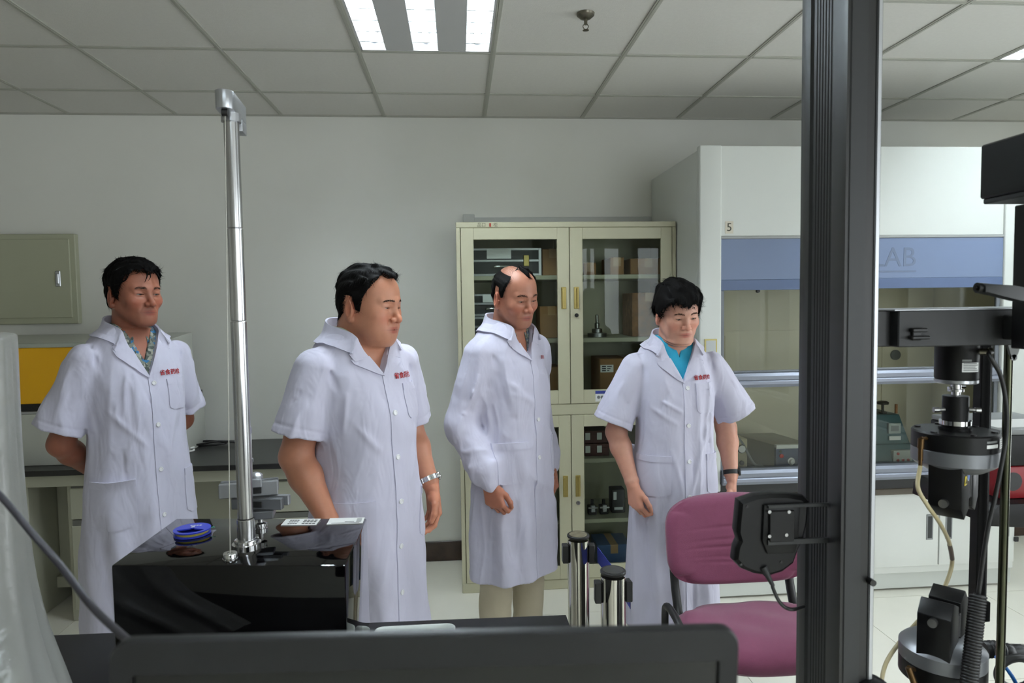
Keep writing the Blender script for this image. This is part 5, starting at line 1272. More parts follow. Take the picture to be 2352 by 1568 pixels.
    for s in (-1, 1):
        F = Field(); F.cap((s * 0.10, 0.045, 0.045), (s * 0.105, -0.02, 0.045), 0.040, 0.042, 0.02); F.ell((s * 0.115, -0.115, 0.03), (0.048, 0.085, 0.034), 0.04)
        F.fn(lambda P, d: np.maximum(d, 0.004 - P[:, 2])); F.fn(lambda P, d, s=s: np.minimum(d, np.maximum(np.maximum(d - 0.004, P[:, 2] - 0.018), -P[:, 2])))
        shoes.append(mesh_field(F, (s * 0.10 - 0.1, -0.23, -0.004), (s * 0.10 + 0.1, 0.11, 0.12), 0.006, 3))
    out['shoes'] = shoes
    return out
def place_person(c, o):
    t = thing('person', c['label'], 'person', (c['at'][0], c['at'][1], 0), 'men in white lab coats', math.radians(c['yaw'])); s = c['scale']
    V, Q, T, tone = o['body']
    b = np_obj('body', V * s, Q, M_SKIN, t, True, None, T)
    a = b.data.color_attributes.new('tone', 'FLOAT_COLOR', 'POINT'); a.data.foreach_set('color', np.concatenate([tone, np.ones((len(tone), 1), f32)], 1).astype(f32).ravel())
    np_obj('hair', o['hair'][0] * s, o['hair'][1], c.get('hair_mat', M_HAIR), t, True, c.get('hair_label'))
    for v, q in o['brow']: np_obj('eyebrow', v * s, q, M_BROW, t, False)
    for v, q, mi in o['eye']:
        e = np_obj('eye', v * s, q, M_EYE, t, True); e.data.polygons.foreach_set('material_index', mi)
    ct = np_obj('lab_coat', o['coat'][0] * s, o['coat'][1], M_COAT, t, True, c['coat'].get('label'))
    for nm, (v, q), m in o['parts']: np_obj(nm, v * s, q, m, ct, 40)
    for p, n in zip(o['button_at'], o['button_n']):
        bm = NB(); lathe(bm, Vector(map(float, p)) * s, [(0.0088, -0.002), (0.0088, 0.0022), (0.0078, 0.0034), (0.0062, 0.0034), (0.0055, 0.0022), (0.001, 0.0022)], axis=tuple(map(float, n)), seg=20); obj('button', bm, M_BUT, ct, 35, None, True)
    sm = np_obj('shirt', o['shirt'][0] * s, o['shirt'][1], c['shirt']['mat'], t, True, c['shirt'].get('label')); np_obj('shirt_collar', o['shirt_collar'][0] * s, o['shirt_collar'][1], c['shirt']['mat'], sm, 50)
    np_obj('trousers', o['trousers'][0] * s, o['trousers'][1], c['trousers'], t, True)
    for v, q in o['shoes']: np_obj('shoe', v * s, q, m_black, t, True)
    if c.get('emblem'):
        ex, ez, es, txt = c['emblem']; sh = o['shoot']
        cu = bpy.data.curves.new('emblem', 'FONT'); cu.body = txt; cu.size = es; cu.align_x = 'CENTER'; cu.align_y = 'CENTER'; cu.resolution_u = 2; cu.bevel_depth = es * 0.022; cu.bevel_resolution = 0
        tt = bpy.data.objects.new('emblem', cu); C.objects.link(tt); me = bpy.data.meshes.new_from_object(tt.evaluated_get(bpy.context.evaluated_depsgraph_get())); bpy.data.objects.remove(tt)
        P = np.array([v.co[:] for v in me.vertices], f32); Or = np.stack([P[:, 0] + ex, np.full(len(P), -0.5), P[:, 1] + ez], 1); Pn = sh(Or, (0, 1, 0), 0.0038) * s
        me.vertices.foreach_set('co', Pn.astype(f32).ravel()); me.materials.clear(); me.materials.append(M_RED); me.update()
        e = bpy.data.objects.new('emblem', me); C.objects.link(e); e.parent = ct; e['label'] = 'red embroidered characters on the chest'
    return t
HLZ = [0, 15, 30, 48, 62, 74, 80, 92, 99, 118, 128, 150, 180]
def clump(seed, k=260): return waves(seed, 5, k * 0.5, k * 1.3, (1, 0.5, 0.6))
def relaxed(fd, td, nd, curl=(28, 34, 22), **k): return dict(fd=fd, td=td, nd=nd, curl=curl, **k)
m_shirt1 = pattern_mat('patterned_shirt', [(66, 74, 68), (112, 116, 106), (150, 150, 138), (84, 92, 90), (40, 104, 150)], 95)
m_shirt2 = mat('pale_shirt', (170, 172, 156), 0.8, var=0.1, vscale=40)
m_shirt3 = pattern_mat('dotted_shirt', [(70, 78, 88), (120, 124, 124), (96, 110, 128), (140, 144, 130)], 130)
m_polo = mat('turquoise_polo', (32, 150, 184), 0.75, var=0.12, vscale=30, bump=0.3, bscale=700)
m_blackt = mat('dark_trousers', (40, 42, 48), 0.8); m_khaki = mat('beige_trousers', (190, 180, 156), 0.8, var=0.05, vscale=12, bump=0.3, bscale=60); m_whitet = mat('grey_trousers', (70, 72, 78), 0.8)
def rings(wa=0.0, de=0.0, hem=0.44, flare=0.0, belly=0.0, sh=0.0):
    return [(hem, 0.203 + wa + flare, 0.158 + de + flare, 0.0 - belly * 0.3, 2.3), (0.75, 0.187 + wa + flare * 0.5, 0.146 + de + flare * 0.4, -0.004 - belly * 0.6, 2.3), (0.95, 0.175 + wa, 0.138 + de, -0.008 - belly, 2.3), (1.08, 0.164 + wa, 0.130 + de, -0.010 - belly * 0.9, 2.3),
            (1.22, 0.168 + wa * 0.8, 0.128 + de * 0.8, -0.008 - belly * 0.4, 2.35), (1.33, 0.166 + sh, 0.118 + de * 0.5, 0.004, 2.4), (1.41, 0.145 + sh, 0.104 + de * 0.3, 0.014, 2.4), (1.50, 0.115, 0.085, 0.018, 2.4)]
def bodyk(wa=0.0, de=0.0, belly=0.0, sh=0.0):
    return [(0.80, 0.150 + wa, 0.112 + de, 0.0, 2.2), (0.95, 0.148 + wa, 0.112 + de, -0.004 - belly, 2.2), (1.08, 0.138 + wa, 0.104 + de, -0.008 - belly * 0.9, 2.2), (1.22, 0.144 + wa * 0.8, 0.104 + de * 0.8, -0.006 - belly * 0.4, 2.3), (1.33, 0.144 + sh, 0.096 + de * 0.5, 0.004, 2.3), (1.41, 0.124 + sh, 0.080, 0.014, 2.3), (1.50, 0.10, 0.065, 0.018, 2.2)]
MEN = []
# ---- first man (far left, hands behind the back)
MEN.append(dict(label='man at far left in a short-sleeved white lab coat, hands behind his back, black fringe', at=(-1.29, 2.78), yaw=50, scale=1.04, seed=11,
    head=(8, 3, 0), gaze=(6, 4, 0), skin=(148, 94, 74), wide=1.02, slit=0.0025, stubble=0.1, body=bodyk(), neck_r=0.057,
    hl_az=HLZ, hl_z=[0.074, 0.076, 0.078, 0.060, 0.030, -0.010, -0.026, -0.020, 0.018, 0.020, -0.030, -0.065, -0.075],
    jag=waves(3, 4, 120, 300, (1, 1, 0.2)), jag_amp=0.006, t_side=0.007, t_top=0.017, t_front=0.006, clump=clump(5), strands=3200, slen=0.024, comb=V3(0.02, -0.02, -0.02),
    locks=[([(-0.012, -0.094, 0.085), (-0.018, -0.104, 0.066), (-0.024, -0.099, 0.044)], 0.0042), ([(-0.004, -0.098, 0.084), (-0.006, -0.106, 0.064), (-0.012, -0.101, 0.050)], 0.0032), ([(0.02, -0.094, 0.086), (0.030, -0.100, 0.068), (0.038, -0.094, 0.052)], 0.004), ([(0.034, -0.086, 0.08), (0.044, -0.088, 0.06), (0.050, -0.078, 0.036)], 0.004)],
    armR=((-0.160, 0.005, 1.350), (-0.222, 0.090, 1.050), (-0.075, 0.185, 0.905), relaxed((1, 0.1, -0.25), (0, 0.2, 1), (0, 1, 0), hide=True)),
    armL=((0.160, 0.005, 1.350), (0.232, 0.095, 1.075), (0.085, 0.200, 0.935), relaxed((-1, 0.05, -0.1), (0, 0.1, 1), (0, 1, 0), hide=True)),
    coat=dict(rings=rings(0.004, 0.0, 0.30, 0.010), zv=1.285, vw=0.070, sleeveR=dict(type='short', r=(0.064, 0.084), t=0.80, off=(-0.03, -0.02, 0)), sleeveL=dict(type='short', r=(0.064, 0.080), t=0.80, off=(0.01, -0.01, 0)),
        amp=0.0055, nfold=8, drape=0.010, phase=0.4, buttons=(1.262, 1.107, 0.94, 0.77, 0.61), label='white short-sleeved lab coat',
        folds=[((-0.13, -0.12, 1.22), (-0.10, -0.15, 0.95), 0.008, 0.012), ((-0.15, -0.1, 1.18), (-0.02, -0.16, 1.02), 0.007, 0.014), ((-0.08, -0.12, 1.33), (-0.11, -0.14, 1.08), 0.006, 0.012), ((-0.05, -0.12, 1.33), (-0.06, -0.15, 1.05), 0.005, 0.011), ((0.1, -0.12, 1.2), (0.05, -0.15, 0.98), 0.006, 0.014), ((-0.185, -0.06, 1.22), (-0.17, -0.1, 0.98), 0.008, 0.016), ((-0.23, -0.07, 1.3), (-0.27, 0.0, 1.16), 0.006, 0.013), ((-0.2, -0.08, 0.62), (0.02, -0.17, 0.74), 0.008, 0.02)],
        pockets=[('hip_pocket', dict(cx=-0.088, z0=0.745, z1=0.920, w=0.072, ang=-22, rc=0.12, gape=0.014)), ('hip_pocket', dict(cx=0.085, z0=0.745, z1=0.920, w=0.058, ang=32, rc=0.12)), ('chest_pocket', dict(cx=0.080, z0=1.155, z1=1.272, w=0.044, ang=12, rc=0.2))]),
    shirt=dict(mat=m_shirt1, zo=1.345, tan=0.42, gap=16, label='patterned grey shirt'), trousers=m_blackt, emblem=(0.082, 1.296, 0.0215, '省食药检')))
# ---- second man (stout)
MEN.append(dict(label='stout man in a short-sleeved white lab coat with a steel watch, behind the black box', at=(-0.335, 2.31), yaw=44, scale=1.03, neck_off=(0, -0.012, -0.040), seed=22, fat=0.9,
    head=(20, 7, 0), gaze=(8, 12, 0), skin=(184, 128, 102), wide=1.06, slit=0.0017, nose=1.12, mouth=0.001, stubble=0.06, body=bodyk(0.002, 0.012, 0.010, 0.006), neck_r=0.069, arm_g=1.12, head_scale=1.02, brow=0.8,
    hl_az=HLZ, hl_z=[0.084, 0.088, 0.096, 0.076, 0.050, 0.018, -0.030, -0.026, 0.018, 0.020, -0.035, -0.070, -0.078],
    jag=waves(13, 4, 90, 200, (1, 1, 0.2)), jag_amp=0.005, t_side=0.006, t_top=0.012, t_front=0.004, clump=clump(15, 160), clump_amp=0.004, strands=3000, slen=0.022, lift=0.22, comb=V3(-0.02, 0.05, -0.02),
    armR=((-0.166, 0.0, 1.355), (-0.222, 0.035, 1.09), (-0.195, -0.095, 0.905), relaxed((0.12, -0.22, -1), (0.25, -1, 0.2), (1, 0.25, 0), (24, 36, 25))),
    armL=((0.166, 0.0, 1.355), (0.228, 0.030, 1.10), (0.235, -0.070, 0.925), relaxed((-0.06, -0.15, -1), (-0.25, -1, 0.1), (-1, 0.25, 0), (26, 36, 25))),
    coat=dict(rings=rings(0.003, 0.014, 0.40, 0.004, 0.012, 0.006), zv=1.335, vw=0.076, hole=0.084, sleeveR=dict(type='short', r=(0.066, 0.082), t=0.74, off=(-0.02, -0.015, 0)), sleeveL=dict(type='short', r=(0.066, 0.078), t=0.83, off=(0.0, -0.01, 0)),
        amp=0.005, nfold=6, drape=0.012, phase=1.4, buttons=(1.215, 1.075, 0.935, 0.79, 0.64), label='white short-sleeved lab coat',
        folds=[((-0.16, -0.12, 1.24), (-0.05, -0.17, 1.1), 0.009, 0.014), ((-0.18, -0.1, 1.2), (-0.1, -0.17, 1.02), 0.008, 0.014), ((-0.12, -0.13, 1.33), (-0.13, -0.15, 1.12), 0.006, 0.013), ((0.13, -0.14, 1.16), (0.03, -0.2, 0.86), 0.008, 0.018), ((0.17, -0.12, 1.1), (0.06, -0.19, 0.72), 0.007, 0.018), ((-0.25, -0.08, 1.3), (-0.29, -0.04, 1.15), 0.007, 0.014), ((-0.22, -0.08, 1.33), (-0.24, -0.09, 1.18), 0.006, 0.012), ((-0.1, -0.18, 1.08), (-0.11, -0.19, 0.7), 0.006, 0.008)],
        pockets=[('hip_pocket', dict(cx=-0.088, z0=0.78, z1=0.955, w=0.074, ang=-20, rc=0.12)), ('hip_pocket', dict(cx=0.085, z0=0.78, z1=0.955, w=0.060, ang=34, rc=0.12)), ('chest_pocket', dict(cx=0.088, z0=1.185, z1=1.30, w=0.045, ang=14, rc=0.2))]),
    shirt=dict(mat=m_shirt2, zo=1.30, tan=0.55, gap=40, label='pale open-necked shirt'), trousers=m_blackt, emblem=(0.086, 1.325, 0.0215, '省食药检')))
# ---- third man (long sleeves, receding hair)
def thin3(P):
    q = ((P - V3(-0.032, 0.000, 0.110)) / V3(0.038, 0.095, 0.055)); r = np.sqrt((q * q).sum(1)); return 0.0 + 1.0 * sstep((r - 0.72) / 1.0)
MEN.append(dict(label='man with receding hair in a long-sleeved white lab coat and beige trousers, by the cabinet', at=(0.215, 2.88), yaw=40, scale=1.03, seed=33,
    head=(-6, 16, -3), gaze=(4, 22, 0), skin=(168, 114, 92), wide=1.0, slit=0.0026, stubble=0.16, body=bodyk(0.0, 0.004), neck_r=0.059, brow=1.1,
    hl_az=HLZ, hl_z=[0.082, 0.088, 0.104, 0.090, 0.060, 0.006, -0.020, -0.018, 0.018, 0.020, -0.030, -0.065, -0.075],
    jag=waves(23, 4, 120, 260, (1, 1, 0.2)), jag_amp=0.005, t_side=0.006, t_top=0.009, t_front=0.007, edge=0.04, clump=clump(25), strands=3600, slen=0.024, lift=0.16, comb=V3(0.03, -0.04, -0.03), thin=thin3,
    armR=((-0.163, 0.0, 1.35), (-0.232, 0.045, 1.075), (-0.205, -0.085, 0.865), relaxed((0.12, -0.22, -1), (0.35, -1, 0.1), (1, 0.35, 0), (42, 55, 35))),
    armL=((0.163, 0.0, 1.35), (0.215, 0.06, 1.08), (0.205, -0.03, 0.855), relaxed((-0.05, -0.15, -1), (-0.25, -1, 0.1), (-1, 0.25, 0), (36, 45, 30))),
    coat=dict(rings=rings(0.0, 0.004, 0.43, -0.006), zv=1.325, vw=0.066, sleeveR=dict(type='long', r=(0.064, 0.064, 0.062)), sleeveL=dict(type='long', r=(0.064, 0.060, 0.058)),
        amp=0.0075, nfold=7, drape=0.010, phase=2.2, buttons=(1.085, 0.93), label='white long-sleeved lab coat with gathered cuffs', lapel=0.05,
        folds=[((-0.15, -0.12, 1.27), (0.02, -0.15, 1.12), 0.008, 0.016), ((-0.12, -0.13, 1.2), (0.0, -0.15, 1.16), 0.007, 0.014), ((-0.22, -0.06, 1.28), (-0.27, -0.02, 1.12), 0.009, 0.016), ((-0.27, -0.02, 1.14), (-0.30, 0.02, 1.0), 0.008, 0.014), ((-0.30, -0.02, 0.98), (-0.20, -0.12, 1.0), 0.010, 0.014), ((-0.30, -0.04, 0.92), (-0.19, -0.13, 0.95), 0.009, 0.013), ((-0.19, -0.06, 1.2), (-0.17, -0.1, 0.98), 0.008, 0.014), ((-0.1, -0.14, 1.1), (-0.16, -0.13, 0.9), 0.006, 0.014)],
        pockets=[('hip_pocket', dict(cx=-0.070, z0=0.84, z1=1.005, w=0.075, ang=-18, rc=0.05, lean=-0.0)), ('hip_pocket', dict(cx=0.080, z0=0.84, z1=1.005, w=0.058, ang=34, rc=0.05))]),
    shirt=dict(mat=m_shirt3, zo=1.30, tan=0.30, gap=16, label='patterned grey shirt'), trousers=m_khaki, emblem=(0.085, 1.33, 0.016, '药检')))
# ---- fourth man (turquoise polo)
MEN.append(dict(label='man in a short-sleeved white lab coat over a turquoise polo, behind the purple chair', at=(0.905, 2.80), yaw=2, scale=0.98, seed=44, fat=0.25,
    head=(6, 17, -3), gaze=(6, 18, 0), skin=(198, 148, 128), wide=1.02, slit=0.0032, stubble=0.06, body=bodyk(0.0, 0.006), neck_r=0.057, brow=0.9,
    hl_az=HLZ, hl_z=[0.052, 0.050, 0.060, 0.052, 0.026, -0.005, -0.022, -0.008, 0.020, 0.018, -0.030, -0.065, -0.075],
    jag=waves(33, 5, 160, 420, (1, 1, 0.15)), jag_amp=0.009, t_side=0.013, t_top=0.025, t_front=0.004, clump=clump(35, 150), clump_amp=0.005, strands=4600, slen=0.026, lift=0.16, comb=V3(-0.01, -0.05, -0.02), edge=0.010,
    armR=((-0.168, 0.0, 1.345), (-0.250, 0.015, 1.07), (-0.208, -0.085, 0.870), relaxed((0.10, -0.20, -1), (0.45, -1, 0.1), (1, 0.45, 0), (40, 48, 30))),
    armL=((0.168, 0.0, 1.345), (0.250, 0.020, 1.07), (0.240, -0.06, 0.875), relaxed((-0.04, -0.12, -1), (-0.3, -1, 0.1), (-1, 0.3, 0), (34, 44, 28))),
    coat=dict(rings=rings(0.0, 0.006, 0.20, 0.002), zv=1.295, vw=0.074, sleeveR=dict(type='short', r=(0.066, 0.086), t=0.84, off=(-0.03, -0.01, 0)), sleeveL=dict(type='short', r=(0.066, 0.090), t=0.80, off=(0.05, -0.01, 0.01)),
        amp=0.0065, nfold=9, drape=0.009, phase=0.9, buttons=(1.272, 1.117, 0.968, 0.82, 0.67), label='white short-sleeved lab coat',
        folds=[((-0.13, -0.13, 1.24), (-0.01, -0.15, 1.17), 0.009, 0.010), ((-0.15, -0.11, 1.2), (-0.03, -0.15, 1.12), 0.008, 0.012), ((-0.16, -0.1, 1.17), (-0.12, -0.14, 1.08), 0.008, 0.012), ((-0.1, -0.12, 1.36), (-0.12, -0.14, 1.12), 0.007, 0.012), ((0.12, -0.12, 1.3), (0.09, -0.14, 1.0), 0.007, 0.012), ((0.15, -0.11, 1.2), (0.06, -0.15, 0.98), 0.007, 0.013), ((0.08, -0.14, 1.05), (0.02, -0.16, 0.8), 0.008, 0.012), ((-0.06, -0.15, 1.02), (0.0, -0.16, 0.8), 0.006, 0.012), ((-0.2, -0.1, 0.70), (0.02, -0.16, 0.72), 0.008, 0.010), ((-0.24, -0.07, 1.3), (-0.28, -0.04, 1.16), 0.007, 0.013), ((0.24, -0.07, 1.3), (0.30, -0.04, 1.16), 0.007, 0.013)],
        pockets=[('hip_pocket', dict(cx=-0.098, z0=0.82, z1=0.99, w=0.075, ang=-14, rc=0.1)), ('hip_pocket', dict(cx=0.088, z0=0.82, z1=0.99, w=0.060, ang=28, rc=0.1)), ('chest_pocket', dict(cx=0.088, z0=1.165, z1=1.29, w=0.046, ang=4, rc=0.2))]),
    shirt=dict(mat=m_polo, zo=1.395, tan=0.26, gap=9, label='turquoise polo shirt'), trousers=m_whitet, emblem=(0.088, 1.312, 0.0215, '省食药检')))
import time as _t; _t0 = _t.time()
with ThreadPoolExecutor(4) as ex: OUT = list(ex.map(build_person, MEN))
PEOPLE = [place_person(c, o) for c, o in zip(MEN, OUT)]
print('people', round(_t.time() - _t0, 1), 's', [(len(o['body'][1]), len(o['hair'][1]), len(o['coat'][1])) for o in OUT])
# ================================================================ wristwatches
def wrist(i, arm, back):
    c = MEN[i]; S, E, W = [Vector(v) for v in c['arm' + arm][:3]]; d = (W - E).normalized(); return (W - d * back) * c['scale'], d, Matrix.Translation((c['at'][0], c['at'][1], 0)) @ Matrix.Rotation(math.radians(c['yaw']), 4, 'Z')
def watch(name, lb, i, arm, back, r, face_dir, m1, m2, h=0.018, ratio=0.85):
    p, d, M = wrist(i, arm, back); pw = M @ p; dw = M.to_3x3() @ d; fd = M.to_3x3() @ Vector(face_dir)
    x = (fd - dw * fd.dot(dw)).normalized(); y = dw.cross(x)
    t = thing(name, lb, 'watch', tuple(pw)); n = 40
    bm = NB(); rows = []
    for hh, rr in ((-h / 2, 0), (-h / 2, 0.0028), (h / 2, 0.0028), (h / 2, 0), (-h / 2, 0)):
        rows.append([pw + dw * hh + (x * math.cos(a) + y * math.sin(a)) * (r + rr) for a in [2 * math.pi * k / n for k in range(n)]])
    grid(bm, rows, True); st = obj('strap', bm, m1, t)
    if m1 is m_chrome:
        for k in range(0, n, 2):
            a = 2 * math.pi * k / n; u = x * math.cos(a) + y * math.sin(a); v = dw.cross(u)
            bm = NB(); obox(bm, pw + u * (r + 0.003), (0.002, 0.0042, h), rot=Matrix((u, v, dw)).transposed(), bev=0.0006); obj('link', bm, m1, st)
    bm = NB(); lathe(bm, pw + x * (r + 0.001), [(0.016, 0), (0.0165, 0.003), (0.0155, 0.007), (0.013, 0.0085)], axis=x, seg=28); ca = obj('case', bm, m1, t)
    bm = NB(); cyl(bm, pw + x * (r + 0.009), pw + x * (r + 0.0102), 0.0125, seg=28); obj('dial', bm, m2, ca)
m_chrome = MATS['chrome']
watch('steel_wristwatch', 'steel wristwatch on the second man\'s left wrist', 1, 'L', 0.018, 0.0330, (1, -0.5, 0.2), m_chrome, mat('watch_dial', (60, 62, 66), 0.2))
watch('black_wristband', 'black wristband on the fourth man\'s left wrist', 3, 'L', 0.015, 0.0300, (1, -0.5, 0.2), mat('black_rubber', (14, 14, 15), 0.5), m_blackg)

# ================================================================ purple chair
m_purple = mat('purple_fabric', (116, 56, 82), 0.95, var=0.08, vscale=60, bump=0.5, bscale=700, sheen=0.2)
SZ = 0.50
q0, q1, q2 = PZ(1540, 1388, SZ), PZ(1818, 1380, SZ), PZ(1690, 1490, SZ)
CHW = 0.54; chx = q0.x + CHW / 2 - 0.015; chy = q0.y
t = thing('office_chair', 'purple fabric visitor chair with a black frame, in front of the fourth man', 'chair', (chx, chy - 0.2, 0), rotz=math.radians(0))
CH = Vector((chx, 0, 0))
def cushion(w, d, h, nx=22, ny=18, p=3.2, crown=0.02, dip=0.0):
    """closed cushion as a superellipse grid: top and bottom faces joined round the rim"""
    V = []; F = []
    for sgn in (1, -1):
        for j in range(ny + 1):
            for i in range(nx + 1):
                u, v = -1 + 2 * i / nx, -1 + 2 * j / ny
                m = max(abs(u), abs(v)) + 1e-9; l = (abs(u) ** p + abs(v) ** p) ** (1 / p) + 1e-9; k = m / l
                e = max(0.0, 1 - (abs(u) ** 6 + abs(v) ** 6) ** (1 / 6) ** 1); e = min(1, e * 6)
                V.append((u * k * w / 2, v * k * d / 2, sgn * (h / 2 * (0.35 + 0.65 * math.sqrt(max(0, 1 - (1 - e) ** 2)))) + (sgn > 0) * (crown * (1 - u * u) * (1 - v * v) - dip * math.exp(-(u * u + v * v) * 4))))
    o = (nx + 1) * (ny + 1); I = lambda i, j: j * (nx + 1) + i
    for j in range(ny):
        for i in range(nx):
            F.append((I(i, j), I(i + 1, j), I(i + 1, j + 1), I(i, j + 1))); F.append((o + I(i, j + 1), o + I(i + 1, j + 1), o + I(i + 1, j), o + I(i, j)))
    rim = [I(i, 0) for i in range(nx)] + [I(nx, j) for j in range(ny)] + [I(i, ny) for i in range(nx, 0, -1)] + [I(0, j) for j in range(ny, 0, -1)]
    for a, b in zip(rim, rim[1:] + rim[:1]): F.append((a, o + a, o + b, b))
    return np.array(V, f32), np.array(F)
def to_bm(V, F, fn):
    bm = NB(); vs = [bm.verts.new(Vector(fn(*map(float, v)))) for v in V]
    for f in F:
        try: bm.faces.new([vs[i] for i in f])
        except ValueError: pass
    return bm
SD = chy - q2.y + 0.03; sy = chy - SD / 2
V, Fc = cushion(CHW, SD, 0.075, crown=0.012)
wob = lambda x, y: 0.002 * math.sin(x * 34 + 2.0 * math.sin(y * 21)) + 0.0015 * math.sin(y * 47 + x * 13)
bm = to_bm(V, Fc, lambda x, y, z: (chx + x, sy + y, SZ - 0.038 + z - 0.035 * max(0, (-y / (SD / 2)) - 0.35) ** 1.5 + 0.010 * (y / SD) + (0.010 * (abs(x) / CHW * 2) ** 2) + (wob(x, y) if z > 0 else 0)))
obj('seat', bm, m_purple, t, 50)
bz1, bz0 = PY(1690, 1153, chy + 0.05).z, PY(1690, 1317, chy + 0.05).z; BH = bz1 - bz0
V, Fc = cushion(CHW - 0.015, BH, 0.06, nx=30, ny=80, p=4.2, crown=0.012)
def back(x, v, z):
    zz = v + (bz0 + bz1) / 2; r = v / BH
    cr = 0.0
    for zc, a, ph in ((0.17, 0.0035, 0.3), (0.03, 0.003, 1.2), (-0.06, 0.0045, 2.2), (-0.17, 0.0022, 3.0), (-0.22, 0.002, 4.0)):
        cr += a * math.exp(-((r - zc - 0.012 * math.sin(x * 11 + ph)) / 0.016) ** 2) * math.exp(-((x + 0.01) / 0.12) ** 2)
    y = chy + 0.055 + 0.10 * r - z - 0.10 * (x / CHW * 2) ** 2 * 0.35 + (cr if z > 0 else 0)
    return (chx + x * (1 - 0.05 * r), y, zz + (0.02 * (1 - (x / CHW * 2) ** 2) if v > 0 else -0.012 * (1 - (x / CHW * 2) ** 2)) * abs(r) * 2)
bm = to_bm(V, Fc, back); obj('backrest', bm, m_purple, t, 60)
V2_, F2_ = cushion(CHW - 0.034, BH - 0.020, 0.03, p=4.2); bm = to_bm(V2_, F2_, lambda x, v, z: (back(x, v, z)[0], back(x, v, 0)[1] + 0.034 - z * 0.6, back(x, v, z)[2])); obj('back_shell', bm, m_black, t)
for s in (-1, 1):
    bm = NB(); xx = chx + s * (CHW / 2 - 0.05)
    tube(bm, [(xx, chy + 0.085, bz0 + 0.10), (xx, chy + 0.065, bz0), (xx, chy + 0.045, SZ + 0.02), (xx, chy + 0.005, SZ - 0.05), (xx, chy - 0.08, SZ - 0.085)], 0.016, 12); obj('back_upright', bm, m_black, t)
    bm = NB(); xa = chx + s * (CHW / 2 + 0.012)
    tube(bm, [(xa, chy - 0.02, SZ - 0.07), (xa, chy - 0.03, SZ + 0.005), (xa, chy - 0.1, SZ + 0.022), (xa, chy - 0.2, SZ + 0.002), (xa, chy - 0.24, SZ - 0.07)], 0.013, 10); obj('seat_bracket', bm, m_black, t)
    for yy, y2 in ((chy - 0.02, chy + 0.06), (chy - SD + 0.08, chy - SD + 0.01)):
        bm = NB(); tube(bm, [(xa - s * 0.05, yy, SZ - 0.085), (xa - s * 0.01, (yy + y2) / 2, SZ - 0.14), (xa, y2, 0.2), (xa, y2 + (y2 - yy) * 0.3, 0.0)], 0.0125, 10); obj('leg', bm, m_black, t)
bm = NB(); box(bm, (chx - CHW / 2 + 0.02, sy - 0.12, SZ - 0.1), (chx + CHW / 2 - 0.02, sy + 0.12, SZ - 0.07), 0.004); obj('seat_frame', bm, m_black, t)

# ================================================================ stanchions
m_post = mat('polished_post', (190, 188, 180), 0.07, 1.0)
m_belt = mat('blue_belt', (36, 46, 132), 0.7)
def stanchion(px, ptop, wpx, lb, dirs):
    z = 0.88; p = PZ(px, ptop, z); r = 0.0335
    t = thing('stanchion', lb, 'stanchion', (p.x, p.y, 0), 'chrome belt barrier posts')
    bm = NB(); lathe(bm, (p.x, p.y, 0.02), [(r, 0), (r, z - 0.035)], seg=40); obj('post', bm, m_post, t)
    bm = NB(); lathe(bm, (p.x, p.y, 0), [(0.16, 0), (0.16, 0.008), (0.13, 0.02), (0.06, 0.032), (r + 0.003, 0.036)], seg=48); obj('base', bm, m_post, t)
    bm = NB(); lathe(bm, (p.x, p.y, z - 0.022), [(r + 0.0004, 0.015), (r + 0.001, 0.016), (r + 0.001, 0.021), (r - 0.001, 0.023), (r - 0.005, 0.0225)], seg=40); ca = obj('cap_ring', bm, m_black, t)
    bm = NB(); lathe(bm, (p.x, p.y, z - 0.003), [(r - 0.005, 0), (r - 0.006, 0.0045)], seg=40); obj('cap_plate', bm, mat('worn_cap', (150, 142, 122), 0.35, 0.7, var=0.5, vscale=60) if 'left' in lb else mat('dark_cap', (70, 70, 68), 0.3, 0.5, var=0.5, vscale=50), ca)
    for a in dirs:
        c, s = math.cos(math.radians(a)), math.sin(math.radians(a)); bm = NB()
        obox(bm, (p.x + c * (r + 0.008), p.y + s * (r + 0.008), z - 0.058), (0.018, 0.030, 0.056), math.radians(a), 0.002)
        obj('belt_clip', bm, m_black, t)
    return t, p
t1, p1 = stanchion(1328, 1227, 46, 'chrome barrier post with a worn pale cap, the farther one on the left', (180, -8))
t2, p2 = stanchion(1408, 1309, 58, 'chrome barrier post with a dark cap, the nearer one of the two', (176, 4))
a = p1 + Vector((0.06, -0.005, -0.065)); b = p2 + Vector((0.055, 0.03, -0.10)); dv = (b - a); bm = NB(); rows = []
for i in range(17):
    u = i / 16; c = a + dv * u + Vector((0.02 * math.sin(math.pi * u), 0, -0.025 * math.sin(math.pi * u))); n = Vector((-dv.y, dv.x, 0)).normalized() * 0.0006
    rows.append([c + Vector((0, 0, 0.024)) + n, c + Vector((0, 0, -0.024)) + n, c + Vector((0, 0, -0.024)) - n, c + Vector((0, 0, 0.024)) - n])
grid(bm, rows, True); obj('belt', bm, m_belt, t1, label='blue retractable belt')

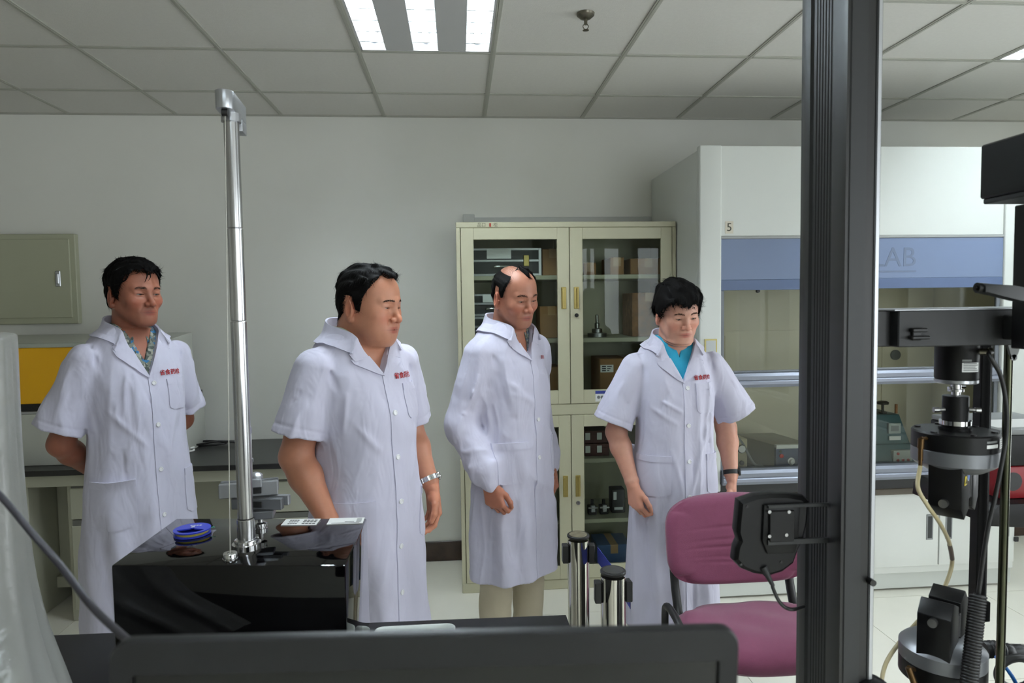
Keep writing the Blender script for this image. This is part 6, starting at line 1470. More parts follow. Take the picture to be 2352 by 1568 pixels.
# ================================================================ desk in front with the black instrument
DZ = 0.78
m_desk = mat('desk_black', (24, 24, 25), 0.5, spec=0.25)
dl, drr = PZ(125, 1455, DZ), PZ(1300, 1411, DZ); ddn = PZ(1313, 1437, DZ)
sx = (ddn - drr).normalized()
L = Vector((dl.x - 0.7, dl.y + 0.01, DZ)); Rr = Vector((drr.x, drr.y, DZ)); Rn = Vector((drr.x + 0.02, 0.42, DZ)); Ln = Vector((L.x, 0.42, DZ))
t = thing('desk', 'black desk in the foreground carrying the black instrument', 'desk', ((L.x + Rr.x) / 2, 1.1, 0))
bm = NB(); prism(bm, [L - Vector((0, 0, 0.03)), Rr - Vector((0, 0, 0.03)), Rn - Vector((0, 0, 0.03)), Ln - Vector((0, 0, 0.03))], (0, 0, 0.03), 0.002); obj('desktop', bm, m_desk, t)
for p in (L + Vector((0.05, -0.06, 0)), Rr + Vector((-0.05, -0.06, 0)), Rn + Vector((-0.05, 0.06, 0)), Ln + Vector((0.05, 0.06, 0))):
    bm = NB(); box(bm, (p.x - 0.025, p.y - 0.025, 0), (p.x + 0.025, p.y + 0.025, DZ - 0.03), 0.003); obj('leg', bm, m_black, t)
bm = NB(); box(bm, (L.x + 0.07, L.y - 0.07, DZ - 0.11), (Rr.x - 0.07, L.y - 0.05, DZ - 0.03)); obj('apron', bm, m_black, t)
# --- black glossy instrument
TZ = 1.06
A, B_, C_, D_ = PZ(255, 1298, TZ), PZ(793, 1298, TZ), PZ(843, 1190, TZ), PZ(405, 1190, TZ)
t = thing('black_instrument', 'glossy black box instrument on the desk with a tall steel pole on top', 'instrument', tuple(Vector((sum(v.x for v in (A, B_, C_, D_)) / 4, sum(v.y for v in (A, B_, C_, D_)) / 4, DZ))))
bm = NB(); down = Vector((0, 0, DZ + 0.006 - TZ)); prism(bm, [A + down, B_ + down, C_ + down, D_ + down], (0, 0, TZ - DZ - 0.006), 0.004); obj('housing', bm, m_blackg, t, 30)
for v in (A, B_, C_, D_):
    c = (A + B_ + C_ + D_) / 4; w = c + (v - c) * 0.85; bm = NB(); cyl(bm, (w.x, w.y, DZ), (w.x, w.y, DZ + 0.008), 0.014, seg=16); obj('foot', bm, m_black, t)
def lies(px0, py0, px1, py1, z):   # two corners of a sheet lying on the box
    return PZ(px0, py0, z), PZ(px1, py1, z)
def top_label(quad, name, lb):
    P = [PZ(x, y, TZ + 0.0006) for x, y in quad]; bm = NB(); prism(bm, [p - Vector((0, 0, 0.0005)) for p in P], (0, 0, 0.0008)); l = obj(name, bm, m_paper, t, label=lb); return l, P
l1, P = top_label([(645, 1206), (726, 1205), (737, 1191), (657, 1192)], 'paper_label', 'white label with printed lines')
# writing on the label is upside down from the camera's side
def strip(P, u0, u1, v0, v1):
    f = lambda u, v: (P[0] * (1 - u) + P[1] * u) * (1 - v) + (P[3] * (1 - u) + P[2] * u) * v
    return [f(u0, v0) + Vector((0, 0, 0.0005)), f(u1, v0) + Vector((0, 0, 0.0005)), f(u1, v1) + Vector((0, 0, 0.0005)), f(u0, v1) + Vector((0, 0, 0.0005))]
bm = NB()
for v in (0.14, 0.42, 0.68):
    for k in range(4): prism(bm, strip(P, 0.56 + 0.1 * k, 0.64 + 0.1 * k, v, v + 0.13), (0, 0, 0.0004)); prism(bm, strip(P, 0.16 + 0.07 * k, 0.215 + 0.07 * k, v + 0.02, v + 0.12), (0, 0, 0.0004))
obj('print', bm, m_ink, l1)
l2, P = top_label([(750, 1204), (833, 1201), (838, 1188), (758, 1190)], 'paper_label', 'white label with a barcode')
bm = NB()
for k in range(9): prism(bm, strip(P, 0.80 + 0.016 * k, 0.807 + 0.016 * k, 0.2, 0.85), (0, 0, 0.0004))
prism(bm, strip(P, 0.48, 0.74, 0.28, 0.36), (0, 0, 0.0004)); prism(bm, strip(P, 0.12, 0.9, 0.1, 0.15), (0, 0, 0.0004)); obj('print', bm, m_grey, l2)
bm = NB(); q = A + (B_ - A) * 0.5; cyl(bm, Vector((-0.5, q.y + 0.002, 0.83)), Vector((-0.5, q.y - 0.0, 0.83)), 0.002, seg=10)
bm.free()
# pole
pb = PZ(567, 1258, TZ); PX_, PYY = pb.x, pb.y
ptop = PY(531, 280, PYY).z
bm = NB(); lathe(bm, (PX_, PYY, TZ), [(0.031, 0), (0.031, 0.012), (0.026, 0.0125), (0.0255, 0.020), (0.0235, 0.021), (0.0195, 0.021)], seg=40); ba = obj('base_collar', bm, m_chrome, t)
zj1, zj2, zj3 = PY(558, 1190, PYY).z, PY(543, 738, PYY).z, PY(537, 525, PYY).z
for z0, z1, r, nm in ((TZ + 0.02, zj1, 0.0190, 'pole_section'), (zj1 + 0.001, zj2, 0.0168, 'pole_section'), (zj2 + 0.0012, zj3, 0.0162, 'pole_section'), (zj3 + 0.001, ptop, 0.0160, 'pole_section')):
    bm = NB(); lathe(bm, (PX_, PYY, z0), [(r - 0.0012, 0), (r, 0.0012), (r, z1 - z0 - 0.0012), (r - 0.0012, z1 - z0)], seg=40); obj(nm, bm, mat('pole_steel', (190, 190, 192), 0.2, 1.0, var=0.06, vscale=90, stretch=(1, 1, 0.02)), t)
# head block of the pole
hb = PY(515, 222, PYY - 0.03)
bm = NB(); zt = PY(515, 220, PYY).z; zb_ = PY(525, 262, PYY).z
bdir = Vector((-0.02, 1.0, 0)).normalized(); nrm = Vector((bdir.y, -bdir.x, 0))
c0 = Vector((PX_, PYY, 0))
f0 = c0 - bdir * 0.034 + Vector((-0.002, 0, 0)); f1 = c0 + bdir * 0.085 + Vector((-0.010, 0, 0)); bdir = (f1 - f0).normalized(); nrm = Vector((bdir.y, -bdir.x, 0))
pr = []
for k in range(9):
    a = math.pi / 2 + math.pi * k / 8; pr.append(f0 + (bdir * math.cos(a) + nrm * math.sin(a)) * 0.0185)
pr += [f1 - nrm * 0.0185, f1 + nrm * 0.0185]
prism(bm, [p + Vector((0, 0, zb_)) for p in pr], (0, 0, zt - zb_), 0.0015); hb_ = obj('pulley_block', bm, m_alu, t)
bm = NB(); f1b = f1 - bdir * 0.045; prism(bm, [p + Vector((0, 0, zb_ - 0.026)) for p in (f1b - nrm * 0.0185, f1 - nrm * 0.0185, f1 + nrm * 0.0185, f1b + nrm * 0.0185)], (0, 0, 0.026), 0.001); obj('block_clamp', bm, m_alu, hb_)
bm = NB(); lathe(bm, (PX_, PYY, ptop - 0.001), [(0.0205, 0), (0.0205, zb_ - ptop + 0.001)], seg=32); obj('pole_socket', bm, m_alu, hb_)
bm = NB(); cyl(bm, f0 + Vector((0, 0, zb_ - 0.006)) - nrm * 0.006, f0 + Vector((0, 0, zb_ - 0.006)) + nrm * 0.006, 0.008, seg=20); obj('pulley', bm, m_black, hb_)
bm = NB(); bp_ = f1 + bdir * 0.001 + Vector((0, 0, zb_ - 0.005)); cyl(bm, bp_ - bdir * 0.002, bp_ + bdir * 0.002, 0.004, seg=12); obj('bolt', bm, m_black, hb_)
# thread and its anchor nut
nt_ = PZ(529, 1283, TZ)
bm = NB(); lathe(bm, (nt_.x, nt_.y, TZ), [(0.016, 0), (0.016, 0.002), (0.0145, 0.0025), (0.0145, 0.012), (0.0135, 0.0135), (0.006, 0.0135), (0.006, 0.011)], seg=32); obj('anchor_nut', bm, m_chrome, t)
bm = NB(); tube(bm, [(nt_.x, nt_.y, TZ + 0.01), (f0.x, f0.y, zb_ - 0.002)], 0.0009, 6, 0); obj('thread', bm, mat('thread_white', (190, 188, 178), 0.7), t)
# clamps on a spindle to the right of the pole
jb = PZ(600, 1233, TZ); jx, jy = jb.x, jb.y
zl = lambda y: PY(600, y, jy).z
bm = NB(); lathe(bm, (jx, jy, TZ), [(0.006, 0), (0.006, 0.016), (0.0135, 0.017), (0.0135, zl(1222) - TZ), (0.0145, zl(1221) - TZ), (0.0145, zl(1212) - TZ), (0.0125, zl(1211) - TZ), (0.0125, zl(1208) - TZ), (0.0145, zl(1207) - TZ), (0.0145, zl(1200) - TZ), (0.006, zl(1198) - TZ), (0.006, zl(1186) - TZ)], seg=32); sp = obj('spindle', bm, m_chrome, t)
m_clamp = mat('clamp_aluminium', (150, 152, 156), 0.4, 0.6); m_clampd = mat('clamp_grey', (110, 112, 116), 0.4, 0.6)
bm = NB(); a0 = PY(585, 1186, jy); obox(bm, (jx + 0.008, jy, (zl(1186) + zl(1168)) / 2), (0.048, 0.05, zl(1168) - zl(1186)), math.radians(8), 0.002); obj('clamp_foot', bm, m_clampd, t)
z0, z1 = zl(1166), zl(1141); xa, xb = PY(533, 1150, jy).x, PY(662, 1150, jy).x; R = math.radians(-9)
cl = Vector(((xa + xb) / 2, jy + 0.005, (z0 + z1) / 2)); ln = (xb - xa)
bm = NB(); obox(bm, cl + Vector((-0.004, -0.012, 0)), (ln * 0.94, 0.016, z1 - z0), R, 0.0015); j1 = obj('lower_jaw', bm, m_clampd, t)
bm = NB(); obox(bm, cl + Vector((0.006, 0.012, 0.002)), (ln * 0.94, 0.014, (z1 - z0) * 0.9), R, 0.0015); obj('lower_jaw', bm, m_clamp, t)
bm = NB(); bz = cl + Vector((0.0, -0.0215, 0)); obox(bm, bz + Vector((-0.006, 0, 0)), (0.030, 0.002, 0.014), R, 0.0006); obj('jaw_plate', bm, m_black, j1)
z0, z1 = zl(1138), zl(1106); xa, xb = PY(503, 1120, jy).x, PY(639, 1120, jy).x; R = math.radians(10)
cl = Vector(((xa + xb) / 2, jy + 0.01, (z0 + z1) / 2)); ln = (xb - xa)
bm = NB(); obox(bm, cl + Vector((0, -0.010, 0)), (ln * 0.96, 0.015, z1 - z0), R, 0.0015); j2 = obj('upper_jaw', bm, m_clamp, t)
bm = NB(); obox(bm, cl + Vector((-0.004, 0.012, 0.002)), (ln * 0.96, 0.013, (z1 - z0) * 0.9), R, 0.0015); obj('upper_jaw', bm, m_clampd, t)
bm = NB(); obox(bm, cl + Vector((0.022, -0.019, -0.002)), (0.018, 0.002, 0.014), R, 0.0006); obj('jaw_plate', bm, m_black, j2)
bm = NB(); c = PY(588, 1108, jy); obox(bm, (c.x, jy - 0.014, zl(1104)), (0.034, 0.022, zl(1094) - zl(1114)), math.radians(12), 0.002); obj('clamp_block', bm, m_clamp, t)
bm = NB(); c = PY(587, 1090, jy); lathe(bm, (c.x, jy, zl(1094) - 0.004), [(0.016, 0), (0.016, 0.008), (0.010, 0.013), (0.004, 0.015)], seg=24); obj('swivel', bm, m_alu, t)
bm = NB(); tx, tz0, tz1 = PY(577, 1060, jy).x, zl(1090), zl(978); cyl(bm, (tx, jy, tz0 - 0.01), (tx, jy, tz1), 0.0028, seg=12); rd = obj('thin_rod', bm, m_chrome, t)
bm = NB(); obox(bm, (tx - 0.001, jy, zl(987)), (0.008, 0.01, 0.016), 0, 0.001); obox(bm, (tx + 0.0, jy, zl(1056)), (0.008, 0.009, 0.010), 0, 0.001); obj('rod_clip', bm, m_chrome, rd)
# blue spool on the box
sp_ = PZ(442, 1226, TZ); rr = (PZ(482, 1222, TZ) - PZ(402, 1224, TZ)).length / 2
t = thing('line_spool', 'blue plastic spool of yellow line lying on the black box', 'spool', (sp_.x, sp_.y, TZ))
m_blue = mat('spool_blue', (42, 58, 178), 0.3); m_yl = mat('yellow_line', (206, 192, 60), 0.5)
s0 = Vector((sp_.x, sp_.y, TZ))
bm = NB(); lathe(bm, s0, [(rr, 0.0008), (rr, 0.004), (rr * 0.75, 0.0045)], seg=40); obj('lower_flange', bm, m_blue, t)
bm = NB(); lathe(bm, s0 + Vector((0, 0, 0.0045)), [(rr * 0.86, 0), (rr * 0.88, 0.002), (rr * 0.86, 0.006)], seg=40, cap=False); obj('line_winding', bm, m_yl, t)
# upper flange: disc with a crescent window towards the camera
bm = NB(); n = 40; zz = s0.z + 0.0110; outer = [(rr * math.cos(2 * math.pi * k / n), rr * math.sin(2 * math.pi * k / n)) for k in range(n)]
inner = []
for k in range(n):
    a = 2 * math.pi * k / n; w = 0.80 * rr if math.pi * 1.08 < a < math.pi * 1.92 else 0.12 * rr
    inner.append((w * math.cos(a), w * math.sin(a) if w > 0.5 * rr else w * math.sin(a) - 0.0))
vo = [[bm.verts.new((s0.x + x, s0.y + y, zz + h)) for x, y in outer] for h in (0, 0.003)]; vi = [[bm.verts.new((s0.x + x, s0.y + y, zz + h)) for x, y in inner] for h in (0, 0.003)]
for k in range(n):
    k2 = (k + 1) % n
    bm.faces.new((vo[1][k], vo[1][k2], vi[1][k2], vi[1][k])); bm.faces.new((vo[0][k2], vo[0][k], vi[0][k], vi[0][k2])); bm.faces.new((vo[0][k], vo[0][k2], vo[1][k2], vo[1][k])); bm.faces.new((vi[0][k2], vi[0][k], vi[1][k], vi[1][k2]))
uf = obj('upper_flange', bm, m_blue, t)
bm = NB()
for k in range(4): box(bm, (s0.x - 0.012 + 0.007 * k, s0.y + 0.019, zz + 0.0028), (s0.x - 0.007 + 0.007 * k, s0.y + 0.024, zz + 0.0034))
lathe(bm, (s0.x - 0.002, s0.y + 0.010, zz + 0.0028), [(0.0045, 0), (0.0045, 0.0006)], seg=16); obj('print', bm, m_paper, uf)
bm = NB(); tube(bm, [(s0.x + rr * 0.85, s0.y + 0.012, TZ + 0.008), (s0.x + rr * 1.02, s0.y + 0.018, TZ + 0.010), (s0.x + rr * 1.12, s0.y + 0.016, TZ + 0.009)], 0.0009, 6); obj('line_end', bm, mat('line_green', (60, 170, 130), 0.4), t)
# ================================================================ monitor in the very front (its screen towards the camera)
MY = 0.575
ml, mr = PY(232, 1474, MY), PY(1688, 1442, MY)
mw_ = (mr - ml).length; ang = math.atan2(mr.z - ml.z, mr.x - ml.x)
t = thing('monitor', 'black computer monitor, switched off, cut by the bottom edge of the picture', 'monitor', ((ml.x + mr.x) / 2, MY + 0.1, DZ))
mc = (ml + mr) / 2; H_ = 0.34
Mr = Matrix.Translation(Vector((mc.x, MY, mc.z - H_ / 2))) @ Matrix.Rotation(-ang, 4, 'Y')
m_bez = mat('monitor_bezel', (24, 24, 25), 0.42, spec=0.35); m_scr = mat('monitor_screen', (9, 9, 10), 0.25)
rad = 0.018; o_ = rrect(0, 0, mw_, H_, rad, 6); i_ = rrect(0, -0.004, mw_ - 0.036, H_ - 0.052, 0.002, 6); n = len(o_)
bm = NB(); rows = [[(x, y, z) for x, z in pts] for pts, y in ((i_, 0.006), (i_, 0.0), (rrect(0, 0, mw_ - 0.003, H_ - 0.003, rad - 0.001, 6), -0.0005), (o_, 0.0025), (o_, 0.010), (rrect(0, 0, mw_ - 0.006, H_ - 0.006, rad - 0.002, 6), 0.0135), (rrect(0, 0, mw_ - 0.08, H_ - 0.08, rad, 6), 0.03), (rrect(0, 0, mw_ - 0.2, H_ - 0.2, rad, 6), 0.036))]
for r in rows[2:4]: pass
grid(bm, rows, True)
bmesh.ops.holes_fill(bm, edges=[e for e in bm.edges if e.is_boundary and all(v.co.y > 0.035 for v in e.verts)])
bmesh.ops.transform(bm, matrix=Mr, verts=bm.verts); be = obj('bezel', bm, m_bez, t, 40)
bm = NB(); box(bm, (-(mw_ - 0.037) / 2, 0.004, -0.004 - (H_ - 0.053) / 2), ((mw_ - 0.037) / 2, 0.007, -0.004 + (H_ - 0.053) / 2)); bmesh.ops.transform(bm, matrix=Mr, verts=bm.verts); obj('screen', bm, m_scr, t)
bm = NB(); box(bm, (mc.x - 0.05, MY + 0.05, DZ + 0.012), (mc.x + 0.05, MY + 0.075, mc.z - 0.12), 0.006, 2); obj('stand_neck', bm, m_bez, t)
bm = NB(); box(bm, (mc.x - 0.03, MY + 0.038, mc.z - 0.19), (mc.x + 0.03, MY + 0.055, mc.z - 0.13), 0.004); obj('stand_mount', bm, m_bez, t)
bm = NB(); prism(bm, [(mc.x + x, MY + 0.08 + y, DZ) for x, y in rrect(0, 0, 0.26, 0.18, 0.03)], (0, 0, 0.012), 0.002); obj('stand_base', bm, m_bez, t)
# white plastic trays behind the monitor
m_tray = mat('tray_plastic', (206, 212, 208), 0.18, spec=0.6)
for k, (xa, xb, py, lb) in enumerate(((862, 1046, 1434, 'shallow white plastic tray on the desk, the right one, partly hidden by the monitor'), (790, 852, 1437, 'shallow white plastic tray on the desk right beside the black box'))):
    yb = 1.62 if k == 0 else 1.60; a, b = PY(xa, py, yb), PY(xb, py, yb); zt = (a.z + b.z) / 2
    t = thing('plastic_tray', lb, 'tray', ((a.x + b.x) / 2, yb, DZ), 'white plastic trays on the desk')
    c = Vector(((a.x + b.x) / 2, yb - 0.06, 0)); w = b.x - a.x; d = 0.12; rows = []
    for s, z in ((0.8, DZ + 0.0005), (0.86, DZ + 0.004), (0.97, zt - 0.004), (1.0, zt - 0.001), (0.985, zt), (0.95, zt - 0.002), (0.84, DZ + 0.006), (0.5, DZ + 0.005)):
        rows.append([(c.x + x, c.y + y, z) for x, y in rrect(0, 0, w * s, d * s, 0.02 * s, 5)])
    bm = NB(); g = grid(bm, rows, True); bm.faces.new(g[-1]); bm.faces.new(g[0][::-1]); obj('tray', bm, m_tray, t, 50)
# cable running from the left edge down to behind the monitor
pts = [PY(-160, 1010, 0.92), PY(-60, 1080, 0.90), PY(10, 1148, 0.88), PY(70, 1220, 0.86), PY(140, 1300, 0.84), PY(205, 1385, 0.80), PY(262, 1442, 0.74), PY(330, 1500, 0.68), PY(420, 1560, 0.64)]
last = Vector((pts[-1].x, 0.625, pts[-1].z - 0.05)); bm = NB(); tube(bm, pts + [last], 0.0042, 10)
bm2 = bm; tag(obj('monitor_cable', bm, mat('cable_grey_black', (38, 36, 42), 0.5)), 'dark cable sagging from the left edge down to the monitor', 'cable')
# ================================================================ testing machine at the right
m_col = mat('column_anodised', (40, 41, 42), 0.45, 0.3, var=0.05, vscale=8); m_colb = mat('column_black', (12, 12, 13), 0.4)
m_cross = mat('crosshead_paint', (25, 26, 27), 0.55, var=0.04, vscale=10); m_gripg = mat('grip_grey', (118, 120, 124), 0.38, 0.55); m_gripb = mat('grip_black', (8, 8, 9), 0.42, spec=0.28)
def U(px): return math.tan(math.atan((px - 1176) / F_PX) - YAW)
Y0 = 1.15; CX0 = U(1942) * Y0; CXR = U(2020) * Y0; CYB = CX0 / U(1827)
t = thing('testing_machine', 'tall dark testing machine frame with a wide column and crosshead at the right', 'testing machine', (1.0, 1.25, 0)); tm_ = t
# column: an extrusion with grooves on the side and the front
zt_, zb2 = 2.45, 0.56
def extr(poly, name, m, par, z0=zb2, z1=zt_):
    bm = NB(); prism(bm, [(x, y, z0) for x, y in poly], (0, 0, z1 - z0)); return obj(name, bm, m, par, 20)
dY = CYB - Y0
side = [(CX0, Y0 + 0.006)]
prof = [(CX0 + 0.006, Y0), (CXR - 0.028, Y0), (CXR - 0.028, Y0 + 0.004), (CXR - 0.012, Y0 + 0.004), (CXR - 0.012, Y0), (CXR - 0.002, Y0), (CXR, Y0 + 0.004), (CXR, CYB - 0.02), (CXR - 0.02, CYB), (CX0 + 0.02, CYB), (CX0 + 0.006, CYB - 0.006)]
# the ribbed left flank, from the back to the front
fl = [(CX0 + 0.003, CYB - 0.020), (CX0, CYB - 0.032), (CX0, CYB - 0.050), (CX0 + 0.004, CYB - 0.056)]
yy = CYB - 0.062
while yy > Y0 + 0.055:
    fl += [(CX0 + 0.004, yy), (CX0 + 0.0025, yy - 0.002), (CX0 + 0.0025, yy - 0.006), (CX0 + 0.004, yy - 0.008)]; yy -= 0.010
fl += [(CX0 + 0.001, Y0 + 0.050), (CX0, Y0 + 0.046), (CX0, Y0 + 0.006)]
col = extr(prof + fl, 'column', m_col, t)
extr([(CX0 - 0.0012, Y0 + 0.012), (CX0 + 0.004, Y0 + 0.012), (CX0 + 0.004, Y0 + 0.002), (CX0 - 0.0012, Y0 + 0.002)], 'slot_strip', m_colb, col)
extr([(CXR - 0.0275, Y0 + 0.0015), (CXR - 0.0125, Y0 + 0.0015), (CXR - 0.0125, Y0 + 0.005), (CXR - 0.0275, Y0 + 0.005)], 'slot_strip', m_colb, col)
extr([(CXR - 0.009, Y0 - 0.0008), (CXR - 0.003, Y0 - 0.0008), (CXR - 0.003, Y0 + 0.002), (CXR - 0.009, Y0 + 0.002)], 'edge_highlight', m_alu, col)  # bright strip: the highlight along the column's right edge, put in as colour
bm = NB(); k = PY(1997, 1333, Y0); cyl(bm, (k.x, Y0 + 0.004, k.z), (k.x, Y0 - 0.012, k.z), 0.006, seg=16); obj('stop_knob', bm, m_colb, t)
# crosshead
XH0, XH1, YH = U(2065) * 1.25, 1.26, 1.25
zh1, zh0 = PY(2190, 711, YH).z, PY(2190, 795, YH).z
bm = NB(); box(bm, (XH0, YH, zh0), (XH1, YH + 0.16, zh1), 0.002); ch = obj('crosshead', bm, m_cross, t)
bm = NB(); box(bm, (XH0 - 0.01, YH - 0.002, zh1 - 0.001), (XH1, YH + 0.16, zh1 + 0.0025), 0.001); obj('top_plate', bm, m_alu, ch)
bm = NB(); box(bm, (CXR - 0.01, YH + 0.022, zh0), (XH0 + 0.001, YH + 0.14, zh1), 0.002); obj('carriage', bm, m_colb, t)
k = PY(2105, 767, YH); bm = NB(); box(bm, (k.x - 0.016, YH - 0.012, k.z + 0.004), (k.x + 0.016, YH + 0.001, k.z + 0.012), 0.002); box(bm, (k.x - 0.018, YH - 0.014, k.z - 0.010), (k.x + 0.020, YH + 0.001, k.z - 0.003), 0.002); box(bm, (k.x - 0.012, YH - 0.006, k.z - 0.012), (k.x + 0.008, YH + 0.001, k.z + 0.012), 0.002); obj('clamp_lever', bm, m_colb, ch)
bm = NB(); box(bm, (1.26, Y0, zb2), (1.32, CYB, zt_), 0.004); obj('column', bm, m_col, t)
bm = NB(); box(bm, (CX0 - 0.04, Y0 - 0.12, 0.0), (1.36, CYB + 0.25, zb2), 0.008, 2); obj('base', bm, m_cross, t)
rx = U(2320) * 1.33
bm = NB(); cyl(bm, (rx, 1.33, zb2), (rx, 1.33, zh0 + 0.001), 0.0085, seg=20); obj('guide_rod', bm, mat('guide_rod_steel', (84, 86, 70), 0.25, 1.0), t)
bm = NB(); bk = PY(2313, 815, 1.28); prism(bm, [(bk.x - 0.014, 1.262, zh0 + 0.001), (bk.x + 0.014, 1.262, zh0 + 0.001), (bk.x + 0.008, 1.262, zh0 - 0.018), (bk.x, 1.262, zh0 - 0.032), (bk.x - 0.008, 1.262, zh0 - 0.018)], (0, 0.006, 0)); hk = obj('bracket', bm, m_grey, t)
bm = NB(); lathe(bm, (bk.x, 1.262, zh0 - 0.026), [(0.0065, 0), (0.0065, -0.003), (0.003, -0.003)], axis=(0, -1, 0), seg=16); obj('eyelet', bm, m_chrome, hk)
# black rail hanging behind the grips
bx_ = U(2274) * 1.37; zbar = PY(2262, 1425, 1.37).z
bm = NB(); box(bm, (bx_ - 0.015, 1.37, zbar + 0.045), (bx_ + 0.008, 1.395, zh0 + 0.001), 0.002); rl = obj('rail', bm, m_gripb, t)
bm = NB(); box(bm, (bx_ + 0.0085, 1.376, zbar + 0.03), (bx_ + 0.015, 1.395, zh0 + 0.001), 0.001); obj('rail_strip', bm, m_cross, rl)
bm = NB(); box(bm, (bx_ - 0.014, 1.362, zbar), (bx_ + 0.014, 1.398, zbar + 0.045), 0.002); obj('rail_foot', bm, m_gripb, rl)
# piston under the lower grip
gx, gy = U(2200) * 1.33, 1.33
lx, ly = U(2182) * 1.30, 1.30
# ---- load cell
t2 = thing('load_cell', 'black cylindrical load cell with a printed white label, hanging under the crosshead', 'load cell', (gx, gy, PY(2200, 878, gy).z))
Zp = lambda y: PY(2200, y, gy).z
rc = 0.040
bm = NB(); lathe(bm, (gx, gy, Zp(870)), [(rc - 0.002, 0), (rc, 0.003), (rc, zh0 - Zp(870) - 0.0005)], seg=40); lc = obj('body', bm, m_gripb, t2)
bm = NB(); lathe(bm, (gx, gy, Zp(879)), [(rc - 0.003, 0), (rc, 0.002), (rc, Zp(870) - Zp(879))], seg=40); obj('rim', bm, m_alu, t2)
bm = NB(); lathe(bm, (gx, gy, Zp(908)), [(0.0085, 0), (0.0085, 0.008), (0.015, 0.009), (0.015, 0.014), (0.010, 0.015), (0.010, Zp(879) - Zp(908))], seg=24); st_ = obj('stem', bm, m_chrome, t2)
bm = NB(); cyl(bm, (gx - 0.02, gy - 0.004, Zp(889)), (gx + 0.024, gy + 0.004, Zp(889)), 0.0025, seg=10); obj('pin', bm, m_chrome, st_)
def wrap(par, name, cx, cy, r, a0, a1, z0, z1, m, off=0.0006, n=8):
    bm = NB(); rows = []
    for zz, rr in ((z0, r - 0.001), (z0, r + off), (z1, r + off), (z1, r - 0.001)): rows.append([(cx + rr * math.sin(math.radians(a)), cy - rr * math.cos(math.radians(a)), zz) for a in [a0 + (a1 - a0) * i / n for i in range(n + 1)]])
    grid(bm, rows); return obj(name, bm, m, par)
wl = wrap(t2, 'label', gx, gy, rc, -24, 30, Zp(850), Zp(829), m_paper)
for k in range(5): z = Zp(850) + (Zp(829) - Zp(850)) * (0.14 + 0.18 * k); wrap(wl, 'printed_line', gx, gy, rc + 0.0006, -21, 26 - 6 * (k % 3), z, z + 0.0016, m_grey, 0.0004)
wrap(t2, 'printed_name', gx, gy, rc, -24, 2, Zp(826.5), Zp(822), m_grey)
cn = Vector((gx + rc * 0.75, gy - rc * 0.5, Zp(806))); bm = NB(); cyl(bm, cn, cn + Vector((0.014, -0.010, 0.0)), 0.0068, seg=16); cyl(bm, cn + Vector((0.014, -0.010, 0.0)), cn + Vector((0.020, -0.013, -0.001)), 0.0085, seg=16); obj('connector', bm, m_bronze, t2)
c1 = cn + Vector((0.02, -0.013, -0.001)); yc = 1.24
pts = [c1] + [PY(x, y, yc + 0.0) for x, y in ((2272, 815), (2298, 862), (2311, 930), (2311, 1000), (2298, 1080), (2284, 1150), (2270, 1210), (2260, 1270), (2252, 1330), (2247, 1366))]
bm = NB(); tube(bm, pts, 0.0042, 10); obj('lead', bm, m_black, t2)
# coiled part of the lead
top = pts[-1]; bot = PY(2222, 1600, 1.19); n = 34; hp = []
dd = bot - top; ex, ey, ez = frame_of(dd)
for i in range(n * 10 + 1):
    a = 2 * math.pi * i / 10; hp.append(top + dd * (i / (n * 10)) + (ex * math.cos(a) + ey * math.sin(a)) * 0.0130)
bm = NB(); tube(bm, hp, 0.0034, 6, 0); obj('coiled_lead', bm, m_black, t2, True)
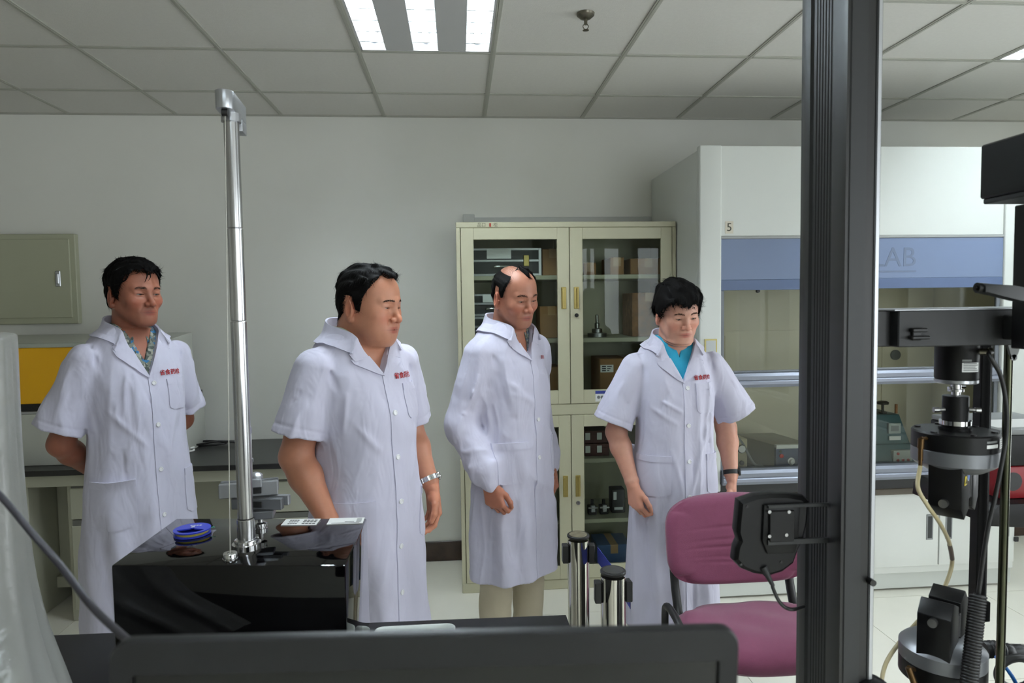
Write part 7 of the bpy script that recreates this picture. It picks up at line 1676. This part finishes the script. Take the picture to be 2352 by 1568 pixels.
# ---- grips
def sticker_disc(par, name, c, d, r, m):
    bm = NB(); cyl(bm, c, Vector(c) + Vector(d).normalized() * 0.0008, r, seg=24); return obj(name, bm, m, par)
def grip(name, lb, cx, cy, zc, sg, yawd):
    """zc: flange plane of the disc; sg +1 hangs down, -1 stands up; jaws turned by yawd"""
    t = thing(name, lb, 'grip', (cx, cy, zc - 0.13 if sg > 0 else zc - 0.06), 'pneumatic grips of the testing machine')
    r = 0.080; s = -sg
    ax = (0, 0, s)
    bm = NB(); lathe(bm, (cx, cy, zc), [(0.028, -0.004), (0.028, 0), (r - 0.003, 0), (r, 0.003), (r, 0.036), (r - 0.001, 0.0365)], axis=ax, seg=56); up = obj('cylinder_cover', bm, m_gripb, t)
    for k in range(6):
        a = math.radians(20 + 60 * k); p = Vector((cx + 0.068 * math.cos(a), cy + 0.068 * math.sin(a), zc)); bm = NB(); cyl(bm, p - Vector((0, 0, s * 0.003)), p + Vector((0, 0, s * 0.002)), 0.006, seg=12); obj('bolt', bm, m_colb, up)
    bm = NB(); lathe(bm, (cx, cy, zc + s * 0.0365), [(r - 0.001, 0), (r, 0.001), (r, 0.028), (r - 0.006, 0.034), (0.055, 0.046), (0.03, 0.05)], axis=ax, seg=56); obj('cylinder', bm, m_gripg, t)
    R = Matrix.Rotation(math.radians(yawd), 4, 'Z')
    for j, xs in ((0, -1), (1, 1)):     # two jaw arms facing each other
        P = [(0.010, 0.046), (0.060, 0.028), (0.074, 0.060), (0.072, 0.150), (0.046, 0.176), (0.010, 0.160), (0.010, 0.085)]
        poly = [(xs * a, -0.030, s * b) for a, b in P]; bm = NB(); prism(bm, poly, (0, 0.060, 0), 0.002)
        bmesh.ops.transform(bm, matrix=Matrix.Translation((cx, cy, zc)) @ R, verts=bm.verts); ja = obj('jaw_arm', bm, m_gripb, t)
        q = Matrix.Translation((cx, cy, zc)) @ R
        bm = NB(); cyl(bm, q @ Vector((xs * 0.066, 0, s * 0.140)), q @ Vector((xs * 0.084, 0, s * 0.140)), 0.0085, seg=20); obj('knob', bm, m_steel, ja)
        bm = NB(); box(bm, (min(xs * 0.003, xs * 0.012), -0.03, min(s * 0.09, s * 0.14)), (max(xs * 0.003, xs * 0.012), 0.03, max(s * 0.09, s * 0.14)), 0.0015); bmesh.ops.transform(bm, matrix=q, verts=bm.verts); obj('jaw_face', bm, m_cross, ja)
    return t, R
zg = PY(2200, 1003, gy - 0.07).z
t3, R = grip('upper_grip', 'black and grey upper grip hanging below the load cell, with a yellow warning sticker', gx, gy, zg, 1, 40)
zc1 = Zp(908)
bm = NB(); lathe(bm, (gx, gy, zg), [(0.030, -0.001), (0.030, 0.006), (0.0245, 0.0065), (0.0245, zc1 - zg - 0.001), (0.0235, zc1 - zg)], seg=32); cp = obj('coupling', bm, m_gripb, t3)
bm = NB(); lathe(bm, (gx, gy, zg + 0.011), [(0.0245, 0), (0.0295, 0.001), (0.0295, 0.010), (0.0245, 0.011)], seg=32); obj('lock_ring', bm, m_chrome, cp)
zp = zg + (zc1 - zg) * 0.60
for q, nm in ((-1, 'pin'), (1, 'pin')):
    bm = NB(); cyl(bm, (gx + q * 0.022, gy - q * 0.004 - 0.004, zp), (gx + q * 0.034, gy - q * 0.008 - 0.004, zp - 0.001), 0.004, seg=14); cyl(bm, (gx + q * 0.034, gy - q * 0.008 - 0.004, zp - 0.001), (gx + q * 0.044, gy - q * 0.010 - 0.004, zp - 0.001), 0.0058, seg=14); obj('coupling_pin', bm, m_steel, cp)
w2 = wrap(t3, 'label', gx, gy, 0.080, 4, 26, zg - 0.024, zg - 0.017, m_paper); wrap(t3, 'printed_name', gx, gy, 0.080, 4, 24, zg - 0.0135, zg - 0.0095, m_grey)
w3 = wrap(t3, 'label', gx, gy, 0.080, 32, 54, zg - 0.028, zg - 0.008, m_paper)
for k in range(4): wrap(w3, 'printed_line', gx, gy, 0.0806, 34, 51, zg - 0.0255 + 0.0045 * k, zg - 0.024 + 0.0045 * k, m_grey, 0.0004)
# stickers on the face of the left jaw arm that looks to the camera
q = Matrix.Translation((gx, gy, zg)) @ R
nrm_ = (R @ Vector((0, -1, 0))); xx_ = (R @ Vector((1, 0, 0)))
sc_ = q @ Vector((-0.046, -0.0305, -0.095)); bm = NB(); prism(bm, [sc_ + xx_ * a + Vector((0, 0, b)) for a, b in ((-0.010, -0.008), (0.010, -0.008), (0.004, 0.010), (-0.004, 0.010))], nrm_ * 0.0008); ye = obj('warning_sticker', bm, mat('warning_yellow', (232, 208, 40), 0.4), t3)
bm = NB(); prism(bm, [sc_ + nrm_ * 0.0006 + xx_ * a + Vector((0, 0, b)) for a, b in ((-0.006, -0.0055), (0.006, -0.0055), (0, 0.006))], nrm_ * 0.0006); obj('warning_triangle', bm, m_ink, ye)
s2 = q @ Vector((-0.024, -0.0305, -0.090)); bl = sticker_disc(t3, 'round_sticker', s2, nrm_, 0.0085, mat('sticker_white', (226, 230, 236), 0.4)); sticker_disc(bl, 'blue_disc', s2 + nrm_ * 0.0006, nrm_, 0.0068, mat('sign_blue', (60, 110, 190), 0.4))
# lower grip
zl_ = PY(2182, 1530, ly - 0.02).z
t4, R4 = grip('lower_grip', 'black and grey lower grip standing at the bottom right with its jaws up', lx, ly, zl_ - 0.03, -1, 40)
bm = NB(); cyl(bm, (lx, ly, zb2), (lx, ly, zl_ - 0.028), 0.028, seg=32); obj('piston', bm, m_steel, t4)
# air hose between the grips
m_hose = mat('air_hose', (176, 164, 128), 0.35, spec=0.5); m_fit = mat('brass_fitting', (96, 74, 48), 0.35, 0.9)
hy = gy - 0.03
def fitting(par, pts, par_name='fitting'):
    bm = NB(); P = [Vector(p) for p in pts]
    for k, (a, b) in enumerate(zip(P, P[1:])): cyl(bm, a, b, (0.0042, 0.0065, 0.005, 0.0038)[k % 4], seg=12)
    return obj(par_name, bm, m_fit, par)
e0 = Vector((gx - 0.078, gy - 0.018, zg - 0.012)); k0 = PY(2104, 1018, hy)
fitting(t3, [e0 + Vector((0.01, 0, 0)), e0 + Vector((-0.012, -0.004, 0.0)), e0 + Vector((-0.013, -0.004, -0.02)), e0 + Vector((-0.013, -0.004, -0.045)), e0 + Vector((-0.013, -0.004, -0.06))])
h0 = e0 + Vector((-0.013, -0.004, -0.058))
hp = [h0] + [PY(x, y, hy - 0.03 + 0.13 * sm_) for x, y, sm_ in [(x, y, min(1, max(0, (y - 1180) / 110)) if y < 1450 else max(0.0, 1 - (y - 1450) / 90)) for x, y in ((2108, 1118), (2130, 1160), (2158, 1200), (2180, 1245), (2187, 1290), (2175, 1335), (2148, 1385), (2105, 1430), (2062, 1480), (2034, 1525), (2024, 1575), (2022, 1640))]]
bm = NB(); tube(bm, hp, 0.0042, 10); th_ = tag(obj('air_hose', bm, m_hose), 'pale translucent air hose curving from the upper grip down to the left', 'hose')
a, b = PY(2181, 1250, hy + 0.053), PY(2187, 1283, hy + 0.093); bm = NB(); tube(bm, [a, (a + b) / 2 + Vector((0.0006, 0, 0)), b], 0.0047, 10, 3); obj('sleeve', bm, mat('hose_sleeve', (92, 80, 72), 0.5), th_)
f0 = Vector((lx - 0.078, ly - 0.02, zl_ - 0.005)); fitting(t4, [f0 + Vector((0.01, 0.0, 0)), f0 + Vector((-0.014, -0.006, 0.012)), f0 + Vector((-0.006, -0.014, -0.02)), f0 + Vector((-0.014, -0.02, -0.045)), f0 + Vector((-0.018, -0.022, -0.06))])
bm = NB(); p = f0 + Vector((-0.018, -0.022, -0.058)); tube(bm, [p, p + Vector((-0.008, -0.006, -0.03)), p + Vector((-0.014, -0.01, -0.08)), p + Vector((-0.01, -0.01, -0.16))], 0.0042, 10); tag(obj('air_hose', bm, m_hose), 'short pale air hose running down from the lower grip', 'hose')
# ---- indicator box and its pole on the crosshead's right end
bxx = U(2243) * 1.2; zbt, zbb = PY(2243, 334, 1.2).z, PY(2240, 470, 1.2).z
px0, px1 = U(2325) * 1.22, U(2358) * 1.22
t = thing('indicator_box', 'black box on a pole at the upper right edge, above the crosshead', 'box', ((px0 + px1) / 2, 1.2, zh1))
bm = NB(); box(bm, (bxx, 0.98, zbb + 0.010), (bxx + 0.18, 1.2, zbt), 0.003); hb = obj('housing', bm, m_gripb, t)
bm = NB(); box(bm, (bxx + 0.004, 0.985, zbb), (bxx + 0.176, 1.196, zbb + 0.010), 0.002); obj('bottom_plate', bm, m_cross, hb)
bm = NB(); box(bm, (px0, 1.19, zh0 - 0.004), (px1, 1.222, zbb + 0.001), 0.002); obj('pole', bm, m_gripb, t)
bm = NB(); box(bm, (px0 + 0.006, 1.2215, zh0 + 0.012), (px1 + 0.03, YH - 0.0005, zh1 - 0.012), 0.002); obj('foot_plate', bm, m_cross, t)
ya = 1.16; A1 = [(2264, 651), (2330, 655), (2400, 668), (2400, 700), (2345, 690), (2300, 676), (2264, 672)]
bm = NB(); prism(bm, [PY(x, y, ya) for x, y in A1], (0, 0.028, 0), 0.002); ar = obj('swivel_arm', bm, m_cross, t)
p0, p1 = PY(2243, 660, ya + 0.012), PY(2268, 662, ya + 0.012); bm = NB(); cyl(bm, p0, p1, 0.009, seg=20); cyl(bm, p0 - Vector((0.004, 0, 0)), p0, 0.004, seg=12); obj('knob', bm, m_gripb, ar)
# ---- handset seen from behind, left of the column
yh = 1.205
O = [(1700, 1150), (1735, 1138), (1770, 1134), (1812, 1134), (1850, 1140), (1862, 1152), (1858, 1200), (1848, 1245), (1838, 1262), (1826, 1296), (1800, 1316), (1770, 1325), (1735, 1320), (1705, 1308), (1688, 1290), (1692, 1262), (1700, 1245), (1693, 1222)]
P = [PY(x, y, yh) for x, y in O]; cc = sum(P, Vector()) / len(P)
t = thing('handset', 'black handset seen from behind, bracketed to the left side of the dark column', 'handset', (cc.x, yh + 0.015, min(p.z for p in P)))
bm = NB(); rows = []
for s, d in ((0.90, 0.0), (0.985, 0.006), (1.0, 0.010), (1.0, 0.022), (0.96, 0.030)): rows.append([cc + (p - cc) * s + Vector((0, d, 0)) for p in P])
g = grid(bm, rows, True); bm.faces.new(g[0][::-1]); bm.faces.new(g[-1]); hs_ = obj('shell', bm, m_gripb, t, 25)
bm = NB(); Pw = [PY(x, y, yh) for x, y in ((1752, 1158), (1835, 1160), (1830, 1240), (1822, 1268), (1760, 1270), (1748, 1240))]; prism(bm, Pw, (0, -0.006, 0), 0.002); obj('raised_back', bm, m_gripb, hs_)
for x, y in ((1716, 1163), (1702, 1296), (1794, 1290)):
    p = PY(x, y, yh); bm = NB(); cyl(bm, p + Vector((0, 0.002, 0)), p + Vector((0, -0.0012, 0)), 0.0024, seg=12); obj('screw', bm, m_colb, hs_)
bm = NB(); a, b = PY(1762, 1170, yh), PY(1818, 1238, yh); box(bm, (a.x, yh - 0.012, b.z), (b.x, yh - 0.006, a.z), 0.001); mpl = obj('mount_plate', bm, m_gripb, t)
for x, y in ((1767, 1175), (1767, 1231), (1812, 1175), (1806, 1228)):
    p = PY(x, y, yh - 0.012); bm = NB(); cyl(bm, p, p + Vector((0, -0.0016, 0)), 0.0032, seg=12); obj('screw', bm, m_steel, mpl)
bm = NB(); a, b = PY(1758, 1236, yh), PY(1800, 1246, yh); box(bm, (a.x, yh - 0.011, b.z), (CX0 + 0.002, yh - 0.005, a.z), 0.0006); obj('bracket', bm, m_cross, t); bm = NB(); box(bm, (a.x, yh - 0.012, b.z + 0.07), (CX0 + 0.002, yh - 0.006, b.z + 0.076), 0.0006); obj('bracket', bm, m_cross, t)
p = PY(1753, 1302, yh); bm = NB(); d = Vector((0.010, -0.006, -0.022)); cyl(bm, p, p + d * 0.55, 0.0068, seg=16); cyl(bm, p + d * 0.55, p + d * 1.5, 0.0056, 0.0036, seg=16); obj('plug', bm, m_cross, t)
e = p + d * 1.4; yk = e.y; bm = NB(); tube(bm, [e, PY(1776, 1352, yk), PY(1788, 1378, yk), PY(1803, 1394, yk), PY(1822, 1399, yk), PY(1846, 1392, 1.26)], 0.0034, 10); obj('lead', bm, m_black, t)
# ---- red and black device at the right edge
yr = 1.62; ra, rb = PY(2297, 1000, yr), PY(2300, 1146, yr)
t = thing('red_black_device', 'black and red device with a grey top at the right edge, behind the guide rod', 'device', (ra.x + 0.13, yr + 0.12, rb.z))
zr_ = PY(2300, 1072, yr).z
bm = NB(); box(bm, (ra.x, yr, zr_), (ra.x + 0.26, yr + 0.26, ra.z), 0.006, 2); obj('body', bm, m_gripb, t)
bm = NB(); box(bm, (ra.x + 0.002, yr + 0.002, ra.z - 0.001), (ra.x + 0.258, yr + 0.258, ra.z + 0.014), 0.004, 2); tl = obj('top_lid', bm, m_grey, t)
bm = NB(); box(bm, (ra.x + 0.02, yr + 0.03, ra.z + 0.0135), (ra.x + 0.2, yr + 0.14, ra.z + 0.0148)); obj('paper_label', bm, m_paper, tl)
bm = NB(); box(bm, (ra.x + 0.004, yr - 0.002, rb.z), (ra.x + 0.256, yr + 0.25, zr_), 0.005, 2); rp = obj('red_panel', bm, mat('device_red', (128, 18, 26), 0.35), t)
bm = NB(); k = PY(2325, 1105, yr); cyl(bm, (k.x, yr - 0.001, k.z), (k.x, yr - 0.004, k.z), 0.024, seg=24); obj('fan_hole', bm, m_colb, rp)
t = thing('device_shelf', 'black shelf bracket under the red and black device at the right edge', 'shelf', (ra.x + 0.16, yr + 0.12, 0))
z1_, z0_ = rb.z - 0.001, PY(2300, 1208, yr - 0.04).z; xa_ = PY(2277, 1180, yr - 0.04).x
bm = NB(); prism(bm, [(xa_ + 0.02, yr - 0.04, z1_), (xa_ + 0.4, yr - 0.04, z1_), (xa_ + 0.4, yr - 0.04, z0_ - 0.03), (xa_, yr - 0.04, z0_), (xa_ + 0.004, yr - 0.04, z1_ - 0.02)], (0, 0.30, 0), 0.003); obj('tray', bm, m_gripb, t)
bm = NB(); box(bm, (xa_ + 0.3, yr + 0.08, 0.0), (xa_ + 0.36, yr + 0.14, z0_ - 0.02), 0.003); obj('post', bm, m_gripb, t)
bm = NB(); box(bm, (xa_ + 0.12, yr - 0.06, 0.0), (xa_ + 0.5, yr + 0.3, 0.02), 0.004); obj('base', bm, m_gripb, t)
# ---- hoses and rails low at the right edge
yq = 1.45; bm = NB(); P = [PY(x, y, yq) for x, y in ((2260, 1492), (2285, 1490), (2315, 1496), (2420, 1505))]
tube(bm, P, lambda u: 0.018 + 0.0022 * math.sin(u * 60), 14, 10); t = tag(obj('corrugated_hose', bm, m_black), 'thick black corrugated hose low at the right edge beside the lower grip', 'hose')
bm = NB(); tube(bm, [PY(x, y, yq - 0.05) for x, y in ((2288, 1508), (2308, 1530), (2330, 1562), (2345, 1600))], 0.0042, 8); tag(obj('blue_tube', bm, mat('blue_tube', (36, 110, 190), 0.35)), 'thin blue air tube at the bottom right corner', 'tube')
for k, (ys, lb) in enumerate(((1480, 'upper of two thin steel rails at the lower right edge'), (1488, 'lower of two thin steel rails at the lower right edge'))):
    a, b = PY(2300, ys, yq + 0.03), PY(2430, ys + 3, yq + 0.03); bm = NB(); cyl(bm, a, b, 0.0032, seg=12); tag(obj('steel_rail', bm, m_chrome), lb, 'rail', 'steel rails at the right edge')
bm = NB(); c = PY(2335, 1545, yq - 0.06); hp = [c + Vector((0.045 * math.cos(a), 0.0, 0.035 * math.sin(a))) for a in [2 * math.pi * k / 24 for k in range(25)]]; tube(bm, hp, 0.009, 10, 2); tag(obj('black_hose_loop', bm, m_black), 'loop of black hose at the very bottom right corner', 'hose')
k = PZ(2010, 1556, 0.90); bm = NB(); lathe(bm, (k.x - 0.01, k.y, 0.86), [(0.034, 0), (0.034, 0.022), (0.030, 0.032), (0.018, 0.040), (0.004, 0.043)], seg=32); cyl(bm, (k.x - 0.01, k.y, zb2), (k.x - 0.01, k.y, 0.861), 0.012, seg=16)
obj('control_knob', bm, m_gripb, tm_, label='black domed knob')
# ================================================================ covered apparatus at the left edge
m_film = glass_mat('cover_film', (176, 180, 182), 0.03, 0.25)
nt = m_film.node_tree; mixn = [n for n in nt.nodes if n.type == 'MIX_SHADER'][0]
df = nt.nodes.new('ShaderNodeBsdfDiffuse'); df.inputs[0].default_value = rgb(206, 206, 202); mx2 = nt.nodes.new('ShaderNodeMixShader'); mx2.inputs[0].default_value = 0.42
tl_ = nt.nodes.new('ShaderNodeBsdfTranslucent'); tl_.inputs[0].default_value = rgb(208, 208, 204); mx3 = nt.nodes.new('ShaderNodeMixShader'); mx3.inputs[0].default_value = 0.3
outn = [n for n in nt.nodes if n.type == 'OUTPUT_MATERIAL'][0]
nt.links.new(df.outputs[0], mx3.inputs[1]); nt.links.new(tl_.outputs[0], mx3.inputs[2]); nt.links.new(mixn.outputs[0], mx2.inputs[1]); nt.links.new(mx3.outputs[0], mx2.inputs[2]); nt.links.new(mx2.outputs[0], outn.inputs[0])
tc = nt.nodes.new('ShaderNodeTexCoord'); nn = nt.nodes.new('ShaderNodeTexNoise'); nn.inputs['Scale'].default_value = 9; nn.inputs['Detail'].default_value = 6; bp = nt.nodes.new('ShaderNodeBump'); bp.inputs['Strength'].default_value = 0.7; bp.inputs['Distance'].default_value = 0.02
nt.links.new(tc.outputs['Object'], nn.inputs['Vector']); nt.links.new(nn.outputs['Fac'], bp.inputs['Height'])
for n in nt.nodes:
    if n.type in ('BSDF_GLOSSY', 'BSDF_DIFFUSE'): nt.links.new(bp.outputs[0], n.inputs['Normal'])
ye_ = 1.35
e_top, e_c = PY(44, 770, ye_), PY(12, 756, ye_)
t = thing('covered_apparatus', 'tall beige apparatus under a translucent plastic cover at the left edge', 'apparatus', (e_c.x - 0.15, ye_ + 0.1, DZ))
m_app = mat('apparatus_beige', (190, 184, 160), 0.5)
E1 = Vector((-0.459, 0.889)); E2 = Vector((-0.889, -0.459))
b1, b0 = PY(22, 775, ye_ + 0.1), PY(22, 925, ye_ + 0.1)
Q_ = PY(44, 770, ye_ + 0.22); RT = Matrix.Translation((Q_.x, Q_.y, 0)) @ Matrix(((-E2.x, E1.x, 0, 0), (-E2.y, E1.y, 0, 0), (0, 0, 1, 0), (0, 0, 0, 1)))
bm = NB(); box(bm, (-0.28, -0.26, b0.z), (-0.02, -0.02, b1.z - 0.012), 0.012, 3, RT); ap = obj('head', bm, m_app, t)
bm = NB(); box(bm, (-0.24, -0.2, DZ + 0.03), (-0.06, -0.04, b0.z + 0.002), 0.006, 2, RT); obj('pillar', bm, m_app, t)
bm = NB(); box(bm, (-0.29, -0.27, DZ), (-0.02, -0.01, DZ + 0.032), 0.006, 2, RT); obj('base', bm, m_app, t)
# the film: a lofted skirt whose right front edge follows the fold line down and flares out on the desk
edge = [(44, 770), (47, 860), (52, 960), (58, 1060), (66, 1180), (78, 1300), (100, 1400), (130, 1478), (166, 1575), (200, 1660)]
yv = [ye_, ye_, ye_ - 0.01, ye_ - 0.02, ye_ - 0.03, ye_ - 0.05, ye_ - 0.08, ye_ - 0.12, ye_ - 0.17, ye_ - 0.2]
rows = []; r_ = random.Random(4)
for (ex_, ey_), y in zip(edge, yv):
    y = y + 0.22; p = PY(ex_, ey_, y); p.z = max(p.z, DZ + 0.001); gr_ = (ye_ + 0.22 - y); w = 0.30 + gr_ * 0.8; d = 0.28 + gr_ * 0.25; ring = []
    for k in range(48):
        u = k / 12; s = int(u) % 4; f = u - int(u)
        la, lb_ = [(w * f, 0), (w, -d * f), (w - w * f, -d), (0, -d + d * f)][s]        # along the width, along the depth, from the far right corner
        X, Yq = p.x + E2.x * la + E1.x * lb_, p.y + E2.y * la + E1.y * lb_
        fl_ = min(1, gr_ / 0.1); am = 0.004 + 0.016 * fl_
        q = am * (math.sin(k * 1.31 + 0.4) + 0.5 * math.sin(k * 2.9 + 1.7 + p.z * 5)); nx_, ny_ = [(E1.x, E1.y), (E2.x, E2.y), (-E1.x, -E1.y), (-E2.x, -E2.y)][s]
        edge_k = min(f, 1 - f) * 6; q *= min(1, edge_k)
        ring.append((X + nx_ * q, Yq + ny_ * q, p.z))
    rows.append(ring)
bm = NB(); tp = rows[0]; cxx = sum(v[0] for v in tp) / 48; cyy = sum(v[1] for v in tp) / 48
rows = [[(cxx + (v[0] - cxx) * s, cyy + (v[1] - cyy) * s, v[2] + h) for v in tp] for s, h in ((0.1, 0.010), (0.6, 0.011), (0.93, 0.008), (0.99, 0.003))] + rows
g = grid(bm, rows, True); bm.faces.new(g[0]); fo = obj('plastic_cover', bm, m_film, t, True)
fo.modifiers.new('subsurf', 'SUBSURF').levels = 1; fo.modifiers['subsurf'].render_levels = 1
